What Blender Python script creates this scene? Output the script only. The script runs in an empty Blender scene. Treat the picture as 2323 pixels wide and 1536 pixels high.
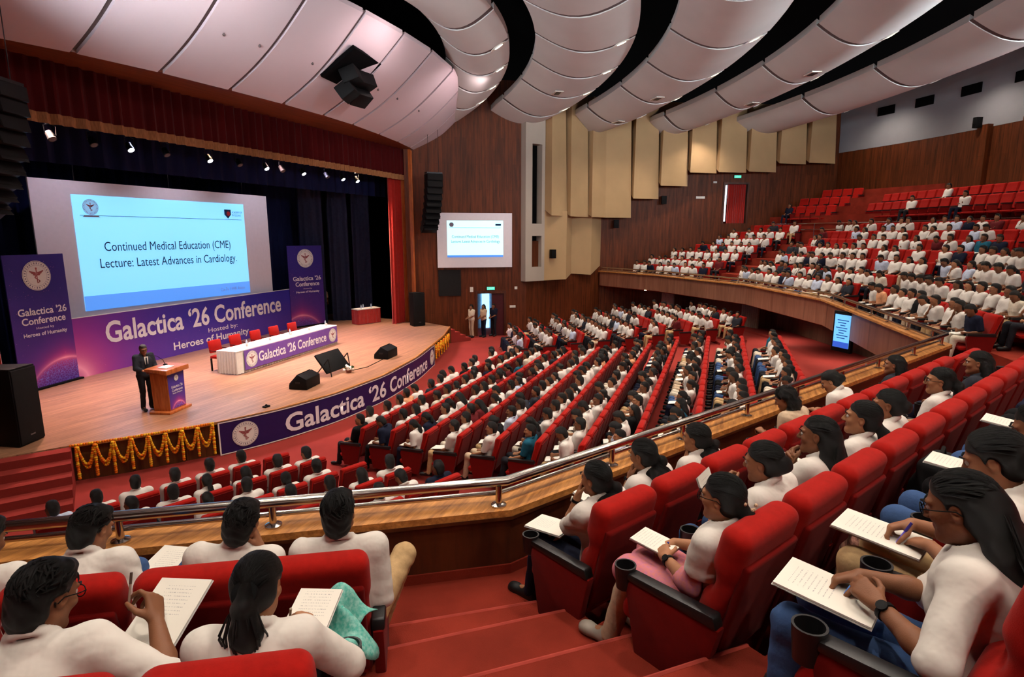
# Auditorium with a conference on stage, seen from the side of the balcony.
import bpy, bmesh, math, random
import numpy as np
from mathutils import Vector, Matrix

QUICK = False
random.seed(7); RNG = np.random.default_rng(7)
SC = bpy.context.scene
COL = SC.collection
ZC = 5.05                                   # camera height above the stalls floor
R = math.radians

# ---------------------------------------------------------------- camera
cam = bpy.data.cameras.new('camera'); camo = bpy.data.objects.new('camera', cam); COL.objects.link(camo)
camo.location = (0, 0, ZC); camo.rotation_euler = (R(90 - 10.25), 0, R(21.8 - 90))
cam.sensor_width = 36; cam.lens = 1300 / 2323 * 36; cam.clip_start = .05; cam.clip_end = 200
SC.camera = camo
# ---------------------------------------------------------------- world, exposure
W = bpy.data.worlds.new('world'); SC.world = W; W.use_nodes = True
W.node_tree.nodes['Background'].inputs[0].default_value = (.95, .95, 1, 1)
W.node_tree.nodes['Background'].inputs[1].default_value = .14
SC.view_settings.view_transform = 'Standard'; SC.view_settings.look = 'None'
SC.view_settings.exposure = 0.12; SC.view_settings.gamma = 1; SC.view_settings.use_curve_mapping = False
SC.cycles.use_denoising = True; SC.cycles.adaptive_threshold = .08
SC.cycles.use_light_tree = False; SC.cycles.max_bounces = 4; SC.cycles.diffuse_bounces = 2; SC.cycles.glossy_bounces = 2; SC.cycles.transmission_bounces = 1; SC.cycles.caustics_reflective = False
SC.cycles.sample_clamp_indirect = 4

CX, CY = 15.3, 20.0                         # centre of the concentric arcs of clouds and back wall
def polar(r, deg): return (CX + r * math.sin(R(deg)), CY - r * math.cos(R(deg)))

# ---------------------------------------------------------------- lights (lamps of the room and added fill lamps)
def spot(loc, target, power, angle, col=(1, .8, .6), size=.08, blend=.6):
    l = bpy.data.lights.new('lamp_light', 'SPOT'); l.energy = power; l.color = col; l.spot_size = R(angle); l.spot_blend = blend; l.shadow_soft_size = size
    o = bpy.data.objects.new('lamp_light', l); COL.objects.link(o); o.location = loc
    d = Vector(target) - Vector(loc); o.rotation_euler = d.to_track_quat('-Z', 'Y').to_euler(); return o
def area(loc, target, power, sx, sy, col=(1, .85, .7)):
    l = bpy.data.lights.new('area_light', 'AREA'); l.energy = power; l.color = col; l.shape = 'RECTANGLE'; l.size = sx; l.size_y = sy
    o = bpy.data.objects.new('area_light', l); COL.objects.link(o); o.location = loc
    d = Vector(target) - Vector(loc); o.rotation_euler = d.to_track_quat('-Z', 'Y').to_euler(); return o
WARM = (1, .88, .74)
# cloud downlights: (radius, angles); the fittings themselves are built with the clouds
CLOUDS = [(10.5, 12.8), (13.7, 17.0), (18.1, 21.2), (22.7, 25.3), (27.3, 30.4)]
LAMP_ANG = (-48, -38, -28, -18, -6, 6, 17, 27, 36, 46)
def cloud_z(f, r1, r2, deg):                # underside of a ceiling cloud, f across its depth 0..1
    return ZC + 6.75 - .62 * (deg / 45) ** 2 - .62 * math.sin(math.pi * (f * .93 + .04)) - .18 * f
for r1, r2 in CLOUDS:
    for a in LAMP_ANG[1:] if r1 > 17 else LAMP_ANG[2:-1]:
        a = min(a, 44); f = .86; x, y = polar(r1 + (r2 - r1) * f, a); z = cloud_z(f, r1, r2, a)
        spot((x, y, z - .06), (x, y, 0), 520, 125, WARM, .07, .8)
for a in (-30, -20, -10, 0):                # rear row of downlights behind and above the camera
    x, y = polar(33.0, a); spot((x, y, ZC + 6.2), (x, y, 0), 500, 120, WARM, .1, .8)
for a in (8, 18, 28, 37):                    # unseen lamps added to brighten the grey back wall
    x, y = polar(31.6, a); spot((x, y, ZC + 6.4), (*polar(33.0, a), ZC + 3), 260, 130, WARM, .1, .9)
# added up-facing lamps, unseen at the rear and house-left walls, brightening the ceiling clouds
for p, t, e in (((4.2, 10.4, ZC + 2.8), (12, 9, ZC + 8.5), 3400), ((-2.6, 3.0, ZC + 2.8), (7, 2.6, ZC + 9.5), 4200), ((-6.6, -5.0, ZC + 3.0), (4, -4, ZC + 9.5), 4400), ((6.0, -11.8, ZC + 3.4), (13, -4, ZC + 9.0), 7000), ((17.5, -12.9, ZC + 4.6), (23, -5, ZC + 9.0), 6500)): spot(p, t, e, 100, (.88, .95, 1), .25, 1.0)
# stage wash from the batten behind the valance and the front bridge in the gap before the canopy
for i, x in enumerate((9.5, 12, 14.5, 17, 19.5, 22)):
    spot((x, 16.4, ZC + 2.9), (x, 13.6, .8), 2500, 85, [(1, .62, .55), (.62, .66, 1), (1, .66, .45), (1, .62, .62), (.75, .66, 1), (1, .7, .5)][i], .12, .9)
for x in (8.5, 12.5, 16.5, 20.5):
    spot((x, 9.4, ZC + 6.1), (x * .8 + 3.1, 14.5, .8), 3300, 52, (1, .80, .72), .12, .9)
spot((9.0, 7.6, ZC + 5.6), (9.4, 13.2, 2.1), 900, 24, (1, .86, .74), .1, .8)   # unseen lamp added to brighten the speaker at the lectern
for x in (11.5, 15.2, 18.9): spot((x, 17.4, ZC + 3.2), (x, 19.4, ZC - 1.4), 170, 100, (.9, .85, 1), .1, .9)   # added lamps, out of view, to brighten the projection screen and drapes
for x in (10, 15.5, 21):                    # wash on the canopy from the lip of the first cloud
    spot((x, 9.0, ZC + 5.2), (x, 12.3, ZC + 5.2), 160, 120, (1, .78, .8), .2, .9)

for p in ((30.2, 4.6), (27.6, 1.2), (24.2, -1.6), (20.5, -3.2), (16.2, -3.9), (12.5, -4.5), (8.6, -2.4)): spot((*p, 2.16), (*p, 0), 90, 140, WARM, .06, .9)   # lamps in the soffit under the balcony
# ---------------------------------------------------------------- object helpers
def tag(o, label=None, cat=None, group=None, kind=None):
    if label: o['label'] = label
    if cat: o['category'] = cat
    if group: o['group'] = group
    if kind: o['kind'] = kind
    return o
def empty(name, loc=(0, 0, 0), rz=0, **k):
    o = bpy.data.objects.new(name, None); COL.objects.link(o); o.location = loc; o.rotation_euler = (0, 0, rz); o.empty_display_size = .1
    return tag(o, **k)
def link(name, me, parent=None, **k):
    o = bpy.data.objects.new(name, me); COL.objects.link(o)
    if parent is not None: o.parent = parent
    return tag(o, **k)
def setmat(o, m):                           # a material of this object alone on a shared mesh
    o.material_slots[0].link = 'OBJECT'; o.material_slots[0].material = m; return o

class MB:
    """collects pieces and links them as one mesh object"""
    def __init__(s): s.v = []; s.f = []; s.m = []; s.cur = 0
    def add(s, vs, fs, m=None):
        b = len(s.v); s.v += [tuple(map(float, p)) for p in vs]; s.f += [tuple(i + b for i in f) for f in fs]; s.m += [s.cur if m is None else m] * len(fs); return s
    def box(s, c, d, rz=0, M=None, m=None):
        x, y, z = d[0] / 2, d[1] / 2, d[2] / 2; P = [(-x, -y, -z), (x, -y, -z), (x, y, -z), (-x, y, -z), (-x, -y, z), (x, -y, z), (x, y, z), (-x, y, z)]
        T = M if M is not None else Matrix.Rotation(rz, 3, 'Z')
        return s.add([Vector(c) + T @ Vector(p) for p in P], [(0, 3, 2, 1), (4, 5, 6, 7), (0, 1, 5, 4), (1, 2, 6, 5), (2, 3, 7, 6), (3, 0, 4, 7)], m)
    def prism(s, poly, z0, z1, m=None):     # poly counter-clockwise in xy; z1 may be a list
        n = len(poly); Z0 = z0 if hasattr(z0, '__len__') else [z0] * n; Z1 = z1 if hasattr(z1, '__len__') else [z1] * n
        vs = [(p[0], p[1], z) for p, z in zip(poly, Z0)] + [(p[0], p[1], z) for p, z in zip(poly, Z1)]
        return s.add(vs, [tuple(range(n - 1, -1, -1)), tuple(range(n, 2 * n))] + [(i, (i + 1) % n, n + (i + 1) % n, n + i) for i in range(n)], m)
    def extr(s, poly, a, b, f, m=None):     # profile poly (u,v) swept from f(u,v,a) to f(u,v,b)
        n = len(poly); vs = [f(u, v, a) for u, v in poly] + [f(u, v, b) for u, v in poly]
        return s.add(vs, [tuple(range(n - 1, -1, -1)), tuple(range(n, 2 * n))] + [(i, (i + 1) % n, n + (i + 1) % n, n + i) for i in range(n)], m)
    def tube(s, path, r, n=8, cap=True, m=None):
        P = [Vector(p) for p in path]; rs = r if hasattr(r, '__len__') else [r] * len(P); vs = []; up = None
        for i, p in enumerate(P):
            t = ((P[i + 1] if i + 1 < len(P) else P[i]) - (P[i - 1] if i else P[0])).normalized()
            if up is None: up = t.orthogonal().normalized()
            up = (up - t * up.dot(t)).normalized(); w = t.cross(up)
            vs += [p + (up * math.cos(2 * math.pi * k / n) + w * math.sin(2 * math.pi * k / n)) * rs[i] for k in range(n)]
        fs = [(i * n + k, i * n + (k + 1) % n, (i + 1) * n + (k + 1) % n, (i + 1) * n + k) for i in range(len(P) - 1) for k in range(n)]
        if cap: fs += [tuple(range(n - 1, -1, -1)), tuple(range((len(P) - 1) * n, len(P) * n))]
        return s.add(vs, fs, m)
    def lathe(s, prof, c=(0, 0, 0), n=16, M=None, m=None):   # prof (r,z)
        vs = []; M = M or Matrix.Identity(3)
        for r, z in prof: vs += [Vector(c) + M @ Vector((r * math.cos(2 * math.pi * k / n), r * math.sin(2 * math.pi * k / n), z)) for k in range(n)]
        L = len(prof); fs = [(i * n + k, i * n + (k + 1) % n, (i + 1) * n + (k + 1) % n, (i + 1) * n + k) for i in range(L - 1) for k in range(n)]
        return s.add(vs, fs + [tuple(range(n - 1, -1, -1)), tuple(range((L - 1) * n, L * n))], m)
    def ball(s, c, r, M=None, n=8, k=5, m=None):
        r = r if hasattr(r, '__len__') else (r, r, r); M = M or Matrix.Identity(3); vs = []; fs = []
        for i in range(1, k): 
            a = math.pi * i / k
            vs += [Vector(c) + M @ Vector((r[0] * math.sin(a) * math.cos(2 * math.pi * j / n), r[1] * math.sin(a) * math.sin(2 * math.pi * j / n), -r[2] * math.cos(a))) for j in range(n)]
        vs += [Vector(c) + M @ Vector((0, 0, -r[2])), Vector(c) + M @ Vector((0, 0, r[2]))]; b = len(vs) - 2
        fs = [(i * n + j, i * n + (j + 1) % n, (i + 1) * n + (j + 1) % n, (i + 1) * n + j) for i in range(k - 2) for j in range(n)]
        fs += [(b, (j + 1) % n, j) for j in range(n)] + [(b + 1, (k - 2) * n + j, (k - 2) * n + (j + 1) % n) for j in range(n)]
        return s.add(vs, fs, m)
    def sheet(s, nu, nv, f, m=None, closed=False):            # f(u,v) with u,v in 0..1
        vs = [f(i / nu, j / nv) for j in range(nv + 1) for i in range(nu + 1)]
        return s.add(vs, [(j * (nu + 1) + i, j * (nu + 1) + i + 1, (j + 1) * (nu + 1) + i + 1, (j + 1) * (nu + 1) + i) for j in range(nv) for i in range(nu)], m)
    def mesh(s, name, mats, smooth=False, bevel=0, seg=2):
        me = bpy.data.meshes.new(name); me.from_pydata(s.v, [], s.f)
        for m in (mats if isinstance(mats, (list, tuple)) else [mats]): me.materials.append(m)
        me.polygons.foreach_set('material_index', s.m)
        if bevel:
            b = bmesh.new(); b.from_mesh(me); es = [e for e in b.edges if len(e.link_faces) == 2 and e.calc_face_angle(0) > .6]
            bmesh.ops.bevel(b, geom=es, offset=bevel, segments=seg, profile=.5, affect='EDGES', clamp_overlap=True); b.to_mesh(me); b.free()
        if smooth or bevel:
            me.polygons.foreach_set('use_smooth', [True] * len(me.polygons))
            if smooth != 'all': me.set_sharp_from_angle(angle=R(38))
        me.update(); return me
    def build(s, name, mats, parent=None, smooth=False, bevel=0, seg=2, **k):
        return link(name, s.mesh(name, mats, smooth, bevel, seg), parent, **k)

# ---------------------------------------------------------------- materials
def srgb(c): return tuple((x / 255 / 12.92 if x / 255 <= .04045 else ((x / 255 + .055) / 1.055) ** 2.4) for x in c)
class NT:
    def __init__(s, name):
        s.m = bpy.data.materials.new(name); s.m.use_nodes = True; s.t = s.m.node_tree; s.b = s.t.nodes['Principled BSDF']
    def n(s, typ, **k):
        nd = s.t.nodes.new(typ)
        for a, b in k.items():
            if a.startswith('i_'): nd.inputs[int(a[2:]) if a[2:].isdigit() else a[2:].replace('_', ' ')].default_value = b
            else: setattr(nd, a, b)
        return nd
    def l(s, a, b): s.t.links.new(a, b)
    def set(s, **k):
        for a, v in k.items(): s.b.inputs[a.replace('_', ' ')].default_value = v
def mat(name, c, rough=.6, spec=.3, metal=0, var=.12, scale=(8, 8, 8), bump=0, bscale=60, c2=None, sheen=0, detail=3, coat=0, stretch=None, bdist=.01):
    """plain surface: base colour varied by a noise, optional bump"""
    t = NT(name); a = srgb(c); b = srgb(c2) if c2 else tuple(x * (1 - var) for x in a); a2 = a if c2 else tuple(min(1, x * (1 + var)) for x in a)
    tc = t.n('ShaderNodeTexCoord'); mp = t.n('ShaderNodeMapping'); mp.inputs['Scale'].default_value = scale; t.l(tc.outputs['Object'], mp.inputs['Vector'])
    nz = t.n('ShaderNodeTexNoise', i_Scale=1.0, i_Detail=detail); t.l(mp.outputs[0], nz.inputs['Vector'])
    rp = t.n('ShaderNodeValToRGB'); rp.color_ramp.elements[0].position = .3; rp.color_ramp.elements[1].position = .7
    rp.color_ramp.elements[0].color = (*b, 1); rp.color_ramp.elements[1].color = (*a2, 1); t.l(nz.outputs['Fac'], rp.inputs['Fac']); t.l(rp.outputs['Color'], t.b.inputs['Base Color'])
    t.set(Roughness=rough, Specular_IOR_Level=spec, Metallic=metal)
    if sheen: t.set(Sheen_Weight=sheen)
    if coat: t.set(Coat_Weight=coat, Coat_Roughness=.15)
    if bump:
        n2 = t.n('ShaderNodeTexNoise', i_Scale=bscale, i_Detail=2); t.l(tc.outputs['Object'], n2.inputs['Vector'])
        if stretch: mp2 = t.n('ShaderNodeMapping'); mp2.inputs['Scale'].default_value = stretch; t.l(tc.outputs['Object'], mp2.inputs['Vector']); t.l(mp2.outputs[0], n2.inputs['Vector'])
        bp = t.n('ShaderNodeBump', i_Strength=bump, i_Distance=bdist); t.l(n2.outputs['Fac'], bp.inputs['Height']); t.l(bp.outputs[0], t.b.inputs['Normal'])
    return t.m
def wood(name, c1, c2, plank=(.0, .0), axis='Z', rough=.35, grain=(40, 40, 2.0), spec=.4, gap=None):
    """boards: grain stretched along one axis, seams from a brick texture"""
    t = NT(name); tc = t.n('ShaderNodeTexCoord'); mp = t.n('ShaderNodeMapping'); mp.inputs['Scale'].default_value = grain; t.l(tc.outputs['Object'], mp.inputs['Vector'])
    nz = t.n('ShaderNodeTexNoise', i_Scale=1.0, i_Detail=5, i_Roughness=.65); t.l(mp.outputs[0], nz.inputs['Vector'])
    rp = t.n('ShaderNodeValToRGB'); rp.color_ramp.elements[0].position = .32; rp.color_ramp.elements[1].position = .68
    rp.color_ramp.elements[0].color = (*srgb(c1), 1); rp.color_ramp.elements[1].color = (*srgb(c2), 1); t.l(nz.outputs['Fac'], rp.inputs['Fac'])
    out = rp.outputs['Color']
    if plank[0]:
        m3 = t.n('ShaderNodeMapping'); m3.inputs['Rotation'].default_value = {'Z': (R(90), 0, 0), 'X': (0, 0, 0), 'Y': (0, 0, R(90)), 'V': (0, R(90), 0)}[axis]; t.l(tc.outputs['Object'], m3.inputs['Vector'])
        bk = t.n('ShaderNodeTexBrick', i_Scale=1.0); bk.inputs['Color1'].default_value = (.55, .55, .55, 1); bk.inputs['Color2'].default_value = (1, 1, 1, 1); bk.inputs['Mortar'].default_value = (.2, .2, .2, 1)
        bk.inputs['Mortar Size'].default_value = .006; bk.inputs['Brick Width'].default_value = plank[0]; bk.inputs['Row Height'].default_value = plank[1]; t.l(m3.outputs[0], bk.inputs['Vector'])
        mx = t.n('ShaderNodeMix', data_type='RGBA', blend_type='MULTIPLY', i_Factor=.55); t.l(out, mx.inputs['A']); t.l(bk.outputs['Color'], mx.inputs['B']); out = mx.outputs['Result']
    t.l(out, t.b.inputs['Base Color']); t.set(Roughness=rough, Specular_IOR_Level=spec)
    return t.m
def emit(name, c, strength, base=None):
    t = NT(name); t.set(Base_Color=(*srgb(base or c), 1), Emission_Color=(*srgb(c), 1), Emission_Strength=strength, Roughness=.5); return t.m
M = dict(
    carpet=mat('carpet', (130, 44, 31), .95, .1, var=.22, scale=(2.2, 2.2, 2.2), bump=.5, bscale=260, detail=6),
    carpet_low=mat('carpet_stalls', (142, 50, 44), .95, .1, var=.14, scale=(.8, .8, .8), bump=.3, bscale=90),
    stage=wood('stage_boards', (150, 104, 78), (196, 146, 112), (1.8, .11), 'X', .28, (1.2, 22, 22)),
    wall=wood('wall_wood', (70, 32, 14), (114, 56, 26), (2.4, .16), 'V', .5, (9, 9, .7), .22),
    fascia=wood('fascia_wood', (132, 84, 64), (164, 112, 88), (3, .5), 'V', .4, (7, 7, .6)),
    parapet=wood('parapet_wood', (52, 24, 12), (92, 44, 20), (0, 0), 'Z', .4, (5, 5, .7)),
    ledge=wood('ledge_wood', (150, 92, 44), (226, 156, 86), (0, 0), 'X', .3, (3, 26, 26)),
    tan=mat('tan_plaster', (176, 146, 108), .85, .15, var=.07, scale=(.7, .7, .7), bump=.1, bscale=30),
    cream=mat('cream_plaster', (172, 160, 148), .85, .15, var=.05, scale=(.7, .7, .7)),
    cloud=mat('cloud_plaster', (204, 203, 199), .8, .15, var=.06, scale=(.5, .5, .5)),
    canopy=mat('canopy_board', (206, 190, 194), .8, .15, var=.03, scale=(.6, .6, .6)),
    groove=mat('groove_strip', (96, 88, 88), .7, .2),
    backwall=mat('grey_blue_plaster', (142, 142, 148), .85, .1, var=.08, scale=(.6, .6, .6), detail=5),
    black=mat('black_void', (8, 8, 9), .9, .05),
    dark=mat('black_plastic', (9, 9, 10), .6, .15, var=.1),
    dkmetal=mat('dark_metal', (38, 38, 40), .4, .5, metal=.6),
    steel=mat('brushed_steel', (200, 192, 188), .18, .5, metal=1, var=.04, scale=(2, 60, 60)),
    red=mat('red_upholstery', (158, 22, 15), .9, .08, var=.1, scale=(30, 30, 30), bump=.25, bscale=500, sheen=.06),
    redpanel=mat('red_panel_shaded', (112, 13, 10), .9, .08, var=.08, scale=(20, 20, 20), bump=.2, bscale=500, sheen=.04),  # same red cloth, darkened to paint in the shade on backs and sides
    arm=mat('black_armrest', (22, 21, 23), .4, .45, var=.1, bump=.05, bscale=200),
    valance=mat('valance_velvet', (70, 11, 12), .9, .1, sheen=.04, var=.15, scale=(3, 3, 1)),
    redcurtain=mat('red_curtain', (170, 34, 26), .85, .1, sheen=.4, var=.1),
    fringe=mat('gold_fringe', (150, 104, 66), .8, .2, var=.25, scale=(40, 40, 6)),
    navy=mat('navy_drape', (20, 26, 58), .9, .1, var=.2, scale=(3, 3, 1)),
    leg=mat('grey_blue_leg', (34, 38, 58), .9, .1, var=.15),
    paper=mat('paper', (236, 230, 222), .7, .2, var=.03),
    white=mat('white_cloth', (225, 216, 205), .8, .15, var=.04, bump=.1, bscale=40),
    screen=mat('screen_cloth', (232, 224, 232), .85, .1, var=.02),
    purple=mat('banner_purple', (52, 36, 122), .55, .3, var=.1, scale=(.8, .8, .8)),
    letter=mat('letter_white', (235, 226, 232), .5, .3, var=.02),
    navyink=mat('ink_navy', (22, 52, 92), .6, .2),
    orange=mat('marigold_orange', (236, 120, 18), .8, .2, var=.3, scale=(30, 30, 30)),
    yellow=mat('marigold_yellow', (240, 178, 40), .8, .2, var=.25, scale=(30, 30, 30)),
    podium=wood('podium_wood', (160, 78, 34), (206, 118, 62), (0, 0), 'Z', .3, (20, 20, 2)),
    bulb=emit('lamp_lens', (255, 226, 180), 28), coolbulb=emit('stage_lens', (235, 235, 255), 40),
    nosing=mat('carpet_nosing', (164, 66, 56), .9, .1, var=.15, scale=(6, 6, 6)),
    exit=emit('exit_green', (70, 200, 170), 1.6), plate=mat('plate_white', (225, 220, 210), .5, .3),
)
# ================================================================ the setting
def offs(poly, d):                          # parallel of an open polyline, d metres to its right
    P = [Vector((p[0], p[1])) for p in poly]; out = []
    for i, p in enumerate(P):
        ns = []
        if i: t = (P[i] - P[i - 1]).normalized(); ns.append(Vector((t.y, -t.x)))
        if i + 1 < len(P): t = (P[i + 1] - P[i]).normalized(); ns.append(Vector((t.y, -t.x)))
        if len(ns) == 1: q = ns[0]
        else: m = (ns[0] + ns[1]).normalized(); q = m / max(.4, m.dot(ns[0]))
        out.append((p.x + q.x * d, p.y + q.y * d))
    return out
def band(pa, pb, z0, z1, mb):               # solid between two parallel polylines
    for i in range(len(pa) - 1): mb.prism([pa[i + 1], pa[i], pb[i], pb[i + 1]][::-1] if 0 else [pa[i], pb[i], pb[i + 1], pa[i + 1]], z0, z1)
    return mb
S = dict(kind='structure')
# ---- stalls floor: terraces in three facets (house left, centre, house right)
FL = MB(); FL.box((16, 8, -.1), (60, 40, .2)); FL.build('floor', M['carpet_low'], **S)
ROWY = [7.30, 6.45, 5.60, 4.78, 3.92, 3.10, 2.28, 1.44, .48, -.52, -1.60]    # seat-back lines of the centre block at x = 10
STEP = .10
RENDS = [(20.95 + .47 * i, 7.62 - .99 * i) for i in range(9)]                 # aisle ends of the right block rows
LENDS = [(8.05 - .12 * i, 7.75 - .97 * i) for i in range(5)]
for k in range(1, 11):
    y = ROWY[k - 1] - .22
    rx = 20.4 + .45 * k; ry = 7.62 - .97 * k + .75; lx = 8.4 - .1 * k
    pl = [(lx - 11, y + 4.1), (lx, y - .05), (rx, min(ry, y + .6)), (rx + 12, min(ry, y + .6) + 6.9)]
    MB().prism([(pl[0][0], -12), (pl[3][0], -12), pl[3], pl[2], pl[1], pl[0]], STEP * (k - 1), STEP * k).build('floor_terrace', M['carpet_low'], **S)
# ---- stage
APRON = [(7.03, 12.56), (7.85, 11.91), (8.68, 11.37), (9.22, 11.03), (10.49, 10.50), (12.15, 10.12), (14.39, 10.06), (17.02, 10.48), (19.21, 11.10), (21.5, 11.78), (23.65, 12.62)]
STG = .80
st = MB(); st.prism(APRON + [(24.6, 14.9), (25.5, 22), (4.5, 22), (4.5, 14.0)], STG - .06, STG); st.build('floor_stage', M['stage'], **S)
st = MB()
for a, b in zip(APRON, APRON[1:]): st.prism([(a[0] + .02, a[1] + .05), (b[0] - .02, b[1] + .05), (b[0], b[1] + .12), (a[0], a[1] + .12)], 0, STG - .06)
st.prism([(4.5, 14.02), (7.05, 12.6), (7.1, 12.7), (4.6, 14.12)], 0, STG - .06); st.prism([(23.63, 12.65), (24.5, 14.9), (24.6, 14.9), (23.73, 12.6)][::-1], 0, STG - .06)
st.build('wall_stage_front', wood('stage_front_wood', (72, 40, 20), (118, 70, 34), (1.2, .2), 'V', .45, (8, 8, .8)), **S)
st = MB()
for a, b in zip(APRON, APRON[1:]):
    st.prism([(a[0], a[1] - .03), (b[0], b[1] - .03), (b[0], b[1] + .03), (a[0], a[1] + .03)], STG - .05, STG + .012)
st.build('trim_stage_edge', M['ledge'], **S)
# steps at the left of the stage (run to the house-left wall) and at its right end
for i in range(5):
    n = Vector((-.54, -.84)); a = Vector((7.0, 12.52)) + n * .3 * i; t = Vector((-.84, .54))
    q = a + n * .34 + t * 0; w = a + t * 3.2
    MB().prism([(a.x, a.y), (w.x, w.y), (w.x + n.x * .3, w.y + n.y * .3), (a.x + n.x * .3, a.y + n.y * .3)][::1], 0, STG - .16 * i - .02).build('floor_step', M['carpet_low'], **S)
for i in range(4):
    a = Vector((23.68, 12.64)); d = Vector((.86, -.5)); w = Vector((.42, .9))
    p = a + d * .3 * i; MB().prism([(p.x, p.y), (p.x + d.x * .3, p.y + d.y * .3), (p.x + d.x * .3 + w.x * 1.2, p.y + d.y * .3 + w.y * 1.2), (p.x + w.x * 1.2, p.y + w.y * 1.2)], 0, STG - .16 * (i + 1)).build('floor_step', M['carpet_low'], **S)
# ---- side walls: wood around the stage, tan pleated panels further out
W0 = Vector((24.3, 14.9)); WD = Vector((.518, -.856)); WN = Vector((-.856, -.518))
def wp(s, out=0): p = W0 + WD * s + WN * out; return (p.x, p.y)
DS0, DS1 = 3.10, 4.47                        # door opening along the wood wall
w = MB()
w.prism([wp(-.3), wp(DS0), wp(DS0, -.3), wp(-.3, -.3)][::-1], 0, ZC + 7.2)
w.prism([wp(DS0), wp(DS1), wp(DS1, -.3), wp(DS0, -.3)][::-1], 2.18, ZC + 7.2)
w.prism([wp(DS1), wp(5.6), wp(5.6, -.3), wp(DS1, -.3)][::-1], 0, ZC + 7.2)
E0, E1 = Vector((27.2, 10.1)), Vector((32.07, 7.46))
w.prism([wp(5.6), (32.2, 7.4), (32.4, 7.7), wp(5.6, -.3)][::-1], 0, ZC - .3)
w.build('wall_right', M['wall'], **S)
d = empty('door_1', (*wp(DS0), 0), **S)
fr = MB()
for s0, s1, z0, z1 in ((DS0 - .09, DS0 + .02, 0, 2.28), (DS1 - .02, DS1 + .09, 0, 2.28), (DS0 + .02, DS1 - .02, 2.16, 2.28)): fr.prism([wp(s0, .05), wp(s1, .05), wp(s1, -.1), wp(s0, -.1)][::-1], z0, z1)
o = fr.build('door_frame', M['parapet']); o['kind'] = 'structure'
lf = MB(); lf.prism([wp(DS1 - .62, -.02), wp(DS1 - .02, -.02), wp(DS1 - .02, -.08), wp(DS1 - .62, -.08)][::-1], .02, 2.15)
o2 = lf.build('door_leaf', mat('door_maroon', (70, 20, 26), .5)); o2['kind'] = 'structure'
ov = MB(); ov.prism([wp(DS0 + .72, -1.6), wp(DS0 + 1.02, -1.6), wp(DS0 + 1.02, -1.66), wp(DS0 + .72, -1.66)][::-1], .3, 2.1)
cb = MB()                                     # lit corridor behind the door
cb.prism([wp(DS0 - .6, -2.4), wp(DS1 + .6, -2.4), wp(DS1 + .6, -2.5), wp(DS0 - .6, -2.5)][::-1], 0, 2.6); cb.build('wall_corridor', mat('corridor_wall', (190, 205, 220), .8), **S)
cl = MB(); cl.prism([wp(DS0 + .5, -2.3), wp(DS0 + .9, -2.3), wp(DS0 + .9, -2.36), wp(DS0 + .5, -2.36)][::-1], .05, 2.2); cl.build('door_glow_1', emit('door_glow_pane', (150, 205, 245), 2.2), **S)  # glowing pane put in for the light in the stalls doorway
for a in (o, o2): a.parent = d; a.matrix_parent_inverse = Matrix.Translation((-wp(DS0)[0], -wp(DS0)[1], 0))
bpy.data.objects.remove(bpy.data.objects['door_1']) if 0 else None
# house-left counterpart
def mir(p): return (30.6 - p[0], p[1])
w = MB(); w.prism([mir(wp(-.3)), mir(wp(9)), mir(wp(9, -.3)), mir(wp(-.3, -.3))], 0, ZC + 7.2); w.build('wall_left', M['wall'], **S)
# ---- proscenium jamb with its fluted pilaster, soffit, header
j = MB(); j.prism([(24.25, 14.85), (25.2, 15.1), (25.2, 15.6), (24.25, 15.6)], 0, ZC + 5)
for i in range(6): j.tube([(24.3 + .09 * i, 14.84 + .02 * i, STG), (24.3 + .09 * i, 14.84 + .02 * i, ZC + 3.9)], .045, 6)
j.build('wall_proscenium_right', M['podium'], **S)
j = MB(); j.prism([(5.2, 15.1), (6.5, 14.85), (6.5, 15.6), (5.2, 15.6)], 0, ZC + 5); j.build('wall_proscenium_left', M['wall'], **S)
CB = [(4.4, 15.3), (6.2, 14.9), (9.0, 14.03), (10.81, 13.70), (12.76, 13.53), (14.66, 13.42), (16.49, 13.42), (18.21, 13.52), (20.29, 13.83), (22.19, 14.18), (23.8, 14.58), (25.17, 14.98)]
CU = [(4.4, 13.0), (6.2, 12.3), (9.0, 11.35), (10.81, 10.85), (12.76, 10.5), (14.66, 10.32), (16.49, 10.2), (18.21, 10.2), (20.29, 10.5), (22.19, 10.95), (23.8, 11.45), (25.17, 12.0)]
h = MB(); h.prism(CB + [(25.6, 15.6), (4.4, 15.6)], ZC + 3.97, ZC + 4.25); h.build('ceiling_soffit', wood('soffit_wood', (92, 46, 28), (128, 70, 44), (0, 0), 'X', .4, (.7, 9, 9)), **S)
h = MB(); h.prism([(4.4, 15.42), (25.4, 15.42), (25.4, 15.6), (4.4, 15.6)], ZC + 3.6, ZC + 9); h.build('wall_header', M['black'], **S)
cano = empty('ceiling_canopy', (15, 12, ZC + 4), **S)
def canopt(i, f, v):                          # boundary i .. i+1 at f, v from the lower to the upper edge
    bx = CB[i][0] * (1 - f) + CB[i + 1][0] * f; by = CB[i][1] * (1 - f) + CB[i + 1][1] * f; uy = CU[i][1] * (1 - f) + CU[i + 1][1] * f
    uz = 6.0 + .12 * math.exp(-((bx - 14) / 4) ** 2)
    return (bx, by + (uy - by) * v, ZC + 3.95 + (uz - 3.95) * v - .22 * math.sin(math.pi * v))
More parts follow.
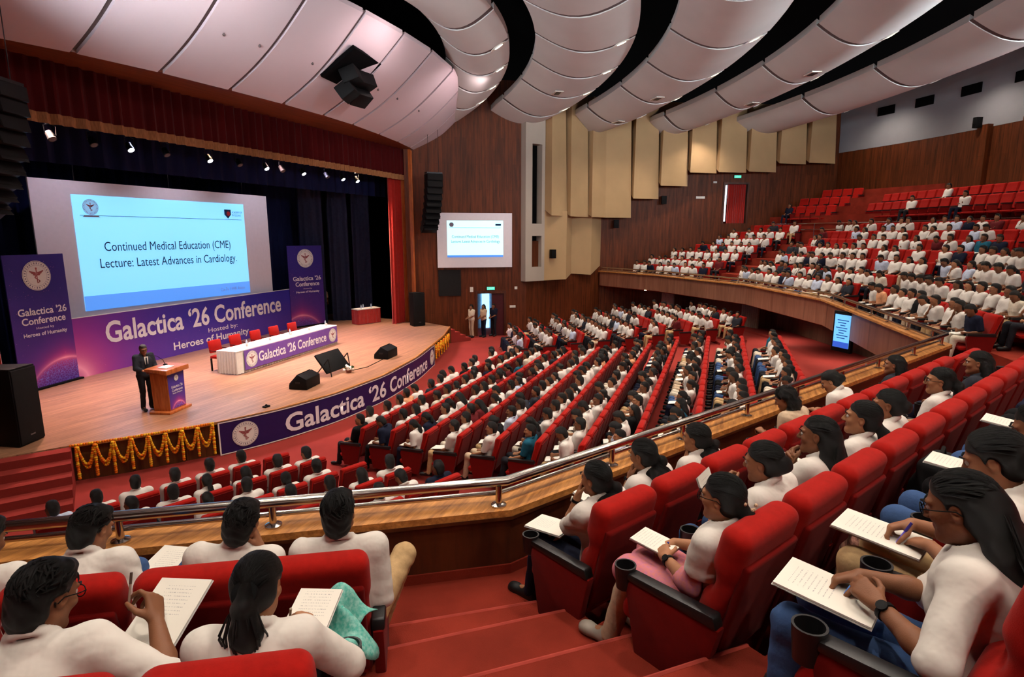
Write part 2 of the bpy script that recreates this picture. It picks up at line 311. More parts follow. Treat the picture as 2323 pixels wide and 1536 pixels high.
for i in range(len(CB) - 1):
    wdt = CB[i + 1][0] - CB[i][0]; g = .065 / wdt
    m = MB(); m.sheet(2, 12, lambda u, v: canopt(i, g + u * (1 - 2 * g), v)); m.sheet(2, 12, lambda u, v: (lambda p: (p[0], p[1], p[2] + .12))(canopt(i, 1 - g - u * (1 - 2 * g), v)))
    n0 = 39; m.add([], [])
    fs = []
    for jn in range(12): fs += [(jn * 3, (jn + 1) * 3, n0 + (jn + 1) * 3 + 2, n0 + jn * 3 + 2), (jn * 3 + 2, n0 + jn * 3, n0 + (jn + 1) * 3, (jn + 1) * 3 + 2)]
    fs += [(0, n0 + 2, n0 + 1, 1), (1, n0 + 1, n0, 2), (36, 37, n0 + 37, n0 + 38), (37, 38, n0 + 36, n0 + 37)]
    m.f += fs; m.m += [0] * len(fs)
    o = m.build('ceiling_panel', M['canopy'], cano, smooth=True); o.matrix_parent_inverse = Matrix.Translation((-15, -12, -ZC - 4)); o['kind'] = 'structure'
gr = MB()
for i in range(1, len(CB) - 1): gr.sheet(1, 12, lambda u, v: (lambda p: (p[0] + (u - .5) * .2, p[1], p[2] + .08))(canopt(i, 0, v)))
o = gr.build('ceiling_groove', M['groove'], cano); o.matrix_parent_inverse = Matrix.Translation((-15, -12, -ZC - 4)); o['kind'] = 'structure'
# ---- black ceiling above everything
MB().box((16, 4, ZC + 9.2), (64, 56, .3)).build('ceiling', M['black'], **S)
# ---- ceiling clouds: concentric arcs, convex below, radial grooves, a downlight at the back of each groove
for ci, (r1, r2) in enumerate(CLOUDS):
    root = empty('ceiling_cloud', (*polar((r1 + r2) / 2, 0), ZC + 6), **S); inv = Matrix.Translation((-root.location.x, -root.location.y, -root.location.z))
    bounds = [-54, -44, -34, -23.5, -12, 0, 12, 23.5, 34, 44, (60 if ci < 2 else 54)]
    cuts = [-56] + sorted(LAMP_ANG) + [62 if ci < 2 else (54.5 if ci == 2 else 51.5)]
    for a0, a1 in zip(cuts, cuts[1:]):
        m = MB(); na, nr = 5, 12; ga = 6.0 / ((r1 + r2) / 2)
        def P(u, v, up=0):
            a = a0 + ga + (a1 - a0 - 2 * ga) * u; r = r1 + (r2 - r1) * v
            if a > 48 and ci >= 1: r = r1 + (r2 - r1) * (.5 + (v - .5) * max(.12, 1 - ((a - 48) / (cuts[-1] + .5 - 48)) ** 2.2))
            return (*polar(r, a), cloud_z(v, r1, r2, a) + up)
        m.sheet(na, nr, lambda u, v: P(1 - u, v)); m.sheet(na, nr, lambda u, v: P(u, v, .22))
        N = (na + 1) * (nr + 1); fs = []
        for k in range(na): fs += [(k, k + 1, N + na - k - 1, N + na - k)[::-1], (nr * (na + 1) + k, N + nr * (na + 1) + na - k, N + nr * (na + 1) + na - k - 1, nr * (na + 1) + k + 1)[::-1]]
        for k in range(nr):
            A = k * (na + 1); Bq = A + na + 1
            fs += [(A, N + A + na, N + Bq + na, Bq)[::-1], (A + na, Bq + na, N + Bq, N + A)[::-1]]
        m.f += fs; m.m += [0] * len(fs)
        o = m.build('ceiling_panel', M['cloud'], root, smooth=True); o.matrix_parent_inverse = inv; o['kind'] = 'structure'
    m = MB()
    for a in LAMP_ANG:
        wa = .34 / ((r1 + r2) / 2) * 57.3
        m.sheet(1, 12, lambda u, v: (*polar(r1 + (r2 - r1) * v, a + (.5 - u) * wa), cloud_z(v, r1, r2, a) + .03))
    o = m.build('ceiling_groove', M['groove'], root); o.matrix_parent_inverse = inv; o['kind'] = 'structure'
ORD = ['first', 'second', 'third', 'fourth', 'fifth', 'sixth', 'seventh', 'eighth', 'ninth', 'tenth', 'eleventh', 'twelfth', 'thirteenth', 'fourteenth', 'fifteenth', 'sixteenth', 'seventeenth', 'eighteenth', 'nineteenth', 'twentieth', 'twenty-first', 'twenty-second']
m = MB(); m.lathe([(.10, .02), (.115, .0), (.115, -.02), (.085, -.025)], n=16, M=Matrix.Diagonal((1, 2.6, 1))); RIM = m.mesh('rim', M['plate'], True)
m = MB(); m.lathe([(.085, -.018), (.085, -.022), (.02, -.03)], n=16, M=Matrix.Diagonal((1, 2.6, 1))); LENS = m.mesh('lens', M['bulb'])  # lens stretched along the groove to imitate the streak of light there
m = MB(); m.box((0, 0, -.01), (.62, .36, .03)); m.box((0, 0, -.03), (.4, .2, .02), m=1); VENT = m.mesh('vent', [M['plate'], M['dkmetal']])
for ci, (r1, r2) in enumerate(CLOUDS):
    vis = [a for a in sorted(LAMP_ANG, reverse=True) if a > (12 if ci else 6)]
    for q, a in enumerate(vis if ci < 4 else vis + [6]):
        a = min(a, 44); f = .86; x, y = polar(r1 + (r2 - r1) * f, a); z = cloud_z(f, r1, r2, a)
        slope = (cloud_z(f + .02, r1, r2, a) - cloud_z(f - .02, r1, r2, a)) / (.04 * (r2 - r1))
        o = empty('downlight', (x, y, z - .002), R(a), label=f'{ORD[q]} oval warm downlight from the far wall on the {ORD[ci]} ceiling cloud from the stage', cat='ceiling light', group='downlights in the ceiling clouds')
        o.rotation_euler = (math.atan(-slope), 0, R(a)); link('rim', RIM, o); link('lens', LENS, o)
for ci, a, f, lb in ((1, 34, .42, 'square white air vent in the second ceiling cloud from the stage'), (2, 34, .45, 'small air vent low in the third ceiling cloud, above the far lamp'), (2, 45, .5, 'smallest air vent near the far tip of the third ceiling cloud'), (3, 24, .5, 'large square air vent in the fourth ceiling cloud'), (3, 34, .5, 'slim air vent midway along the fourth ceiling cloud')):
    r1, r2 = CLOUDS[ci]; x, y = polar(r1 + (r2 - r1) * f, a); o = link('air_vent', VENT, label=lb, cat='vent', group='air vents in the ceiling clouds')
    o.location = (x, y, cloud_z(f, r1, r2, a) + .0); o.rotation_euler = (0, 0, R(a))
# ---- tan column with two dark slots beside the stage wall
c = MB()
def tc(s, out=0): p = Vector((27.06, 10.34)) + (Vector((32.07, 7.46)) - Vector((27.06, 10.34))).normalized() * s + Vector((-.5, -.87)) * out; return (p.x, p.y)
zt = ZC + 6.9
def slab(mb, s0, s1, z0, z1, out=.35): mb.prism([tc(s0, out), tc(s1, out), tc(s1, -.2), tc(s0, -.2)][::1], z0, z1)
slab(c, 0, .42, 2.75, zt); slab(c, 1.05, 1.25, 2.75, zt); slab(c, .42, 1.05, ZC + 4.35, zt); slab(c, .42, 1.05, ZC - .05, ZC + .55); slab(c, .42, 1.05, 2.75, ZC - 1.6); c.build('wall_column', M['cream'], **S)
c = MB(); c.prism([tc(.4, -.05), tc(1.07, -.05), tc(1.07, -.15), tc(.4, -.15)], 3, ZC + 4.4); c.build('wall_niche', M['black'], **S)
# ---- far side wall: wood below, with the balcony door, and its pleated tan panels with a stepped lower edge
SW0 = Vector((32.07, 7.46)); SWD = Vector((.45, -.893)).normalized(); SWN = Vector((-SWD.y * -1, SWD.x * -1)) if 0 else Vector((-.893, -.45)).normalized()
def sp(s, out=0): p = SW0 + SWD * s + SWN * out; return (p.x, p.y)
w = MB(); D0, D1 = 7.0, 8.3; zr = ZC + .65
w.prism([sp(-.3), sp(D0), sp(D0, -.3), sp(-.3, -.3)], 0, ZC + 7); w.prism([sp(D1), sp(14.0), sp(14.0, -.3), sp(D1, -.3)], 0, ZC + 7); w.prism([sp(D0), sp(D1), sp(D1, -.3), sp(D0, -.3)], zr + 2.15, ZC + 7); w.prism([sp(D0), sp(D1), sp(D1, -.3), sp(D0, -.3)], 0, zr)
w.build('wall_far_side', M['wall'], **S)
dc = MB(); dc.sheet(36, 1, lambda u, v: (*sp(D0 + .22 + (D1 - D0 - .25) * u, -.1 + .05 * math.sin(u * 60)), zr + 2.15 * v)); dc.build('door_curtain', M['redcurtain'], smooth=True, kind='thing', label='dark red curtain filling the balcony doorway in the far wall', cat='curtain')
MB().prism([sp(D0 + .02, -.1), sp(D0 + .16, -.1), sp(D0 + .16, -.14), sp(D0 + .02, -.14)], zr + .1, zr + 2.1).build('door_glow_2', emit('door_glow_slit', (240, 240, 250), 1.6), **S)  # glowing strip put in for the bright gap beside the curtain
f = MB()
for a, b in ((D0 - .1, D0), (D1, D1 + .1)): f.prism([sp(a, .05), sp(b, .05), sp(b, -.1), sp(a, -.1)], zr, zr + 2.25)
f.prism([sp(D0, .05), sp(D1, .05), sp(D1, -.1), sp(D0, -.1)], zr + 2.15, zr + 2.25); f.build('door_2', M['parapet'], **S)
def fold(p0, p1, q, zb, mb, ztop):            # a folded panel: wall points p0..p1, ridge q, lower edge heights zb = (wall, ridge, wall)
    mb.prism([p0, q, p1], [zb[0], zb[1], zb[2]], [ztop] * 3)
tp = MB()
# first big panels between the column and the balcony edge: one low, then the long one
fold(tc(1.25, .35), tc(3.4, .1), tc(2.4, .75), (2.75, 2.78, 3.0), tp, ZC + 1.2)
fold(tc(3.4, .1), tc(5.75, .0), tc(4.6, .4), (3.0, 2.9, 3.35), tp, ZC + 1.2)
tp.build('wall_panel_low', M['tan'], **S)
segs = [(tc(1.25, .35), tc(2.6, .1), tc(1.9, .8), .95), (tc(2.6, .1), tc(4.2, .1), tc(3.5, .95), .93), (tc(4.2, .1), tc(5.8, .05), tc(5.1, 1.0), .93)]
ss = [(-.2, 1.7, 1.93), (1.7, 3.7, 2.65), (3.7, 5.9, 3.35), (5.9, 8.4, 3.4), (8.4, 10.7, 4.2), (10.7, 12.6, 4.3)]
for k, (a, b, zb) in enumerate(ss): segs.append((sp(a, .1), sp(b, .05), sp(a + (b - a) * .55, 1.05 - .06 * k), zb))
def hexpanel(f, s0, s1, o0, o1, zb, zt=ZC + 6.95):   # leaning panel: narrower at the top, so that a dark slit opens between neighbours; its underside slopes up to the wall
    b = [f(s0, -.1), f(s0, o0), f(s1, o1), f(s1, -.1)]; t = [f(s0 + .02, -.1), f(s0 + .05, o0 * .9), f(s1 - .17, o1 * .9), f(s1 - .17, -.1)]; m = MB(); z = ZC + zb
    m.add([(*b[0], z + .55), (*b[1], z), (*b[2], z), (*b[3], z + .55)] + [(*p, zt) for p in t], [(3, 2, 1, 0), (4, 5, 6, 7), (0, 1, 5, 4), (1, 2, 6, 5), (2, 3, 7, 6), (3, 0, 4, 7)]); m.build('wall_panel', M['tan'], **S)
for a, b, zb in ((1.25, 2.55, .95), (2.55, 4.1, .93), (4.1, 5.75, .93)): hexpanel(tc, a, b, .85, .60, zb)
for a, b, zb in ((-.3, 1.5, .92), (1.5, 3.0, 1.93), (3.0, 4.6, 2.62), (4.6, 6.2, 3.32), (6.2, 7.9, 3.36), (7.9, 9.6, 3.40), (9.6, 11.3, 3.85), (11.3, 13.0, 3.9)): hexpanel(sp, a, b, .85, .55, zb)
# ---- back wall: grey-blue plaster above, wood wainscot below, on an arc
RB = 33.6
b = MB(); b.sheet(70, 1, lambda u, v: (*polar(RB - .12 * v, 44 - 108 * u), ZC + 4.55 + 3.2 * v)); b.build('wall_back_upper', M['backwall'], **S)
b = MB(); b.sheet(70, 1, lambda u, v: (*polar(RB + .02, 44 - 108 * u), ZC - 3 + 7.6 * v)); b.build('wall_back', M['wall'], **S)
for i, a in enumerate((38.2, 34.6, 30.6, 26.4)):
    x, y = polar(RB - .1, a); o = MB().box((0, 0, 0), (.95, .06, .42)).build('wall_vent', M['black'], label=f'black oblong vent high on the grey back wall, {ORD[i]} from the corner', cat='vent', group='vents on the back wall'); o.location = (x, y, ZC + 6.3 - .0 * i); o.rotation_euler = (0, 0, R(a))
for a in (29.0, 25.5):
    x, y = polar(RB - .1, a); MB().box((x, y, ZC + 3.2), (.5, .3, 2.9), rz=R(a)).build('wall_pilaster', M['wall'], **S)
MB().prism([(-1.5, 7.5), (-9.2, -7.8), (-9.5, -7.6), (-1.8, 7.6)], 0, ZC + 8).build('wall_left_side', M['wall'], **S); MB().prism([(1.9, 7.3), (-1.5, 7.4), (-1.6, 7.7), (1.8, 7.6)], 0, ZC + 8).build('wall_left_end', M['wall'], **S)
# ---- balcony: parapet line, ledge, fascia, terraces
RAIL = [(-.8, 8.4), (1.89, 4.21), (3.70, 1.53), (12.62, -3.57), (15.95, -3.13), (20.26, -2.55), (25.36, -.29), (29.66, 3.78), (32.0, 7.4)]
RAILS = []
for i in range(len(RAIL) - 1): RAILS.append(RAIL[i])
RAILS.append(RAIL[-1])
LZ = ZC - 1.985; F1 = ZC - 2.50; BSTEP = .34
def bfloor(k): return (F1 - .03 if k == 1 else F1 + .25 if k == 2 else F1 + .66 + BSTEP * (k - 3)) + (.55 + .12 * (k - 7) if k > 7 else 0)
def bfloor_old(k): return F1 + BSTEP * (k - 1) + (.55 if k > 7 else 0) + (.12 * (k - 7) if k > 7 else 0)   # row floors 1..12
band(offs(RAILS, -.10), offs(RAILS, .0), LZ - .82, LZ - .05, MB()).build('wall_balcony_front', M['fascia'], **S)
band(offs(RAILS, .02), offs(RAILS, .075), F1 - .05, LZ - .05, MB()).build('wall_parapet', M['parapet'], **S)
band(offs(RAILS, -.20), offs(RAILS, .10), LZ - .05, LZ, MB()).build('trim_ledge', M['ledge'], **S)
band(offs(RAILS, .085), offs(RAILS, .105), LZ - .075, LZ - .05, MB()).build('trim_ledge_lip', M['parapet'], **S)
band(offs(RAILS, .0), offs(RAILS, 1.14), F1 - .35, F1, MB()).build('floor_balcony', M['carpet'], **S)
band(offs(RAILS, .075), offs(RAILS, .09), F1, F1 + .075, MB()).build('baseboard_parapet', M['carpet'], **S)
for k in range(2, 13):
    d0 = 1.12 + .98 * (k - 2) if k < 8 else 1.12 + .98 * 6 + .5 + .95 * (k - 8)
    band(offs(RAILS, d0), offs(RAILS, 1.12 + .98 * 6 + .5 + .95 * 5 + 1.5), bfloor(k - 1) - (.02 if k > 2 else .3), bfloor(k), MB()).build('floor_balcony_terrace', M['carpet'], **S)
band(offs(RAILS, .02), offs(RAILS, 3.4), LZ - .84, LZ - .76, MB()).build('ceiling_under_balcony', mat('soffit_brown', (58, 42, 36), .7), **S)
UB = offs(RAILS[2:], 2.1)
band(UB, offs(RAILS[2:], 2.3), 0, LZ - .8, MB()).build('wall_stalls_back', wood('stalls_back_wood', (88, 60, 46), (116, 82, 64), (3, .22), 'V', .35, (8, 8, .6)), **S)
for (x, y) in ((31.0, 3.55), (27.4, -.45)):
    p = MB()
    for k in range(8): p.tube([(x + .09 * k - .3, y + .085 * k - .3, 0), (x + .09 * k - .3, y + .085 * k - .3, LZ - .8)], .07, 8)
    p.build('wall_fluted_pier', mat('pier_grey', (150, 132, 116), .5), **S)
# ================================================================ signed-distance modelling (soft shapes, bodies, upholstery)
def V(*a): return np.array(a, float)
class Field:
    def __init__(s, lo, hi, h):
        s.lo = np.array(lo, np.float32) - 2 * h; s.h = h; s.n = np.ceil((np.array(hi) - np.array(lo)) / h).astype(int) + 5
        s.F = np.full(s.n, .5, np.float32); s.L = None
    def _sub(s, lo, hi):
        i0 = np.clip(np.floor((np.array(lo) - s.lo) / s.h).astype(int), 0, s.n); i1 = np.clip(np.ceil((np.array(hi) - s.lo) / s.h).astype(int) + 1, 0, s.n)
        if (i1 <= i0).any(): return None
        sl = tuple(slice(a, b) for a, b in zip(i0, i1)); ax = [s.lo[i] + s.h * np.arange(i0[i], i1[i], dtype=np.float32) for i in range(3)]
        return sl, ax[0][:, None, None], ax[1][None, :, None], ax[2][None, None, :]
    def _mix(s, sl, d, k, op, lab=None):
        A = s.F[sl]
        if op == 'u':
            if lab is not None and s.L is not None: s.L[sl] = np.where(d < A, lab, s.L[sl])
            if k > 0: h = np.clip(.5 + .5 * (A - d) / k, 0, 1); s.F[sl] = A + (d - A) * h - k * h * (1 - h)
            else: s.F[sl] = np.minimum(A, d)
        elif op == 's':                       # subtract
            if k > 0: h = np.clip(.5 - .5 * (A + d) / k, 0, 1); s.F[sl] = A + (-d - A) * h + k * h * (1 - h)
            else: s.F[sl] = np.maximum(A, -d)
        elif op == 'i': s.F[sl] = np.maximum(A, d)
    def labels(s): s.L = np.zeros(s.n, np.int8); return s
    def cone(s, a, b, ra, rb, k=.02, op='u', lab=None, flat=None):
        a = np.asarray(a, np.float32); b = np.asarray(b, np.float32); m = max(ra, rb) + k + 2 * s.h
        q = s._sub(np.minimum(a, b) - m, np.maximum(a, b) + m)
        if q is None: return s
        sl, X, Y, Z = q; ab = b - a; L2 = max(1e-9, float(ab @ ab)); px, py, pz = X - a[0], Y - a[1], Z - a[2]
        t = np.clip((px * ab[0] + py * ab[1] + pz * ab[2]) / L2, 0, 1); d = np.sqrt((px - t * ab[0]) ** 2 + (py - t * ab[1]) ** 2 + (pz - t * ab[2]) ** 2) - (ra + (rb - ra) * t)
        if flat is not None:                  # cut flat at b
            n = ab / math.sqrt(L2); d = np.maximum(d, (px - ab[0]) * n[0] + (py - ab[1]) * n[1] + (pz - ab[2]) * n[2] - flat)
        s._mix(sl, d, k, op, lab); return s
    def path(s, pts, rs, k=.02, **kw):
        for i in range(len(pts) - 1): s.cone(pts[i], pts[i + 1], rs[i], rs[i + 1], k, **kw)
        return s
    def ell(s, c, r, Mx=None, k=.02, op='u', lab=None):
        c = np.asarray(c, np.float32); r = np.asarray(r, np.float32); m = r.max() + k + 2 * s.h; q = s._sub(c - m, c + m)
        if q is None: return s
        sl, X, Y, Z = q; x, y, z = X - c[0], Y - c[1], Z - c[2]
        if Mx is not None:
            Q = np.asarray(Mx, np.float32); x, y, z = (Q[0, 0] * x + Q[1, 0] * y + Q[2, 0] * z, Q[0, 1] * x + Q[1, 1] * y + Q[2, 1] * z, Q[0, 2] * x + Q[1, 2] * y + Q[2, 2] * z)
        k0 = np.sqrt((x / r[0]) ** 2 + (y / r[1]) ** 2 + (z / r[2]) ** 2); k1 = np.sqrt((x / r[0] ** 2) ** 2 + (y / r[1] ** 2) ** 2 + (z / r[2] ** 2) ** 2) + 1e-9
        s._mix(sl, (k0 * (k0 - 1) / k1).astype(np.float32), k, op, lab); return s
    def box(s, c, hf, Mx=None, rd=.02, k=.02, op='u', lab=None):
        c = np.asarray(c, np.float32); hf = np.asarray(hf, np.float32) - rd; m = float(np.linalg.norm(hf)) + rd + k + 2 * s.h; q = s._sub(c - m, c + m)
        if q is None: return s
        sl, X, Y, Z = q; x, y, z = X - c[0], Y - c[1], Z - c[2]
        if Mx is not None:
            Q = np.asarray(Mx, np.float32); x, y, z = (Q[0, 0] * x + Q[1, 0] * y + Q[2, 0] * z, Q[0, 1] * x + Q[1, 1] * y + Q[2, 1] * z, Q[0, 2] * x + Q[1, 2] * y + Q[2, 2] * z)
        x, y, z = np.abs(x) - hf[0], np.abs(y) - hf[1], np.abs(z) - hf[2]
        d = np.sqrt(np.maximum(x, 0) ** 2 + np.maximum(y, 0) ** 2 + np.maximum(z, 0) ** 2) + np.minimum(np.maximum(x, np.maximum(y, z)), 0) - rd
        s._mix(sl, d.astype(np.float32), k, op, lab); return s
    def cut(s, p, n):                         # keep the side the normal points away from
        n = np.asarray(n, float) / np.linalg.norm(n); ax = [s.lo[i] + s.h * np.arange(s.n[i], dtype=np.float32) for i in range(3)]
        d = (ax[0][:, None, None] - p[0]) * n[0] + (ax[1][None, :, None] - p[1]) * n[1] + (ax[2][None, None, :] - p[2]) * n[2]
        s.F = np.maximum(s.F, d.astype(np.float32)); return s
    def wob(s, amp, freq, seed=0):            # soft folds
        ax = [s.lo[i] + s.h * np.arange(s.n[i], dtype=np.float32) for i in range(3)]; X, Y, Z = ax[0][:, None, None], ax[1][None, :, None], ax[2][None, None, :]
        f = freq; s.F += (amp * (np.sin(f * (X * .9 + .7 * Z) + seed + 1.7 * np.sin(f * .6 * Y + seed)) * np.sin(f * (Y * .8 - .6 * Z) + 2 * seed + 1.3 * np.sin(f * .7 * X)) + .6 * np.sin(f * 1.9 * (Z + .4 * X - .5 * Y) + seed + 2 * np.sin(f * .8 * X + f * .5 * Y)))).astype(np.float32); return s
    def ridge(s, amp, freq, seed=0):          # creases: sharp valleys along wandering lines
        ax = [s.lo[i] + s.h * np.arange(s.n[i], dtype=np.float32) for i in range(3)]; X, Y, Z = ax[0][:, None, None], ax[1][None, :, None], ax[2][None, None, :]
        g = freq * (Z * .75 + .5 * X * math.sin(seed) + .55 * Y * math.cos(seed)) + 2.4 * np.sin(freq * .33 * X + seed) + 2.1 * np.sin(freq * .29 * Y + 2 * seed + .21 * freq * Z)
        m = .5 + .5 * np.sin(freq * .22 * (X - Z) + seed * 3) * np.sin(freq * .25 * Y + seed); s.F += (amp * m * (1 - np.abs(np.sin(g)) * 1.6)).astype(np.float32); return s
    def arrays(s):
        F = s.F; B = F < 0; n = np.array(F.shape) - 1
        cnt = np.zeros(n, np.int8)
        for i in (0, 1):
            for j in (0, 1):
                for k in (0, 1): cnt += B[i:n[0] + i, j:n[1] + j, k:n[2] + k]
        act = np.argwhere((cnt > 0) & (cnt < 8)); idx = -np.ones(n, np.int64); idx[tuple(act.T)] = np.arange(len(act))
        acc = np.zeros((len(act), 3)); w = np.zeros(len(act))
        for ax in range(3):
            o1, o2 = [a for a in range(3) if a != ax]
            for u in (0, 1):
                for v in (0, 1):
                    a = act.copy(); a[:, o1] += u; a[:, o2] += v; b = a.copy(); b[:, ax] += 1
                    fa = F[tuple(a.T)]; fb = F[tuple(b.T)]; m = (fa < 0) != (fb < 0); t = np.where(m, fa / np.where(m, fa - fb, 1), 0)
                    p = a.astype(float); p[:, ax] += t; acc[m] += p[m]; w[m] += 1
        vs = acc / w[:, None] * s.h + s.lo; quads = []
        for ax in range(3):
            o1, o2 = [a for a in range(3) if a != ax]; sl0 = [slice(1, -1)] * 3; sl1 = [slice(1, -1)] * 3; sl0[ax] = slice(0, -1); sl1[ax] = slice(1, None)
            A = B[tuple(sl0)]; Bq = B[tuple(sl1)]; e = np.argwhere(A != Bq); 
            if not len(e): continue
            off = np.array([1, 1, 1]); off[ax] = 0; e = e + off; s0 = B[tuple(e.T)]
            def c(du, dv): q = e.copy(); q[:, o1] -= du; q[:, o2] -= dv; return idx[tuple(q.T)]
            Q = np.stack([c(0, 0), c(1, 0), c(1, 1), c(0, 1)], 1); fl = s0 if ax != 1 else ~s0; Q[~fl] = Q[~fl][:, ::-1]; quads.append(Q)
        q = np.concatenate(quads) if quads else np.zeros((0, 4), int)
        q = q[(q >= 0).all(1)]
        # two rounds of light smoothing
        for _ in range(2):
            sm = np.zeros_like(vs); ct = np.zeros(len(vs))
            for a, b in ((0, 1), (1, 2), (2, 3), (3, 0)):
                np.add.at(sm, q[:, a], vs[q[:, b]]); np.add.at(ct, q[:, a], 1); np.add.at(sm, q[:, b], vs[q[:, a]]); np.add.at(ct, q[:, b], 1)
            vs = vs * .5 + .5 * sm / np.maximum(ct, 1)[:, None]
        lab = None
        if s.L is not None: g = np.clip(np.round((vs - s.lo) / s.h).astype(int), 0, s.n - 1); lab = s.L[tuple(g.T)]
        return vs, q, lab
def meshify(name, pieces, mats):
    """pieces: (verts, quads, labels or None, material index) joined into one mesh datablock"""
    vv, qq, mm, b = [], [], [], 0
    for vs, q, lab, mi in pieces:
        vv.append(vs); qq.append(q + b); b += len(vs)
        mm.append(np.full(len(q), mi) if lab is None else lab[q[:, 0]] + mi)
    vv = np.concatenate(vv); qq = np.concatenate(qq); mm = np.concatenate(mm)
    me = bpy.data.meshes.new(name); me.vertices.add(len(vv)); me.vertices.foreach_set('co', vv.astype(np.float32).ravel())
    me.loops.add(len(qq) * 4); me.loops.foreach_set('vertex_index', qq.astype(np.int32).ravel()); me.polygons.add(len(qq)); me.polygons.foreach_set('loop_start', np.arange(0, len(qq) * 4, 4, dtype=np.int32))
    for m in (mats if isinstance(mats, (list, tuple)) else [mats]): me.materials.append(m)
    me.polygons.foreach_set('material_index', mm.astype(np.int32)); me.polygons.foreach_set('use_smooth', np.ones(len(qq), bool)); me.update(calc_edges=True); me.validate(); return me
def sdf(name, f, mats): a = f.arrays(); return meshify(name, [(a[0], a[1], a[2], 0)], mats)
def rotx(d): c, s_ = math.cos(R(d)), math.sin(R(d)); return np.array([[1, 0, 0], [0, c, -s_], [0, s_, c]])
def roty(d): c, s_ = math.cos(R(d)), math.sin(R(d)); return np.array([[c, 0, s_], [0, 1, 0], [-s_, 0, c]])
def rotz(d): c, s_ = math.cos(R(d)), math.sin(R(d)); return np.array([[c, -s_, 0], [s_, c, 0], [0, 0, 1]])

# ================================================================ auditorium chair (x right, y forward, back at y = 0, floor z = 0)
PITCH = .55
def chair_meshes(h):
    g = {}; tilt = 14
    f = Field((-.27, -.36, .3), (.27, .2, 1.04), h)
    f.box(V(0, -.075, .68), (.236, .045, .325), rotx(tilt), .035, .01)
    f.box(V(0, -.105, .90), (.238, .066, .115), rotx(tilt - 2), .05, .05)
    f.box(V(0, .0, .55), (.22, .05, .14), rotx(tilt), .045, .05)
    f.box(V(0, -.28, .955), (.3, .06, .006), rotx(tilt), .004, .012, op='s')
    g['backrest'] = sdf('backrest', f, M['red'])
    f = Field((-.25, -.3, .3), (.25, .02, .93), h)
    f.box(V(0, -.118, .60), (.225, .02, .285), rotx(tilt), .015, .0); g['back_panel'] = sdf('back_panel', f, M['redpanel'])
    f = Field((-.26, -.06, .3), (.26, .52, .5), h); f.box(V(0, .21, .33), (.232, .26, .055), rotx(4), .045, .02); f.box(V(0, .25, .35), (.2, .2, .05), rotx(4), .04, .04); g['seat'] = sdf('seat', f, M['red'])
    pr = [(.36, .58), (.38, .52), (.30, .13), (-.02, .11), (-.13, .58)]
    m = MB(); m.extr(pr, -.028, .028, lambda u, v, w: (w, u, v)); g['side_panel'] = m.mesh('side_panel', M['redpanel'], bevel=.012)
    m = MB(); m.extr([(.37, .575), (.37, .615), (-.10, .635), (-.12, .575)], -.034, .034, lambda u, v, w: (w, u, v)); g['armrest'] = m.mesh('armrest', M['arm'], bevel=.012)
    m = MB(); m.lathe([(.03, .50), (.043, .51), (.052, .60), (.054, .632), (.046, .632), (.040, .54), (.01, .535)], (0, .405, 0), 20); g['cup_holder'] = m.mesh('cup_holder', M['arm'], 'x')
    m = MB(); m.box((0, .13, .065), (.05, .2, .13)); m.box((0, .13, .01), (.075, .30, .02)); g['foot'] = m.mesh('foot', M['dark'], bevel=.008, seg=1)
    return g
CH = chair_meshes(.011)
def chair_low():
    g = {}
    X = lambda u, v, w: (w, u, v)
    m = MB(); m.extr([(.03, .42), (-.07, .42), (-.235, .98), (-.16, 1.0), (-.105, .97), (-.085, .84)], -.236, .236, X); g['backrest'] = m.mesh('backrest', M['red'], bevel=.022, seg=1)
    m = MB(); m.extr([(-.072, .36), (-.095, .36), (-.245, .93), (-.222, .93)], -.225, .225, X); g['back_panel'] = m.mesh('back_panel', M['redpanel'])
    m = MB(); m.extr([(.44, .27), (.46, .345), (-.0, .365), (-.02, .27)], -.235, .235, X); g['seat'] = m.mesh('seat', M['red'], bevel=.02, seg=1)
    m = MB(); m.extr([(.36, .58), (.38, .52), (.30, .13), (-.02, .11), (-.13, .58)][::-1], -.028, .028, X); g['side_panel'] = m.mesh('side_panel', M['redpanel'])
    m = MB(); m.extr([(.37, .575), (.37, .615), (-.10, .635), (-.12, .575)], -.034, .034, X); g['armrest'] = m.mesh('armrest', M['arm'])
    return g
CHL = chair_low()
def make_chair(loc, rz, label, group, cup=True, last=False, high=True, full=True):
    o = empty('auditorium_chair', loc, rz, label=label, cat='chair', group=group); K = CH if high else CHL
    for nm in ('backrest', 'back_panel', 'seat'): link(nm, K[nm], o)
    for sx in ((-1, 1) if last else (-1,)):
        x = sx * PITCH / 2
        p = link('side_panel', K['side_panel'], o); p.location.x = x
        a = link('armrest', K['armrest'], o); a.location.x = x
        if cup and high: link('cup_holder', K['cup_holder'], a)
        if high: ft = link('foot', K['foot'], o); ft.location.x = x
    return o
# rail along the balcony edge
def rail_line(pts, hz, r, m, n=10): m.tube([(p[0], p[1], hz) for p in pts], r, n)
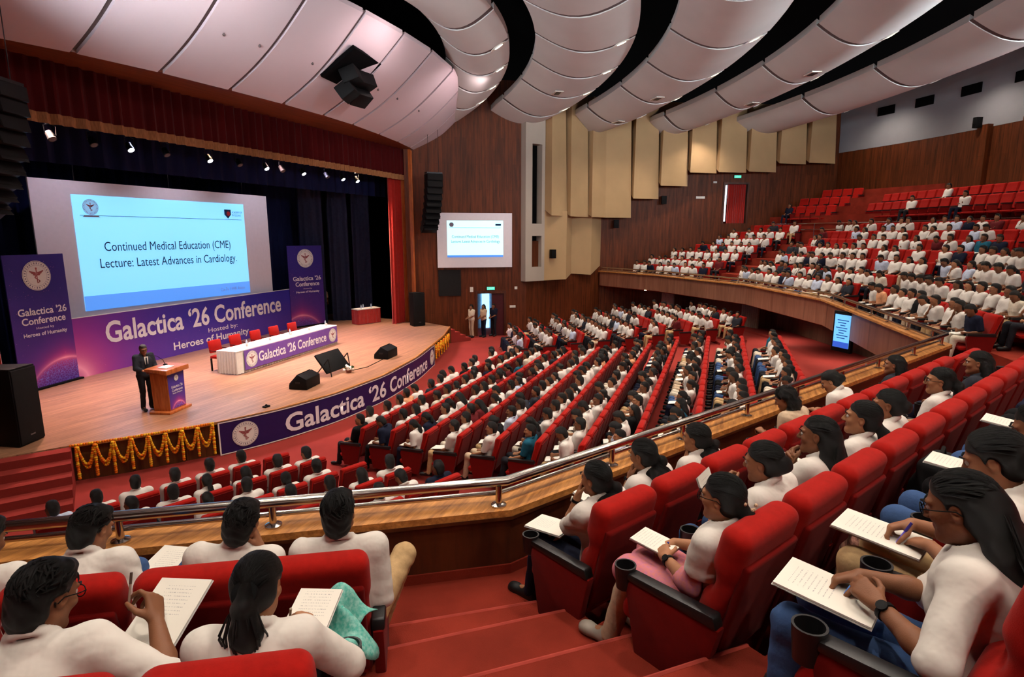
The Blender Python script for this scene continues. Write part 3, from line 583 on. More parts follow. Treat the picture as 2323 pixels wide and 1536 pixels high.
# ================================================================ balcony rail
RZ = LZ + .185
rr = empty('balcony_rail', (3.7, 1.53, LZ), label='polished steel rail with two bars along the balcony ledge', cat='railing'); inv = Matrix.Translation((-3.7, -1.53, -LZ))
m = MB(); rail_line(offs(RAILS, .0), RZ, .036, m, 12); o = m.build('top_bar', M['steel'], rr, smooth=True); o.matrix_parent_inverse = inv
m = MB(); rail_line(offs(RAILS, -.07), LZ + .065, .02, m); o = m.build('lower_bar', M['steel'], rr, smooth=True); o.matrix_parent_inverse = inv
m = MB(); m.tube([(0, 0, 0), (0, 0, .16)], .024, 12); m.lathe([(.058, .0), (.058, .012), (.03, .022)], n=16); m.tube([(0, 0, .06), (0, .07, .065)], .012, 6); POST = m.mesh('post', M['steel'], True)
posts = [(2.27, 3.68), (2.80, 2.90), (3.66, 1.57), (4.72, .95), (5.62, .44), (6.66, -.15), (7.68, -.73), (8.8, -1.37), (9.9, -2.0), (11.2, -2.75), (12.45, -3.46)]
for i in range(3, len(RAIL) - 1):
    a, b = Vector(RAIL[i]), Vector(RAIL[i + 1]); L = (b - a).length; n = max(2, round(L / 1.15))
    posts += [tuple(a + (b - a) * ((k + .5) / n)) for k in range(n)]
for p in posts:
    o = link('post', POST, rr); o.location = (p[0] - 3.7, p[1] - 1.53, 0)
    # turn the stub of the post towards the lower bar
    j = min(range(len(RAIL) - 1), key=lambda j: abs((Vector(RAIL[j + 1]) - Vector(RAIL[j])).normalized().cross(Vector(p) - Vector(RAIL[j]))) + (0 if 0 <= (Vector(p) - Vector(RAIL[j])).dot((Vector(RAIL[j + 1]) - Vector(RAIL[j])).normalized()) <= (Vector(RAIL[j + 1]) - Vector(RAIL[j])).length else 9))
    t = Vector(RAIL[j + 1]) - Vector(RAIL[j]); o.rotation_euler.z = math.atan2(t.y, t.x)
# half steps of the aisle beside the camera
AL = Vector((.848, .53)); AT = Vector((.53, -.848)); BN = Vector((.488, .873)); BT = Vector((.873, -.488))
def lb(n, t): p = AL * n + AT * t; return (p.x, p.y)        # left block: n towards the rail, t along the row to the aisle
def rb(n, t): p = BN * n + BT * t; return (p.x, p.y)        # right block: t along the row away from the aisle
def aisle(dl, dr, depth, z): MB().prism([lb(dl, -.27), lb(dl - depth, -.32), rb(dr - depth, 2.2), rb(dr, 2.28)][::-1], z - .3, z).build('floor_aisle_step', M['carpet'], **S)
ST_ = ((3.26, 2.56, F1 + .11, .55), (2.86, 2.20, F1 + .262, .75), (2.28, 1.62, F1 + .46, .72), (1.74, 1.12, F1 + .672, .8))
for dl, dr, z, dp in ST_: aisle(dl, dr, dp, z)
for dl, dr, z, dp in ST_:
    m = MB(); m.tube([(*lb(dl, -.27), z - .004), (*rb(dr, 2.28), z - .004)], .012, 6); m.build('trim_step_nosing', M['nosing'], smooth=True, **S)
# ================================================================ chairs
SEATS = []          # every seat that can hold a person: (block, row, index, location, rz)
def addrow(block, row, a, d, z, idx, face, pitch=PITCH):
    for i in idx: SEATS.append((block, row, i, (a[0] + d[0] * pitch * i, a[1] + d[1] * pitch * i, z), face))
def face_of(nx, ny): return math.atan2(ny, nx) - math.pi / 2
SB = .20            # the top of a chair back stands this far behind the chair origin
# near right block: rows parallel to the rail diagonal
for r_, (n, t0, cnt) in enumerate(((1.97, 2.24, 14), (1.07, 2.085, 15), (.06, 1.745, 15), (-.85, 1.5, 15), (-1.8, 1.5, 16))):
    a = rb(n + SB, t0 + PITCH / 2); addrow('near', r_ + 1, a, (BT.x, BT.y), bfloor(r_ + 1), range(cnt), face_of(BN.x, BN.y))
# near left block
for r_, (n, t0) in enumerate(((2.56, -.48), (1.52, -.56))):
    a = lb(n + SB, t0); addrow('corner', r_ + 1, a, (-AT.x, -AT.y), bfloor(r_ + 1), range(4), face_of(AL.x, AL.y), .54)
# stalls: centre block, right block, left block
for r_, y in enumerate(ROWY):
    a = (9.65 - .13 * r_ + .275, y + SB); 
    cnt = [16, 16, 16, 16, 17, 17, 18, 19, 20, 20, 20][r_]
    addrow('centre', r_ + 1, a, (math.cos(.035), math.sin(.035)), STEP * r_, range(cnt), .035)
for r_, (x, y) in enumerate(RENDS):
    dx, dy = math.cos(R(30)), math.sin(R(30)); cnt = [6, 8, 9, 10, 10, 11, 11, 11, 8][r_]
    addrow('right', r_ + 1, (x + .275 * dx - dy * SB, y + .275 * dy + dx * SB), (dx, dy), STEP * r_, range(cnt), R(30))
for r_, (x, y) in enumerate(LENDS):
    dx, dy = -math.cos(R(20)), math.sin(R(20)); cnt = [7, 6, 5, 4, 3][r_]
    addrow('left', r_ + 1, (x + .275 * dx + dy * SB, y + .275 * dy - dx * SB), (dx, dy), STEP * r_, range(cnt), R(-20))
# far balcony: back-centre block, right diagonal block, right side block
def block(name, p0, p1, rows, inset0, inset1, shift=0):
    a, b = Vector(p0), Vector(p1); t = (b - a).normalized(); n = Vector((-t.y, t.x))
    for k in rows:
        d = 1.30 + .98 * (k - 1) if k < 8 else 1.30 + .98 * 6 + 1.45 + .95 * (k - 8)
        L0 = inset0(k); L1 = (b - a).length - inset1(k); c = int((L1 - L0) / PITCH)
        s = a - n * (d - SB) + t * (L0 + PITCH / 2); addrow(name, k, s, t, bfloor(k), range(c), face_of(n.x, n.y))
block('back', RAIL[3], RAIL[5], range(1, 9), lambda k: .9, lambda k: .6 - .25 * k)
block('diagonal', RAIL[5], (27.6, 1.1), range(1, 13), lambda k: .6 - .28 * k, lambda k: .2 - .35 * k)
block('side', (28.0, 1.6), RAIL[8], range(1, 12), lambda k: .8 - .16 * k - (.8 if k > 7 else 0), lambda k: .35)
_th, _p = R(21.8), R(10.25)
_fw = Vector((math.cos(_p) * math.cos(_th), math.cos(_p) * math.sin(_th), -math.sin(_p))); _rt = Vector((math.sin(_th), -math.cos(_th), 0)); _up = _rt.cross(_fw)
def view_of(p):                              # where a point of the hall falls in the view, to leave out seats that no one can see from here
    d = Vector(p) - Vector((0, 0, ZC)); z = d.dot(_fw); return (1161.5 + 1300 * d.dot(_rt) / z, 768 - 1300 * d.dot(_up) / z, z) if z > .3 else (-9999, -9999, z)
def inhall(s):                               # keep clear of the far side wall and the back wall
    if s[0] not in ('back', 'diagonal', 'side'): return True
    p = Vector((s[3][0], s[3][1])); return (p - SW0).dot(SWN) > .75 and (p - Vector((CX, CY))).length < RB - .9 and not (s[0] == 'side' and (p - Vector((27.2, .9))).dot(Vector((.56, .83))) < -2.9 and 0)
def rail_y(x): return 1192 - .0878 * x if x < 1150 else 1091 - .334 * (x - 1150)
def shows(s, mx=60):
    if not inhall(s): return False
    x, y, z = view_of((s[3][0], s[3][1], s[3][2] + 1.2))
    if s[0] in ('centre', 'right', 'left') and 0 < x < 2200 and y > rail_y(x) + 12: return False
    return z > .3 and -mx < x < 2323 + mx and -mx < y < 1536 + 260
# ================================================================ stage: drapes, screens, banners
def wl(o, root): o.parent = root; o.matrix_parent_inverse = root.matrix_basis.inverted() if root.matrix_basis != Matrix() else Matrix.Identity(4); return o
def inroot(root, o):                          # parent a part built in hall coordinates
    o.parent = root; o.matrix_parent_inverse = (Matrix.Translation(root.location) @ Matrix.Rotation(root.rotation_euler.z, 4, 'Z')).inverted(); return o
def drape(name, p0, p1, z0, z1, n, amp, m, nz=1, th=.0, gather=0):
    a, b = Vector(p0), Vector(p1); t = (b - a).normalized(); q = Vector((-t.y, t.x)); L = (b - a).length; k = MB(); nu = max(12, int(n * 6))
    def f(u, v):
        w = math.sin(u * n * 2 * math.pi + .6 * math.sin(u * n * 1.3)) * amp + .35 * amp * math.sin(u * n * 4.1 + 1)
        p = a + t * (u * L) + q * w * (1 - gather * v); return (p.x, p.y, z0 + (z1 - z0) * v)
    k.sheet(nu, nz, f); me = k.mesh(name, m, True); return me
def thing_mesh(name, me, label, cat, group=None): return link(name, me, label=label, cat=cat, group=group)
VZ0, VZ1 = ZC + 2.55, ZC + 4.0
val = thing_mesh('stage_valance', drape('stage_valance', (6.3, 15.25), (24.95, 15.25), VZ0 + .22, VZ1, 62, .055, M['valance']), 'dark red pleated valance hanging across the top of the stage opening', 'curtain')
fr = link('fringe', drape('fringe', (6.3, 15.22), (24.95, 15.22), VZ0, VZ0 + .24, 62, .055, M['fringe']), val, label='tan gold fringe')
thing_mesh('stage_border', drape('stage_border', (5.5, 16.9), (25.2, 16.9), ZC + 1.85, ZC + 4.2, 40, .06, M['navy']), 'navy pleated border drape hanging behind the red valance', 'curtain')
thing_mesh('stage_curtain', drape('stage_curtain', (23.35, 15.5), (24.35, 15.45), STG, VZ0 + .4, 8, .08, M['redcurtain']), 'bright red gathered curtain at the right side of the stage opening', 'curtain')
thing_mesh('stage_curtain', drape('stage_curtain', (6.4, 15.5), (7.5, 15.5), STG, VZ0 + .4, 8, .08, M['redcurtain']), 'red gathered curtain at the left side of the stage, behind the big loudspeaker', 'curtain')
thing_mesh('backdrop_drape', drape('backdrop_drape', (5.0, 20.6), (24.3, 20.6), STG, ZC + 4.2, 55, .09, M['navy']), 'wide navy pleated backdrop drape behind the projection screen', 'curtain')
for i, (a, b, z1) in enumerate((((21.9, 19.6), (22.7, 18.9), 3.2), ((23.1, 18.9), (23.75, 18.25), 3.2), ((24.0, 18.2), (24.5, 17.5), 3.2))):
    thing_mesh('side_leg_drape', drape('side_leg_drape', a, b, STG, ZC + z1, 3, .05, M['leg']), f'grey-blue flat masking drape, {["nearest the purple roll-up banner", "in the middle of three by the right wing", "beside the red side curtain"][i]}', 'curtain', 'masking drapes at the right wing')
MB().prism([(23.9, 20.7), (31, 20.7), (31, 20.9), (23.9, 20.9)], 0, 14).build('wall_backstage', mat('backstage_blue', (26, 32, 48), .8), **S)
MB().prism([(28.5, 15.4), (28.7, 15.4), (28.7, 20.8), (28.5, 20.8)], 0, 14).build('wall_wing', M['black'], **S); MB().prism([(24.9, 15.3), (28.7, 15.3), (28.7, 15.5), (24.9, 15.5)], 0, 14).build('wall_wing', M['black'], **S)
# fonts
def text_mesh(body, size, offset=.0, align='CENTER', spacing=1.0, lines=1.0, extrude=.0):
    cu = bpy.data.curves.new('txt', 'FONT'); cu.body = body; cu.size = size; cu.offset = offset; cu.align_x = align; cu.align_y = 'CENTER'; cu.space_character = spacing; cu.space_line = lines; cu.extrude = extrude; cu.resolution_u = 3
    o = bpy.data.objects.new('txt', cu); COL.objects.link(o); dg = bpy.context.evaluated_depsgraph_get(); me = bpy.data.meshes.new_from_object(o.evaluated_get(dg)); bpy.data.objects.remove(o); bpy.data.curves.remove(cu); return me
def fit(me, width=None, height=None):         # scale a text mesh to a width, keeping its proportions unless both are given
    n = len(me.vertices); c = np.empty(n * 3, np.float32); me.vertices.foreach_get('co', c); c = c.reshape(-1, 3); lo, hi = c.min(0), c.max(0); sx = width / (hi[0] - lo[0]) if width else None; sy = height / (hi[1] - lo[1]) if height else sx; sx = sx or sy
    c = (c - (lo + hi) / 2) * [sx, sy, 1]; me.vertices.foreach_set('co', c.astype(np.float32).ravel()); me.update(); return me
def put(me, name, m, frame, uv, parent, out=.012, label=None):   # lay a flat mesh (x right, y up) on a frame (origin, right, up)
    o0, rt, up = (Vector(a) for a in frame); nr = rt.cross(up); me.materials.clear(); me.materials.append(m)
    for v in me.vertices: v.co = o0 + rt * (uv[0] + v.co.x) + up * (uv[1] + v.co.y) + nr * (out + v.co.z)
    o = link(name, me, label=label); return inroot(parent, o)
INKRED = mat('ink_crest', (150, 84, 84), .6, .2); INKGREY = mat('ink_grey', (122, 112, 130), .6, .2)
def crest(rad, n=40):                         # round crest: pale disc, ring line with ticks, winged staff with a snake
    m = MB(); m.add([(rad * math.cos(2 * math.pi * k / n), rad * math.sin(2 * math.pi * k / n), 0) for k in range(n)], [tuple(range(n))], 0)
    def ring(r0, r1, z, mi):
        vs = [(r * math.cos(2 * math.pi * k / n), r * math.sin(2 * math.pi * k / n), z) for r in (r0, r1) for k in range(n)]
        m.add(vs, [(k, (k + 1) % n, n + (k + 1) % n, n + k)[::-1] for k in range(n)], mi)
    ring(rad * .94, rad * .965, .003, 2); ring(rad * .70, rad * .715, .003, 2)
    for k in range(30):
        a = 2 * math.pi * k / 30; c, s = math.cos(a), math.sin(a); w = .035 if k % 3 else .02
        q = [(rad * (.77 * c - w * s), rad * (.77 * s + w * c)), (rad * (.77 * c + w * s), rad * (.77 * s - w * c)), (rad * (.88 * c + w * s), rad * (.88 * s - w * c)), (rad * (.88 * c - w * s), rad * (.88 * s + w * c))]
        m.add([(x, y, .003) for x, y in q], [(0, 1, 2, 3)], 2)
    def poly(p, mi=1): m.add([(x * rad, y * rad, .004) for x, y in p], [tuple(range(len(p)))], mi)
    poly([(-.035, -.5), (.035, -.5), (.035, .42), (-.035, .42)])
    for sx in (-1, 1):
        for j in range(3): poly([(sx * x, y) for x, y in ((.05, .22 - .07 * j), (.52 - .12 * j, .36 - .11 * j), (.46 - .12 * j, .24 - .11 * j), (.05, .14 - .07 * j))])
    p = [(.17 * math.sin(t * 9) * (1 - .4 * t), -.5 + .75 * t) for t in np.linspace(0, 1, 26)]
    for (x0, y0), (x1, y1) in zip(p, p[1:]): poly([(x0 - .045, y0), (x0 + .045, y0), (x1 + .045, y1), (x1 - .045, y1)])
    poly([(.07 * math.cos(t), .48 + .07 * math.sin(t)) for t in np.linspace(0, 2 * math.pi, 10)[:-1]])
    me = m.mesh('crest', [M['paper'], INKRED, INKGREY]); return me
def putcrest(rad, frame, uv, parent, out=.010):
    o0, rt, up = (Vector(a) for a in frame); nr = rt.cross(up); me = crest(rad)
    for v in me.vertices: v.co = o0 + rt * (uv[0] + v.co.x) + up * (uv[1] + v.co.y) + nr * (out + v.co.z)
    return inroot(parent, link('crest', me, label='round pale crest with a winged staff'))
def poster(name, ax, ay, w, h, glow=(.72, .18, .5), top=(38, 30, 110), low=(88, 46, 140)):
    """printed night-sky artwork: violet ground, a glowing planet rim near the foot, specks of light. ax, ay: world axes as (origin, dir)"""
    t = NT(name); tc = t.n('ShaderNodeTexCoord'); 
    def dot(o, d):
        s = t.n('ShaderNodeVectorMath', operation='SUBTRACT'); s.inputs[1].default_value = o; t.l(tc.outputs['Object'], s.inputs[0])
        k = t.n('ShaderNodeVectorMath', operation='DOT_PRODUCT'); k.inputs[1].default_value = d; t.l(s.outputs[0], k.inputs[0]); return k.outputs['Value']
    u, v = dot(*ax), dot(*ay)
    def mth(op, a, b=None):
        n = t.n('ShaderNodeMath', operation=op)
        for i, x in enumerate((a, b)):
            if x is None: continue
            if isinstance(x, (int, float)): n.inputs[i].default_value = x
            else: t.l(x, n.inputs[i])
        return n.outputs[0]
    vv = mth('DIVIDE', v, h); gx, gy, gr = glow
    nz = t.n('ShaderNodeTexNoise', i_Scale=2.2, i_Detail=5); t.l(tc.outputs['Object'], nz.inputs['Vector'])
    rp = t.n('ShaderNodeValToRGB'); e = rp.color_ramp.elements; e[0].color = (*srgb(low), 1); e[1].color = (*srgb(top), 1); e[0].position = .15; e[1].position = .75; t.l(mth('ADD', vv, mth('MULTIPLY', mth('SUBTRACT', nz.outputs['Fac'], .5), .5)), rp.inputs['Fac'])
    dx = mth('SUBTRACT', u, gx * w); dy = mth('SUBTRACT', v, (gy - gr) * w); r = mth('SQRT', mth('ADD', mth('MULTIPLY', dx, dx), mth('MULTIPLY', dy, dy)))
    dd = mth('DIVIDE', mth('SUBTRACT', r, gr * w), w)
    halo = mth('EXPONENT', mth('MULTIPLY', mth('ABSOLUTE', dd), -9.0)); line = mth('EXPONENT', mth('MULTIPLY', mth('ABSOLUTE', dd), -45.0))
    fade = mth('EXPONENT', mth('MULTIPLY', mth('ABSOLUTE', mth('DIVIDE', dx, w)), -2.2))
    m1 = t.n('ShaderNodeMix', data_type='RGBA'); m1.inputs['B'].default_value = (*srgb((214, 58, 130)), 1); t.l(mth('MULTIPLY', mth('MULTIPLY', halo, fade), 1.0), m1.inputs['Factor']); t.l(rp.outputs['Color'], m1.inputs['A'])
    m2 = t.n('ShaderNodeMix', data_type='RGBA'); m2.inputs['B'].default_value = (*srgb((255, 170, 200)), 1); t.l(mth('MULTIPLY', line, fade), m2.inputs['Factor']); t.l(m1.outputs['Result'], m2.inputs['A'])
    ins = mth('LESS_THAN', dd, -.04); v2 = t.n('ShaderNodeTexVoronoi', i_Scale=14.0, feature='DISTANCE_TO_EDGE'); t.l(tc.outputs['Object'], v2.inputs['Vector'])
    net = mth('MULTIPLY', mth('LESS_THAN', v2.outputs['Distance'], .05), mth('MULTIPLY', ins, .55))
    m3 = t.n('ShaderNodeMix', data_type='RGBA'); m3.inputs['B'].default_value = (*srgb((120, 130, 230)), 1); t.l(net, m3.inputs['Factor']); t.l(m2.outputs['Result'], m3.inputs['A'])
    vo = t.n('ShaderNodeTexVoronoi', i_Scale=16.0); t.l(tc.outputs['Object'], vo.inputs['Vector']); st = mth('MULTIPLY', mth('LESS_THAN', vo.outputs['Distance'], .10), mth('GREATER_THAN', nz.outputs['Fac'], .56))
    m4 = t.n('ShaderNodeMix', data_type='RGBA'); m4.inputs['B'].default_value = (*srgb((240, 150, 200)), 1); t.l(mth('MULTIPLY', st, .7), m4.inputs['Factor']); t.l(m3.outputs['Result'], m4.inputs['A'])
    t.l(m4.outputs['Result'], t.b.inputs['Base Color']); t.set(Roughness=.5, Specular_IOR_Level=.3); return t.m
def panel(name, p0, p1, z0, z1, m, th=.03, parent=None, **k):   # upright board; its face looks to the right of p1 -> p0 ... towards the hall
    a, b = Vector((*p0, 0)), Vector((*p1, 0)); t = (b - a).normalized(); n = Vector((t.y, -t.x, 0)); q = MB()
    q.prism([(a + n * 0)[:2], (b + n * 0)[:2], (b - n * th)[:2], (a - n * th)[:2]], z0, z1); o = q.build(name, m, **k)
    if parent: inroot(parent, o)
    return o
def frame(p0, z): return lambda p1: None
def fr_of(p0, p1, z0): a, b = Vector((*p0, z0)), Vector((*p1, z0)); return (a, (b - a).normalized(), Vector((0, 0, 1)))
# ---- projection screen and its slide
sc = empty('projection_screen', (10.7, 19.4, ZC - 2.6), label='large white projection screen with a light-blue slide behind the stage', cat='screen')
panel('screen_cloth', (10.70, 19.4), (19.76, 19.4), ZC - 2.62, ZC + 1.65, M['screen'], .05, sc)
m = MB(); [m.tube([(x, 19.43, ZC + 1.6), (x, 19.43, ZC + 9.0)], .012, 6) for x in (12, 15.2, 18.5)]; inroot(sc, m.build('suspension_cable', M['dkmetal']))
panel('weight_bar', (10.70, 19.38), (19.76, 19.38), ZC - 2.74, ZC - 2.60, M['dark'], .07, sc)
panel('slide', (11.82, 19.385), (18.47, 19.385), ZC - 2.40, ZC + 1.24, emit('slide_light', (128, 208, 255), .92), .01, sc, label='light-blue lit slide with navy text')
panel('slide_footer', (11.82, 19.375), (18.47, 19.375), ZC - 2.40, ZC - 1.93, emit('slide_footer_blue', (86, 148, 236), .85), .008, sc)
F = fr_of((11.82, 19.36), (18.47, 19.36), ZC - 2.40)
put(fit(text_mesh('Continued Medical Education (CME)', .4, .0), 5.0, .40), 'lettering', M['navyink'], F, (3.30, 1.98), sc)
put(fit(text_mesh('Lecture: Latest Advances in Cardiology.', .4, .0), 5.45, .40), 'lettering', M['navyink'], F, (3.33, 1.44), sc)
panel('slide_rule', (12.0, 19.36), (18.3, 19.36), ZC + .60, ZC + .615, M['navyink'], .006, sc)
put(fit(text_mesh("Ca-7v 1998 Absm", .2, .0), 1.2, .14), 'lettering', mat('ink_pale', (190, 220, 250), .6), F, (5.75, .24), sc)
cr = crest(.25); ix = [p.material_index for p in cr.polygons]; put(cr, 'slide_logo', INKGREY, F, (.52, 3.27), sc, .01); cr.materials.clear(); [cr.materials.append(x) for x in (emit('slide_light_b', (118, 168, 205), .8), INKRED, INKGREY)]
cr.polygons.foreach_set('material_index', ix); cr.update()
m = MB(); m.add([(-.28, -.02, 0), (.28, -.02, 0), (.2, .03, 0), (-.2, .03, 0)], [(0, 1, 2, 3)]); put(m.mesh('ribbon', INKGREY), 'slide_logo', INKGREY, F, (.52, 2.98), sc, .01)
m = MB(); m.add([(-.16, .16, 0), (.16, .16, 0), (.16, -.04, 0), (0, -.2, 0), (-.16, -.04, 0)], [(0, 4, 3, 2, 1)][::1]); m.f[0] = m.f[0][::-1]; put(m.mesh('shield', M['navyink']), 'slide_logo', M['navyink'], F, (5.80, 3.24), sc, .01, )
m = MB(); m.add([(.05 + .09 * math.cos(a) , .09 * math.sin(a), 0) for a in np.linspace(0, 2 * math.pi, 14)[:-1]], [tuple(range(13))]); put(m.mesh('heart', INKRED), 'slide_logo', mat('ink_red', (170, 40, 50), .6), F, (5.78, 3.24), sc, .014)
put(fit(text_mesh('ACADEMY OF\nPHYSICIANS', .12, .0, 'LEFT'), .52, .2), 'lettering', M['navyink'], F, (6.26, 3.24), sc)
# ---- long purple banner across the foot of the screen
B0, B1 = (10.72, 18.31), (20.61, 19.18); BL = (Vector(B1) - Vector(B0)).length
ba = (Vector((*B0, STG)), ((Vector((*B1, 0)) - Vector((*B0, 0))).normalized())); bz = ((0, 0, STG), (0, 0, 1))
bn = empty('stage_banner', (*B0, STG), label='long purple banner lettered Galactica 26 Conference below the projection screen', cat='banner')
panel('board', B0, B1, STG, STG + 1.80, poster('art_long', ((ba[0].x, ba[0].y, 0), tuple(ba[1])), bz, BL, 1.8, (-.02, .04, .05), (44, 40, 150), (78, 54, 156)), .05, bn)
panel('edge', B0, B1, STG + 1.80, STG + 1.82, M['paper'], .05, bn)
F = fr_of(B0, B1, STG); APO = '\u2018'
put(fit(text_mesh(APO + '26', 1, .03), 1.5), 'x', M['letter'], F, (0, 0), bn) if 0 else None
put(fit(text_mesh('Galactica ' + APO + '26 Conference', 1, .022), 8.2, .72), 'lettering', M['letter'], F, (5.08, 1.24), bn, label='large white lettering')
put(fit(text_mesh('Hosted by:', 1, .006), 1.5, .22), 'lettering', M['letter'], F, (5.75, .64), bn)
put(fit(text_mesh('Heroes of Humanity', 1, .018), 3.7, .36), 'lettering', M['letter'], F, (5.25, .30), bn)
# ---- two tall banners
def rollup(p0, p1, h, lines, label, glow):
    e = empty('rollup_banner', (*p0, STG), label=label, cat='banner'); L = (Vector(p1) - Vector(p0)).length; F = fr_of(p0, p1, STG); d = F[1]
    panel('print', p0, p1, STG + .03, STG + h, poster('art_tall', ((p0[0], p0[1], 0), tuple(d)), ((0, 0, STG), (0, 0, 1)), L, h, glow, (40, 30, 120), (70, 40, 130)), .03, e)
    q = MB(); q.box((0, 0, 0), (L + .1, .22, .05)); b = q.build('base', M['dark']); b.location = Vector((*p0, STG + .026)) + d * L / 2; b.rotation_euler.z = math.atan2(d.y, d.x); bpy.context.view_layer.update(); inroot(e, b)
    putcrest(L * .235, F, (L * .5, h * .845), e)
    for txt, w, hh, y in lines: put(fit(text_mesh(txt, 1, .02 if hh > .12 else .008), w * L, hh), 'lettering', M['letter'], F, (L * .52, y * h), e)
    return e
ls = (("Galactica '26", .82, .21, .585), ('Conference', .74, .20, .515), ('Hosted by', .30, .08, .455), ('Heroes of Humanity', .74, .14, .41))
rollup((9.02, 17.9), (10.72, 18.29), 3.72, ls, 'tall purple banner with crest at the left of the stage', (.8, .42, .75))
rollup((20.52, 19.15), (22.26, 18.68), 3.76, (("Galactica '26", .82, .21, .60), ('Conference', .70, .20, .53), ('Hosted by', .25, .07, .47), ('Heroes of Humanity', .68, .13, .43)), 'narrow tall purple banner with crest right of the projection screen', (.3, .3, .62))
# ================================================================ stage: table, chairs, podium, equipment
tb = empty('conference_table', (12.78, 14.19, STG), math.atan2(.59, 5.47), label='long table under a white cloth on stage with a purple name banner', cat='table'); TL = 5.5
m = MB(); m.box((TL / 2, .36, .72), (TL, .74, .03)); m.build('table_top', M['white'], tb)
def skirt(mb, a, b, n, amp=.018): 
    a, b = Vector(a), Vector(b); t = (b - a).normalized(); q = Vector((-t.y, t.x)); L = (b - a).length
    mb.sheet(int(n * 6), 1, lambda u, v: (*(a + t * u * L + q * amp * math.sin(u * n * 6.283) * (1.2 - v)), .02 + .70 * v))
m = MB(); skirt(m, (0, .73), (0, 0), 7); skirt(m, (0, 0), (TL, 0), 40); skirt(m, (TL, 0), (TL, .73), 7); m.build('cloth_skirt', M['white'], tb, smooth=True)
m = MB(); m.box((TL / 2 + .12, -.035, .40), (TL - .36, .012, .62)); m.build('name_banner', mat('banner_lilac', (104, 70, 150), .55, .3, var=.06), tb)
def lay(me, parent, M4, mats, name, label=None):
    if not isinstance(mats, list): me.materials.clear(); me.materials.append(mats)
    me.transform(M4); return link(name, me, parent, label=label)
UPR = Matrix.Rotation(R(90), 4, 'X')
cm = [M['paper'], INKRED, INKGREY]
lay(crest(.26), tb, Matrix.Translation((.62, -.046, .40)) @ UPR, cm, 'crest'); lay(crest(.26), tb, Matrix.Translation((TL - .38, -.046, .40)) @ UPR, cm, 'crest')
lay(fit(text_mesh('Galactica ' + APO + '26 Conference', 1, .02), 3.75, .34), tb, Matrix.Translation((TL / 2 + .05, -.05, .41)) @ UPR, M['letter'], 'lettering')
m = MB(); m.lathe([(.025, 0), (.04, .0), (.045, .05), (.036, .09), (.032, .09), (.03, .02)], n=12); CUP = m.mesh('cup', M['paper'], True)
m = MB(); m.lathe([(.03, 0), (.032, .01), (.032, .13), (.014, .17), (.014, .19)], n=10); BOT = m.mesh('water_bottle', mat('bottle_plastic', (190, 205, 220), .15, .5), True)
m = MB(); m.box((0, 0, .006), (.3, .21, .012)); SHEET = m.mesh('folder', M['paper'])
tm = tb.matrix_basis
bpy.context.view_layer.update(); TM = Matrix.Translation(tb.location) @ Matrix.Rotation(tb.rotation_euler.z, 4, 'Z')
TW = ['first', 'second', 'third', 'fourth', 'fifth']
for i in range(5):
    x = .55 + i * 1.1
    for me, nm, dx, dy, cat, lb in ((CUP, 'cup', .3, .30, 'cup', 'small white cup'), (BOT, 'water_bottle', .42, .42, 'bottle', 'clear water bottle'), (SHEET, 'folder', 0, .36, 'papers', 'white folder of papers')):
        if nm == 'water_bottle' and i in (1, 3): continue
        o = link(nm, me, label=f'{lb} on the conference table by the {TW[i]} chair from the podium', cat=cat, group=f'{cat} on the conference table'); o.location = TM @ Vector((x + dx, dy, .737)); o.rotation_euler.z = tb.rotation_euler.z + (i * .2 - .3)
def stage_chair(loc, rz, label):
    o = empty('meeting_chair', loc, rz, label=label, cat='chair', group='red chairs behind the conference table'); fm = M['valance']
    m = MB(); m.box((0, 0, .44), (.5, .46, .09)); m.build('seat', M['red'], o, bevel=.03)
    m = MB(); m.box((0, -.23, .76), (.5, .08, .40), M=Matrix.Rotation(R(8), 3, 'X')); m.build('backrest', M['red'], o, bevel=.035)
    for sx in (-1, 1):
        for sy in (-1, 1): m = MB(); m.box((sx * .23, sy * .20, .2), (.04, .04, .4)); m.build('leg', M['dark'], o)
        m = MB(); m.tube([(sx * .27, .18, .42), (sx * .27, .18, .64), (sx * .27, -.2, .66)], .02, 6); m.build('armrest', fm, o)
    return o
for i, (x, y) in enumerate(((13.18, 15.25), (14.16, 15.45), (15.1, 15.52), (16.05, 15.6), (17.0, 15.62))): stage_chair((x, y, STG), R(186), f'red padded chair behind the white stage table, {TW[i]} from the podium')
# ---- podium
pd = empty('podium', (9.5, 12.85, STG), math.atan2(.2, .72) - .0, label='wooden lectern with a purple printed front at the front of the stage', cat='lectern')
m = MB(); m.prism([(-.40, -.27), (.40, -.27), (.40, .27), (-.40, .27)], 0, .06); m.build('plinth', M['podium'], pd, bevel=.01)
m = MB(); V8 = [(-.31, -.20), (.31, -.20), (.31, .22), (-.31, .22)]; m.add([(x * .92, y, .06) for x, y in V8] + [(x, y, 1.0) for x, y in V8], [(3, 2, 1, 0), (4, 5, 6, 7), (0, 1, 5, 4), (1, 2, 6, 5), (2, 3, 7, 6), (3, 0, 4, 7)]); m.build('body', M['podium'], pd)
m = MB(); m.add([(-.27, -.206, .09), (.27, -.206, .09), (.29, -.212, .98), (-.29, -.212, .98)], [(0, 1, 2, 3)]); m.build('front_print', poster('art_podium', ((-.28, 0, 0), (1, 0, 0)), ((0, 0, .06), (0, 0, 1)), .56, .95, (.55, .32, .42), (60, 44, 140), (78, 46, 140)), pd)
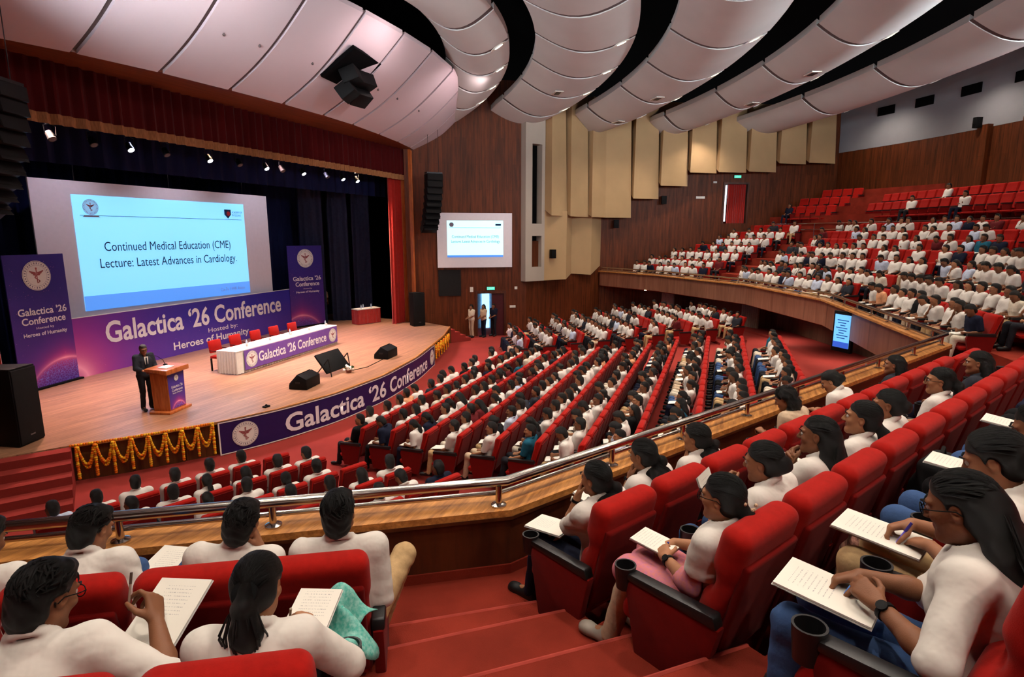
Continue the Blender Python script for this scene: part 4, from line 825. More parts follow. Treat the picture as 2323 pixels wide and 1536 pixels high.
m = MB(); m.add([(-.40, -.29, .97), (.40, -.29, .97), (.40, .28, 1.06), (-.40, .28, 1.06), (-.40, -.29, 1.09), (.40, -.29, 1.09), (.40, .28, 1.12), (-.40, .28, 1.12)], [(3, 2, 1, 0), (4, 5, 6, 7), (0, 1, 5, 4), (1, 2, 6, 5), (2, 3, 7, 6), (3, 0, 4, 7)]); m.build('top', M['podium'], pd, bevel=.012)
lay(crest(.075), pd, Matrix.Translation((0, -.222, .83)) @ UPR, cm, 'crest')
for tx, w, z, hh in (("Galactica '26", .40, .63, .07), ('Conference', .38, .54, .065), ('Heroes of Humanity', .34, .465, .045)): lay(fit(text_mesh(tx, 1, .012), w, hh), pd, Matrix.Translation((0, -.222, z)) @ UPR, M['letter'], 'lettering')
pm = Matrix.Translation(pd.location) @ Matrix.Rotation(pd.rotation_euler.z, 4, 'Z')
mi = empty('gooseneck_microphone', pm @ Vector((.12, .12, 1.115)), pd.rotation_euler.z, label='thin gooseneck microphone rising from the lectern top', cat='microphone')
m = MB(); m.tube([(0, 0, 0), (-.02, .03, .12), (-.12, .10, .24), (-.28, .17, .30)], .007, 6); m.build('gooseneck', M['dkmetal'], mi, smooth=True); m = MB(); m.tube([(-.28, .17, .30), (-.34, .2, .305)], .014, 8); m.build('capsule', M['dark'], mi, smooth=True); m = MB(); m.lathe([(.05, -.005), (.05, .015), (.02, .03)], n=12); m.build('base', M['dark'], mi)
o = link('notes', SHEET, label='sheet of speaker notes lying on the lectern', cat='papers'); o.location = pm @ Vector((-.08, -.05, 1.105)); o.rotation_euler = (R(3), 0, pd.rotation_euler.z)
# ---- loudspeakers and monitors
GR = mat('speaker_grille', (14, 14, 16), .7, .2, bump=.6, bscale=420)
def cabinet(loc, rz, w, d, h, label):
    o = empty('loudspeaker', loc, rz, label=label, cat='loudspeaker'); m = MB(); m.prism([(-w / 2, -d / 2), (w / 2, -d / 2), (w * .36, d / 2), (-w * .36, d / 2)], 0, h); m.build('cabinet', M['dark'], o, bevel=.02)
    m = MB(); m.box((0, -d / 2 - .012, h / 2), (w * .94, .03, h * .95)); m.build('grille', GR, o, bevel=.008); m = MB(); m.box((0, -d / 2 - .03, h * .12), (.12, .006, .03)); m.build('badge', M['groove'], o); return o
cabinet((6.72, 13.75, STG), R(22), .62, .62, 1.62, 'large black loudspeaker standing at the left end of the stage')
cabinet((23.4, 14.25, STG), R(-28), .62, .55, 1.58, 'tall black loudspeaker at the right end of the stage')
def wedge(loc, rz, label):
    o = empty('stage_monitor', loc, rz, label=label, cat='loudspeaker', group='floor monitors at the stage edge'); X = lambda u, v, w: (w, u, v)
    m = MB(); m.extr([(-.27, 0), (.27, 0), (.27, .12), (-.02, .42), (-.27, .30)], -.38, .38, X); m.build('cabinet', M['dark'], o, bevel=.015)
    m = MB(); m.extr([(.265, .135), (.0, .415), (.012, .43), (.28, .148)], -.35, .35, X); m.build('grille', GR, o)
    for sx in (-1, 1): m = MB(); m.box((sx * .383, .0, .2), (.01, .14, .05)); m.build('handle', M['dkmetal'], o)
    return o
wedge((12.5, 11.35, STG), R(12), 'black wedge floor monitor nearest the podium at the stage edge')
wedge((16.75, 11.5, STG), R(8), 'black wedge floor monitor near the right part of the stage edge')
tv = empty('confidence_monitor', (14.15, 11.7, STG), R(4), label='flat black display tilted back on a low stand at the stage edge', cat='display'); T = Matrix.Rotation(R(-38), 3, 'X')
m = MB(); m.box((0, -.0, .38), (1.18, .06, .68), M=T); m.build('screen_panel', M['dark'], tv, bevel=.01); m = MB(); m.box((0, .04, .355), (1.1, .01, .6), M=T); m.build('glass', mat('dark_glass', (6, 6, 8), .1, .5), tv)
for sx in (-1, 1): m = MB(); m.tube([(sx * .5, .28, .0), (sx * .5, -.22, .55)], .018, 6); m.tube([(sx * .5, -.22, .55), (sx * .5, -.3, 0)], .018, 6); m.build('stand_leg', M['dkmetal'], tv)
fl = empty('flower_arrangement', (14.35, 11.25, STG), label='small bunch of white flowers on the stage floor before the display', cat='flowers')
m = MB(); [m.ball((random.gauss(0, .09), random.gauss(0, .07), .09 + random.random() * .12), .045, n=7, k=5) for _ in range(16)]; m.build('blossoms', M['paper'], fl, smooth=True); m = MB(); m.lathe([(.05, 0), (.08, .0), (.1, .09), (.02, .1)], n=10); m.build('pot', mat('pot_brown', (120, 70, 60), .6), fl); m = MB(); [m.add([(0, 0, .05), (x, y, .2), (x * 1.1 + .03, y * 1.1, .16)], [(0, 1, 2)]) for x, y in [(.16 * math.cos(a), .14 * math.sin(a)) for a in np.linspace(0, 6, 10)]]; m.build('leaves', mat('leaf_green', (52, 84, 40), .6), fl)
m = MB(); m.tube([(14.6, 11.3, STG + .01), (15.2, 11.15, STG + .01), (16.0, 11.3, STG + .01), (16.5, 11.4, STG + .01)], .012, 5); m.build('stage_cable', M['dark'], label='thin black cable on the stage between display and right floor monitor', cat='cable')
m = MB(); m.box((0, 0, .02), (.16, .1, .04)); m.ball((0, 0, .05), .03); o = m.build('floor_socket', M['dark'], label='small black floor socket near the front edge of the stage', cat='socket'); o.location = (10.55, 10.85, STG)
rt = empty('side_table', (23.1, 16.9, STG), R(-20), label='small table with a red pleated skirt at the right wing', cat='table'); m = MB(); m.box((0, 0, .73), (1.3, .55, .04)); m.build('table_top', M['white'], rt)
m = MB(); m.sheet(60, 1, lambda u, v: (-.64 + 1.28 * u, -.27 + .015 * math.sin(u * 110), .02 + .7 * v)); m.sheet(20, 1, lambda u, v: (-.64 + .015 * math.sin(u * 40), .27 - .54 * u, .02 + .7 * v)); m.build('skirt', M['redcurtain'], rt, smooth=True)
for i, (dx, dy) in enumerate(((-.3, -.05), (-.1, .08), (.3, .0))):
    o = link('water_bottle', BOT, label=f'clear bottle on the red skirted side table, {TW[i]} from the stage side', cat='bottle', group='bottles on the side table'); o.location = Matrix.Translation(rt.location) @ Matrix.Rotation(R(-20), 4, 'Z') @ Vector((dx, dy, .75))
# ---- line arrays and the speaker cluster in the canopy
def line_array(loc, rz, n, label, w=.75):
    o = empty('line_array', loc, rz, label=label, cat='loudspeaker'); y = z = 0; a = 4
    for i in range(n):
        T = Matrix.Rotation(R(-a), 3, 'X'); m = MB(); m.box((0, y, z - .15), (w, .42, .29), M=T); m.build('cabinet', M['dark'], o, bevel=.015)
        m = MB(); m.box((0, y - .215, z - .15), (w * .92, .012, .25), M=T); m.build('grille', GR, o); z -= .30 * math.cos(R(a)); y += .30 * math.sin(R(a)) * .9 - .0; a += 4.2
    m = MB(); m.box((0, 0, .05), (w, .3, .06)); [m.tube([(sx * .25, 0, .05), (sx * .25, 0, 2.6)], .01, 5) for sx in (-1, 1)]; m.build('rigging_frame', M['dkmetal'], o); return o
line_array((23.75, 13.35, ZC + 2.72), R(-38), 9, 'curved black loudspeaker column hanging beside the right wall screen')
line_array((7.3, 13.6, ZC + 2.9), R(25), 9, 'black hanging loudspeaker column at the left edge of the stage opening')
cl = empty('speaker_cluster', (15.75, 11.7, ZC + 4.9), R(8), label='black loudspeaker cluster hanging in a square opening of the stage canopy', cat='loudspeaker')
m = MB(); T = Matrix.Rotation(R(-32), 3, 'X'); m.box((0, -.1, .13), (1.9, 1.35, .12), M=T); m.build('opening', M['black'], cl)
for i, (dx, a) in enumerate(((-.36, 14), (.36, -14))):
    for k in range(2): m = MB(); m.box((dx, -.22 + .16 * k, -.15 - .42 * k), (.68, .5, .42), M=Matrix.Rotation(R(a), 3, 'Z') @ Matrix.Rotation(R(-22 - 14 * k), 3, 'X')); m.build('cabinet', M['dark'], cl, bevel=.02)
for i, (a, b) in enumerate(((14.2, 10.95), (12.4, 11.9), (17.3, 11.8), (18.6, 12.1), (20.6, 12.3), (11.4, 12.4))):
    j = max(k for k in range(len(CB)) if CB[k][0] <= a); p = canopt(j, (a - CB[j][0]) / (CB[j + 1][0] - CB[j][0]), .52); m = MB(); m.ball((0, 0, -.03), .035); m.tube([(0, 0, -.02), (0, 0, .06)], .02, 6); o = m.build('sprinkler', M['groove'], label=f'tiny grey sprinkler head under the stage canopy, {["above the podium side", "second from the podium side", "right of the speaker cluster", "second right of the cluster", "nearest the right end", "leftmost in view"][i]}', cat='sprinkler', group='sprinklers under the canopy'); o.location = p
# ---- stage lamps on the batten
bt = MB(); bt.tube([(6.5, 16.2, ZC + 2.75), (24.5, 16.2, ZC + 2.75)], .03, 8); bt.build('lighting_batten', M['dkmetal'], label='dark pipe batten above the stage carrying the lamps', cat='batten')
def stage_lamp(x, lit, label):
    o = empty('stage_lamp', (x, 16.2, ZC + 2.72), R(180), label=label, cat='stage light', group='lamps on the stage batten'); T = Matrix.Rotation(R(35), 3, 'X')
    m = MB(); m.lathe([(.04, .12), (.08, .10), (.095, -.10), (.10, -.125), (.085, -.125)], (0, -.02, -.28), 12, M=T); m.build('housing', M['dark'], o, smooth=True); m = MB(); m.tube([(-.13, 0, -.26), (-.14, 0, -.05), (0, 0, .0), (.14, 0, -.05), (.13, 0, -.26)], .012, 5); m.build('yoke', M['dkmetal'], o)
    m = MB(); m.lathe([(.08, -.125), (.078, -.13), (.02, -.135)], (0, -.02, -.28), 12, M=T); m.build('lens', M['coolbulb'] if lit else M['groove'], o)
for i, (x, lit) in enumerate(((10.6, 0), (11.6, 1), (12.7, 0), (14.2, 1), (15.4, 0), (16.6, 1), (17.4, 0), (18.5, 1), (19.9, 0), (20.9, 1), (21.9, 1), (9.6, 0))): stage_lamp(x, lit, f'{"lit" if lit else "unlit"} black stage lamp on the batten, {ORD[i] if i < 11 else "leftmost, before the first"}{" from the podium side" if i < 11 else ""}')
# ---- purple banner wrapped round the stage front, marigold garlands
def apron(s): # point and tangent at arc length s from its left end
    P = [Vector(p) for p in APRON]; 
    for a, b in zip(P, P[1:]):
        L = (b - a).length
        if s <= L: return a + (b - a) * (s / L), (b - a).normalized()
        s -= L
    return P[-1], (P[-1] - P[-2]).normalized()
def smooth_apron(s):
    p = sum((apron(s + d)[0] for d in (-.5, -.25, 0, .25, .5)), Vector((0, 0))) / 5; t = (apron(s + .4)[0] - apron(s - .4)[0]).normalized(); return p, t
AS = sum((Vector(b) - Vector(a)).length for a, b in zip(APRON[:3], APRON[1:4])); AE = sum((Vector(b) - Vector(a)).length for a, b in zip(APRON[:8], APRON[1:9])) + .1
ab = empty('apron_banner', (9.2, 11.0, 0), label='long dark purple banner wrapped round the curved stage front', cat='banner')
def apt(s, z, out): p, t = smooth_apron(s); n = Vector((t.y, -t.x)); q = p + n * (.12 + out); return (q.x, q.y, z)
def arcmap(me, s0, z0, out, flip=False):
    for v in me.vertices: v.co = Vector(apt(s0 + v.co.x, z0 + v.co.y, out + v.co.z))
    return me
m = MB(); m.sheet(60, 1, lambda u, v: apt(AS + (AE - AS) * u, .03 + .77 * v, .0)); m.sheet(60, 1, lambda u, v: apt(AE + (AS - AE) * u, .03 + .77 * v, -.03)); inroot(ab, m.build('print', mat('banner_dark', (40, 22, 82), .5, .3, var=.06), smooth=True))
m = MB()
for z in (.015, .775): m.sheet(60, 1, lambda u, v: apt(AS + (AE - AS) * u, z + .025 * v, .006))
for s in (AS, AE - .03): m.sheet(1, 1, lambda u, v: apt(s + .03 * u, .015 + .785 * v, .006))
inroot(ab, m.build('border', M['paper']))
for s in (AS + .58, AE - .45):
    me = crest(.30); arcmap(me, s, .41, .008); inroot(ab, link('crest', me, label='round pale crest with a winged staff'))
me = fit(text_mesh('Galactica ' + APO + '26 Conference', 1, .022), 7.6, .5); me.materials.append(M['letter']); arcmap(me, AS + 5.35, .40, .012); me.materials.clear(); me.materials.append(M['letter']); inroot(ab, link('lettering', me, label='large white lettering'))
def beads(path, mb, r=.034):
    P = [Vector(p) for p in path]; step = r * 1.25; k = 0
    for a, b in zip(P, P[1:]):
        n = max(1, round((b - a).length / step))
        for i in range(n):
            q = a + (b - a) * (i / n); k += 1; mb.ball(q, r * random.uniform(.85, 1.15), n=6, k=4, m=(k // 3 + random.randint(0, 1)) % 2)
GM = [M['orange'], M['yellow']]
gs = [(.02 + i * .36) for i in range(9)]
def garland(s0, s1, sag, label, dbl=True):
    o = empty('marigold_swag', (*smooth_apron(s0)[0], STG), label=label, cat='garland', group='marigold swags on the stage front')
    for k, (dz, col) in enumerate(((0, GM), (.09, GM[::-1]))):
        m = MB(); beads([apt(s0 + (s1 - s0) * t, STG - .03 - (sag - dz) * math.sin(math.pi * t) ** .8, .02 + .03 * k) for t in np.linspace(0, 1, 15)], m, .03); inroot(o, m.build('strand', col, smooth='all'))
def hang(s, L, label):
    m = MB(); beads([(x, y, z) for x, y, z in (apt(s, STG - .02, .05), apt(s, STG - L, .05))], m, .036); tag(m.build('marigold_string', GM, smooth='all'), label, 'garland', 'marigold strings on the stage front')
sw = np.linspace(.12, AS - .08, 9)
for i in range(8): garland(sw[i], sw[i + 1] - .05, .46, f'double orange marigold swag, {ORD[i]} from the steps at the left stage front')
for i in range(9): hang(sw[i] - .03, .72 - .02 * (i % 2), f'hanging marigold string, {ORD[i]} from the steps at the left stage front')
m = MB(); beads([apt(s, STG + .02, .0) for s in np.linspace(.0, AS - .05, 30)], m, .03); tag(m.build('marigold_edging', GM, smooth='all'), 'yellow marigold edging along the left stage edge', 'garland')
se = np.linspace(AE + .12, AE + 3.0, 7)
for i in range(6): garland(se[i], se[i + 1] - .06, .34, f'orange marigold swag on the right stage front, {ORD[i]} from the purple banner')
for i in range(6): hang(se[i] - .03, .6, f'hanging marigold string on the right stage front, {ORD[i]} from the purple banner')
# ================================================================ things on the walls
ws = empty('wall_screen', (*wp(1.18, .12), ZC - 1.6), label='white wall-mounted screen with a bright slide beside the stage', cat='screen')
def wpanel(nm, s0, s1, z0, z1, out, th, m, root=None, **k):
    q = MB(); q.prism([wp(s0, out), wp(s1, out), wp(s1, out - th), wp(s0, out - th)][::-1], z0, z1); o = q.build(nm, m, **k)
    return inroot(root, o) if root else o
wpanel('board', 1.18, 4.85, ZC - 1.58, ZC + 1.05, .14, .06, M['screen'], ws); wpanel('slide', 1.66, 4.4, ZC - 1.08, ZC + .68, .15, .008, emit('slide_light_small', (190, 250, 255), 1.0), ws)
wpanel('slide_footer', 1.66, 4.4, ZC - 1.08, ZC - .98, .155, .008, emit('slide_footer_small', (70, 130, 220), .8), ws)
F = (Vector((*wp(1.66, .16), ZC - 1.08)), Vector((WD.x, WD.y, 0)), Vector((0, 0, 1)))
put(fit(text_mesh('Continued Medical Education (CME)', .4, .0), 2.3, .17), 'lettering', M['navyink'], F, (1.38, .98), ws); put(fit(text_mesh('Lecture: Latest Advances in Cardiology.', .4, .0), 2.4, .17), 'lettering', M['navyink'], F, (1.4, .75), ws)
me = MB().box((0, 0, 0), (2.5, .012, .002)).mesh('rule', M['navyink']); put(me, 'slide_rule', M['navyink'], F, (1.37, 1.42), ws)
me = crest(.11); put(me, 'slide_logo', INKGREY, F, (.22, 1.57), ws)
me = MB().box((0, 0, 0), (.28, .1, .002)).mesh('logo', M['navyink']); put(me, 'slide_logo', M['navyink'], F, (2.5, 1.57), ws)
tag(wpanel('noticeboard', 1.2, 2.3, 2.08, ZC - 1.7, .055, .05, mat('board_black', (18, 18, 20), .8)), 'dark square panel on the wood wall below the wall screen', 'panel')
def exit_sign(loc, rz, label):
    o = empty('exit_sign', loc, rz, label=label, cat='exit sign', group='green exit signs'); m = MB(); m.box((0, 0, 0), (.42, .06, .17)); m.build('case', M['dark'], o); m = MB(); m.box((0, -.034, 0), (.39, .006, .14)); m.build('lit_face', M['exit'], o)
    lay(fit(text_mesh('EXIT', 1, .01), .24, .08), o, Matrix.Translation((0.04, -.04, 0)) @ UPR, M['letter'], 'lettering'); m = MB(); m.box((-.14, -.04, 0), (.05, .004, .09)); m.build('arrow', M['letter'], o)
WA = math.atan2(WD.y, WD.x); SA = math.atan2(SWD.y, SWD.x)
exit_sign((*wp((DS0 + DS1) / 2, .06), 2.42), WA, 'green lit exit sign above the open side door of the stalls')
exit_sign((*sp((D0 + D1) / 2, .07), zr + 2.55), SA, 'green lit exit sign above the red-curtained balcony door')
def plate(s, z, w, h, label, f=wp, m=None): 
    q = MB(); q.prism([f(s, .03), f(s + w, .03), f(s + w, 0), f(s, 0)][::-1] if f is wp else [f(s, .03), f(s + w, .03), f(s + w, 0), f(s, 0)], z, z + h); tag(q.build('wall_plate', m or M['plate']), label, 'wall plate')
plate(2.75, 2.25, .16, .24, 'white switch plate on the wood wall left of the stalls door'); plate(5.0, 2.35, .14, .14, 'small white box on the wood wall right of the stalls door'); plate(4.75, 1.42, .3, .12, 'white notice plate on the wood wall beside the stalls door')
plate(5.35, zr + 1.35, .5, .13, 'white notice plate on the wood wall left of the balcony door', sp); plate(6.3, zr + 2.2, .2, .1, 'tiny white plate above the balcony door frame', sp)
def small_speaker(loc, rz, label): 
    o = empty('wall_speaker', loc, rz, label=label, cat='loudspeaker', group='small black wall speakers'); m = MB(); m.prism([(-.14, -.14), (.14, -.14), (.09, .12), (-.09, .12)], -.22, .22); m.build('cabinet', M['dark'], o, bevel=.012); m = MB(); m.box((0, .14, .0), (.05, .06, .06)); m.build('bracket', M['dkmetal'], o)
small_speaker((*tc(1.55, .62), ZC - .95), R(-30), 'small black speaker on the tan panel beside the two dark slots')
small_speaker((*sp(.75, .25), ZC + .6), SA, 'black speaker on the side wall above the balcony edge'); small_speaker((*sp(3.4, .25), ZC + 1.9), SA, 'black speaker under the stepped tan panels')
x, y = polar(RB - .45, 29.2); small_speaker((x, y, ZC + 4.75), R(29), 'black speaker on the back wall at the top of the wood panelling')
# hanging display on the balcony front, its bracket shelf
ht = empty('hanging_display', (17.85, -2.75, ZC - 2.62), R(40), label='flat display with a blue slide hung on the balcony front', cat='display')
m = MB(); m.box((0, .08, 0), (.62, .10, 1.12)); m.build('case', M['dark'], ht, bevel=.012)
m = MB(); m.box((0, .14, .02), (.50, .012, .90)); m.build('slide', emit('slide_light_c', (110, 190, 255), .85), ht); m = MB(); [m.box((-.02 + .03 * (i % 2), .148, .32 - .07 * i), (.36 - .1 * (i % 3), .006, .022)) for i in range(8)]; m.build('lettering', mat('ink_blue', (40, 110, 200), .6), ht)
m = MB(); m.box((0, .148, -.36), (.50, .008, .16)); m.build('slide_footer', emit('slide_footer_c', (50, 90, 200), .7), ht); m = MB(); m.box((-.1, -.25, .52), (.5, .5, .05)); m.build('shelf', M['plate'], ht); m = MB(); m.box((0, -.14, .1), (.1, .34, .1)); m.build('bracket', M['dkmetal'], ht)
# ================================================================ people
def skin(name, c): return mat(name, c, .55, .3, var=.07, scale=(14, 14, 14), bump=.08, bscale=240)
SK = [skin('skin_a', (148, 98, 70)), skin('skin_b', (128, 82, 56)), skin('skin_c', (166, 114, 82)), skin('skin_d', (122, 80, 56))]
LIP = mat('lip', (124, 66, 58), .45, .4)
HAIR = mat('black_hair', (5, 4, 4), .38, .34, var=.4, scale=(60, 60, 9), bump=.8, bscale=90, stretch=(170, 170, 18)); GREYHAIR = mat('grey_hair', (70, 66, 64), .6, .3, var=.4, scale=(60, 60, 20), bump=.4, bscale=120)
SHIRT = mat('white_coat', (222, 215, 208), .85, .12, var=.05, scale=(6, 6, 6), bump=.5, bscale=15, bdist=.015)
CLOTH = {k: mat('cloth_' + k, c, .85, .12, var=.14, scale=(24, 24, 24), bump=.2, bscale=60) for k, c in dict(white=(226, 219, 212), cream=(214, 202, 184), pale_blue=(190, 200, 222), dark_grey=(44, 46, 54), navy=(24, 28, 46), teal=(30, 88, 110), maroon=(96, 30, 34), black=(18, 18, 20), red=(180, 40, 40), khaki=(186, 154, 112), denim=(58, 82, 124), charcoal=(34, 34, 40), brown=(92, 62, 46), yellow=(220, 168, 110), pink=(214, 128, 118), beige=(196, 172, 146), peach=(222, 160, 120)).items()}
SHOE = {k: mat('shoe_' + k, c, .5, .35) for k, c in dict(black=(18, 18, 20), grey=(150, 140, 130), brown=(70, 46, 34), white=(215, 212, 206)).items()}
EYEW = mat('eye_white', (225, 220, 214), .3, .5); IRIS = mat('iris', (24, 14, 10), .2, .5)
def nrm(v): v = np.asarray(v, float); return v / np.linalg.norm(v)
def elbow_of(S_, W_, pole, a, b):
    d = W_ - S_; L = min(np.linalg.norm(d), (a + b) * .995); u = nrm(d); x = (a * a - b * b + L * L) / (2 * L); h = math.sqrt(max(0, a * a - x * x)); p = np.asarray(pole, float); p = nrm(p - u * (p @ u)); return S_ + u * x + p * h
class Pose:
    def __init__(s, sex='m', lean=-6, side=0, twist=0, head=(0, 0, 0), wr=(.14, .38, .62), wl=(-.14, .38, .62), pr=None, pl=None, knees=((-.12, .50, .50), (.12, .50, .50)), ankles=((-.13, .56, .09), (.13, .56, .09)), px=0, py=0, pz=0, stand=False, sc=1.0, toes=None):
        s.sex = sex; s.k = (.98 if sex == 'm' else .925) * sc; k = s.k
        s.pelvis = V(px, .085 + py, .46 + pz) if not stand else V(px, py, .93 * k)
        s.Rb = rotz(twist) @ rotx(-lean) @ roty(side); s.sw = (.178 if sex == 'm' else .156) * sc
        B = lambda x, y, z: s.pelvis + s.Rb @ V(x, y, z) * k
        s.B = B; s.neck = B(0, -.01, .50); s.sh = {-1: s.pelvis + s.Rb @ V(-s.sw, -.01 * k, .455 * k), 1: s.pelvis + s.Rb @ V(s.sw, -.01 * k, .455 * k)}
        yaw, pitch, roll = head; s.Rh = rotz(yaw) @ rotx(-pitch) @ roty(roll); s.hc = s.neck + s.Rb @ V(0, .010, .022) * k + s.Rh @ V(0, .014, .115) * k
        s.knee = {-1: np.array(knees[0], float), 1: np.array(knees[1], float)}; s.ank = {-1: np.array(ankles[0], float), 1: np.array(ankles[1], float)}; s.hip = {i: s.pelvis + V(i * .092, 0, -.02) for i in (-1, 1)}
        s.wr = {}
        for i, w_ in ((1, wr), (-1, wl)):
            if w_[0] == 'face': s.wr[i] = s.hc + s.Rh @ (V(*w_[1:]) * k)
            else: s.wr[i] = np.array(w_, float) + (V(0, -.03, -.022) if not stand else 0)
        a, b = .275 * k, .245 * k
        for i in (-1, 1): d = s.wr[i] - s.sh[i]; L = np.linalg.norm(d); s.wr[i] = s.sh[i] + d / L * min(L, (a + b) * .99)
        s.el = {1: elbow_of(s.sh[1], s.wr[1], pr or (.28, -.5, -.8), a, b), -1: elbow_of(s.sh[-1], s.wr[-1], pl or (-.28, -.5, -.8), a, b)}
        s.toes = toes or {-1: V(-.03, .17, -.05), 1: V(.03, .17, -.05)}
    def H(s, *p): return s.hc + s.Rh @ (V(*p) * s.k)
def head_field(P, h):
    k = P.k; lo = P.hc - .2; hi = P.hc + .2; f = Field(lo, hi, h).labels(); H = P.H; f.L[:] = 0
    f.ell(H(0, -.014, .030), V(.074, .094, .084) * k, P.Rh); f.ell(H(0, .028, -.030), V(.062, .060, .082) * k, P.Rh, .03)
    for i in (-1, 1): f.cone(H(i * .052, .0, -.055), H(i * .018, .062, -.098), .022 * k, .019 * k, .025); f.ell(H(i * .043, .060, -.022), V(.022, .020, .018) * k, P.Rh, .02)
    f.cone(H(-.014, .070, -.096), H(.014, .070, -.096), .019 * k, .019 * k, .02)
    for i in (-1, 1): f.cone(H(i * .012, .086, .024), H(i * .048, .070, .028), .009 * k, .008 * k, .012)
    for i in (-1, 1): f.ell(H(i * .032, .094, .006), V(.017, .014, .011) * k, P.Rh, .010, op='s')
    f.cone(H(0, .086, .014), H(0, .106, -.026), .008 * k, .0125 * k, .012); [f.ell(H(i * .012, .096, -.030), V(.009, .010, .008) * k, P.Rh, .006) for i in (-1, 1)]
    f.cone(H(-.018, .083, -.058), H(.018, .083, -.058), .006 * k, .006 * k, .004, lab=1); f.cone(H(-.012, .086, -.055), H(.012, .086, -.055), .006 * k, .006 * k, .003, lab=1); f.cone(H(-.013, .083, -.068), H(.013, .083, -.068), .0075 * k, .0075 * k, .004, lab=1)
    for i in (-1, 1):
        E_ = P.Rh @ rotz(i * -18); f.ell(H(i * .073, -.010, -.004), V(.009, .019, .031) * k, E_, .006); f.ell(H(i * .080, -.006, .0), V(.006, .010, .016) * k, E_, .004, op='s')
    f.cone(P.neck + P.Rb @ V(0, -.0, -.06), H(0, -.012, -.055), .056 * k, .050 * k, .03)
    return f
def hand_prims(f, W_, d, pn, side, k=1.0, curl=((.35, .4, .3),) * 4, spread=.05, op=.35, tb=(.3, .35), fk=.004):
    d = nrm(d); pn = nrm(np.asarray(pn, float) - d * (np.asarray(pn, float) @ d)); t = -side * np.cross(pn, d); tips = []
    off = (.029, .010, -.010, -.028); ml = (.088, .090, .084, .076); seg = ((.042, .025, .020), (.046, .029, .021), (.042, .027, .020), (.033, .020, .018)); rr = (.0104, .0106, .010, .009)
    f.ell(W_ + d * .045 * k, V(.034, .045, .014) * k, np.stack([t, d, pn], 1), .012)
    for i in range(4):
        K = W_ + (d * ml[i] + t * off[i]) * k; f.cone(W_ + (t * off[i] * .55 + d * .01) * k, K, .0155 * k, .0115 * k, .012)
        a = 0; p = K; df = nrm(d + t * off[i] * spread * 30 / 1.0 * .3)
        for j in range(3):
            a += curl[i][j]; q = p + (df * math.cos(a) + pn * math.sin(a)) * seg[i][j] * k; r0 = rr[i] * (1 - .1 * j); f.cone(p, q, r0 * k, r0 * .9 * k, fk if j else .008); p = q
        tips.append(p)
    b = W_ + (d * .018 + t * .020 + pn * .006) * k; md = nrm(d * .62 + t * .72 + pn * op); c = b + md * .046 * k; f.cone(b, c, .0155 * k, .0118 * k, .012)
    d2 = nrm(md * (1 - tb[0]) + d * tb[0] * 1.2 - t * tb[0] * .6 + pn * .2 * op); e = c + d2 * .032 * k; f.cone(c, e, .0115 * k, .0098 * k, .004); d3 = nrm(d2 - t * tb[1] + pn * .1); g = e + d3 * .026 * k; f.cone(e, g, .0098 * k, .008 * k, .003); tips.append(g)
    return tips
CURLS = dict(rest=((.35, .45, .3), (.42, .5, .3), (.5, .5, .35), (.55, .5, .35)), write=((.75, .75, .35), (.95, .85, .4), (1.2, 1.0, .5), (1.35, 1.1, .5)), fist=((1.2, 1.35, .8), (1.25, 1.4, .8), (1.3, 1.4, .8), (1.3, 1.4, .8)), flat=((.12, .12, .1),) * 4, grip=((.7, .8, .5), (.75, .9, .5), (.8, .95, .5), (.85, .95, .5)), point=((.2, .25, .15), (.9, 1.1, .6), (1.1, 1.2, .6), (1.2, 1.2, .6)))
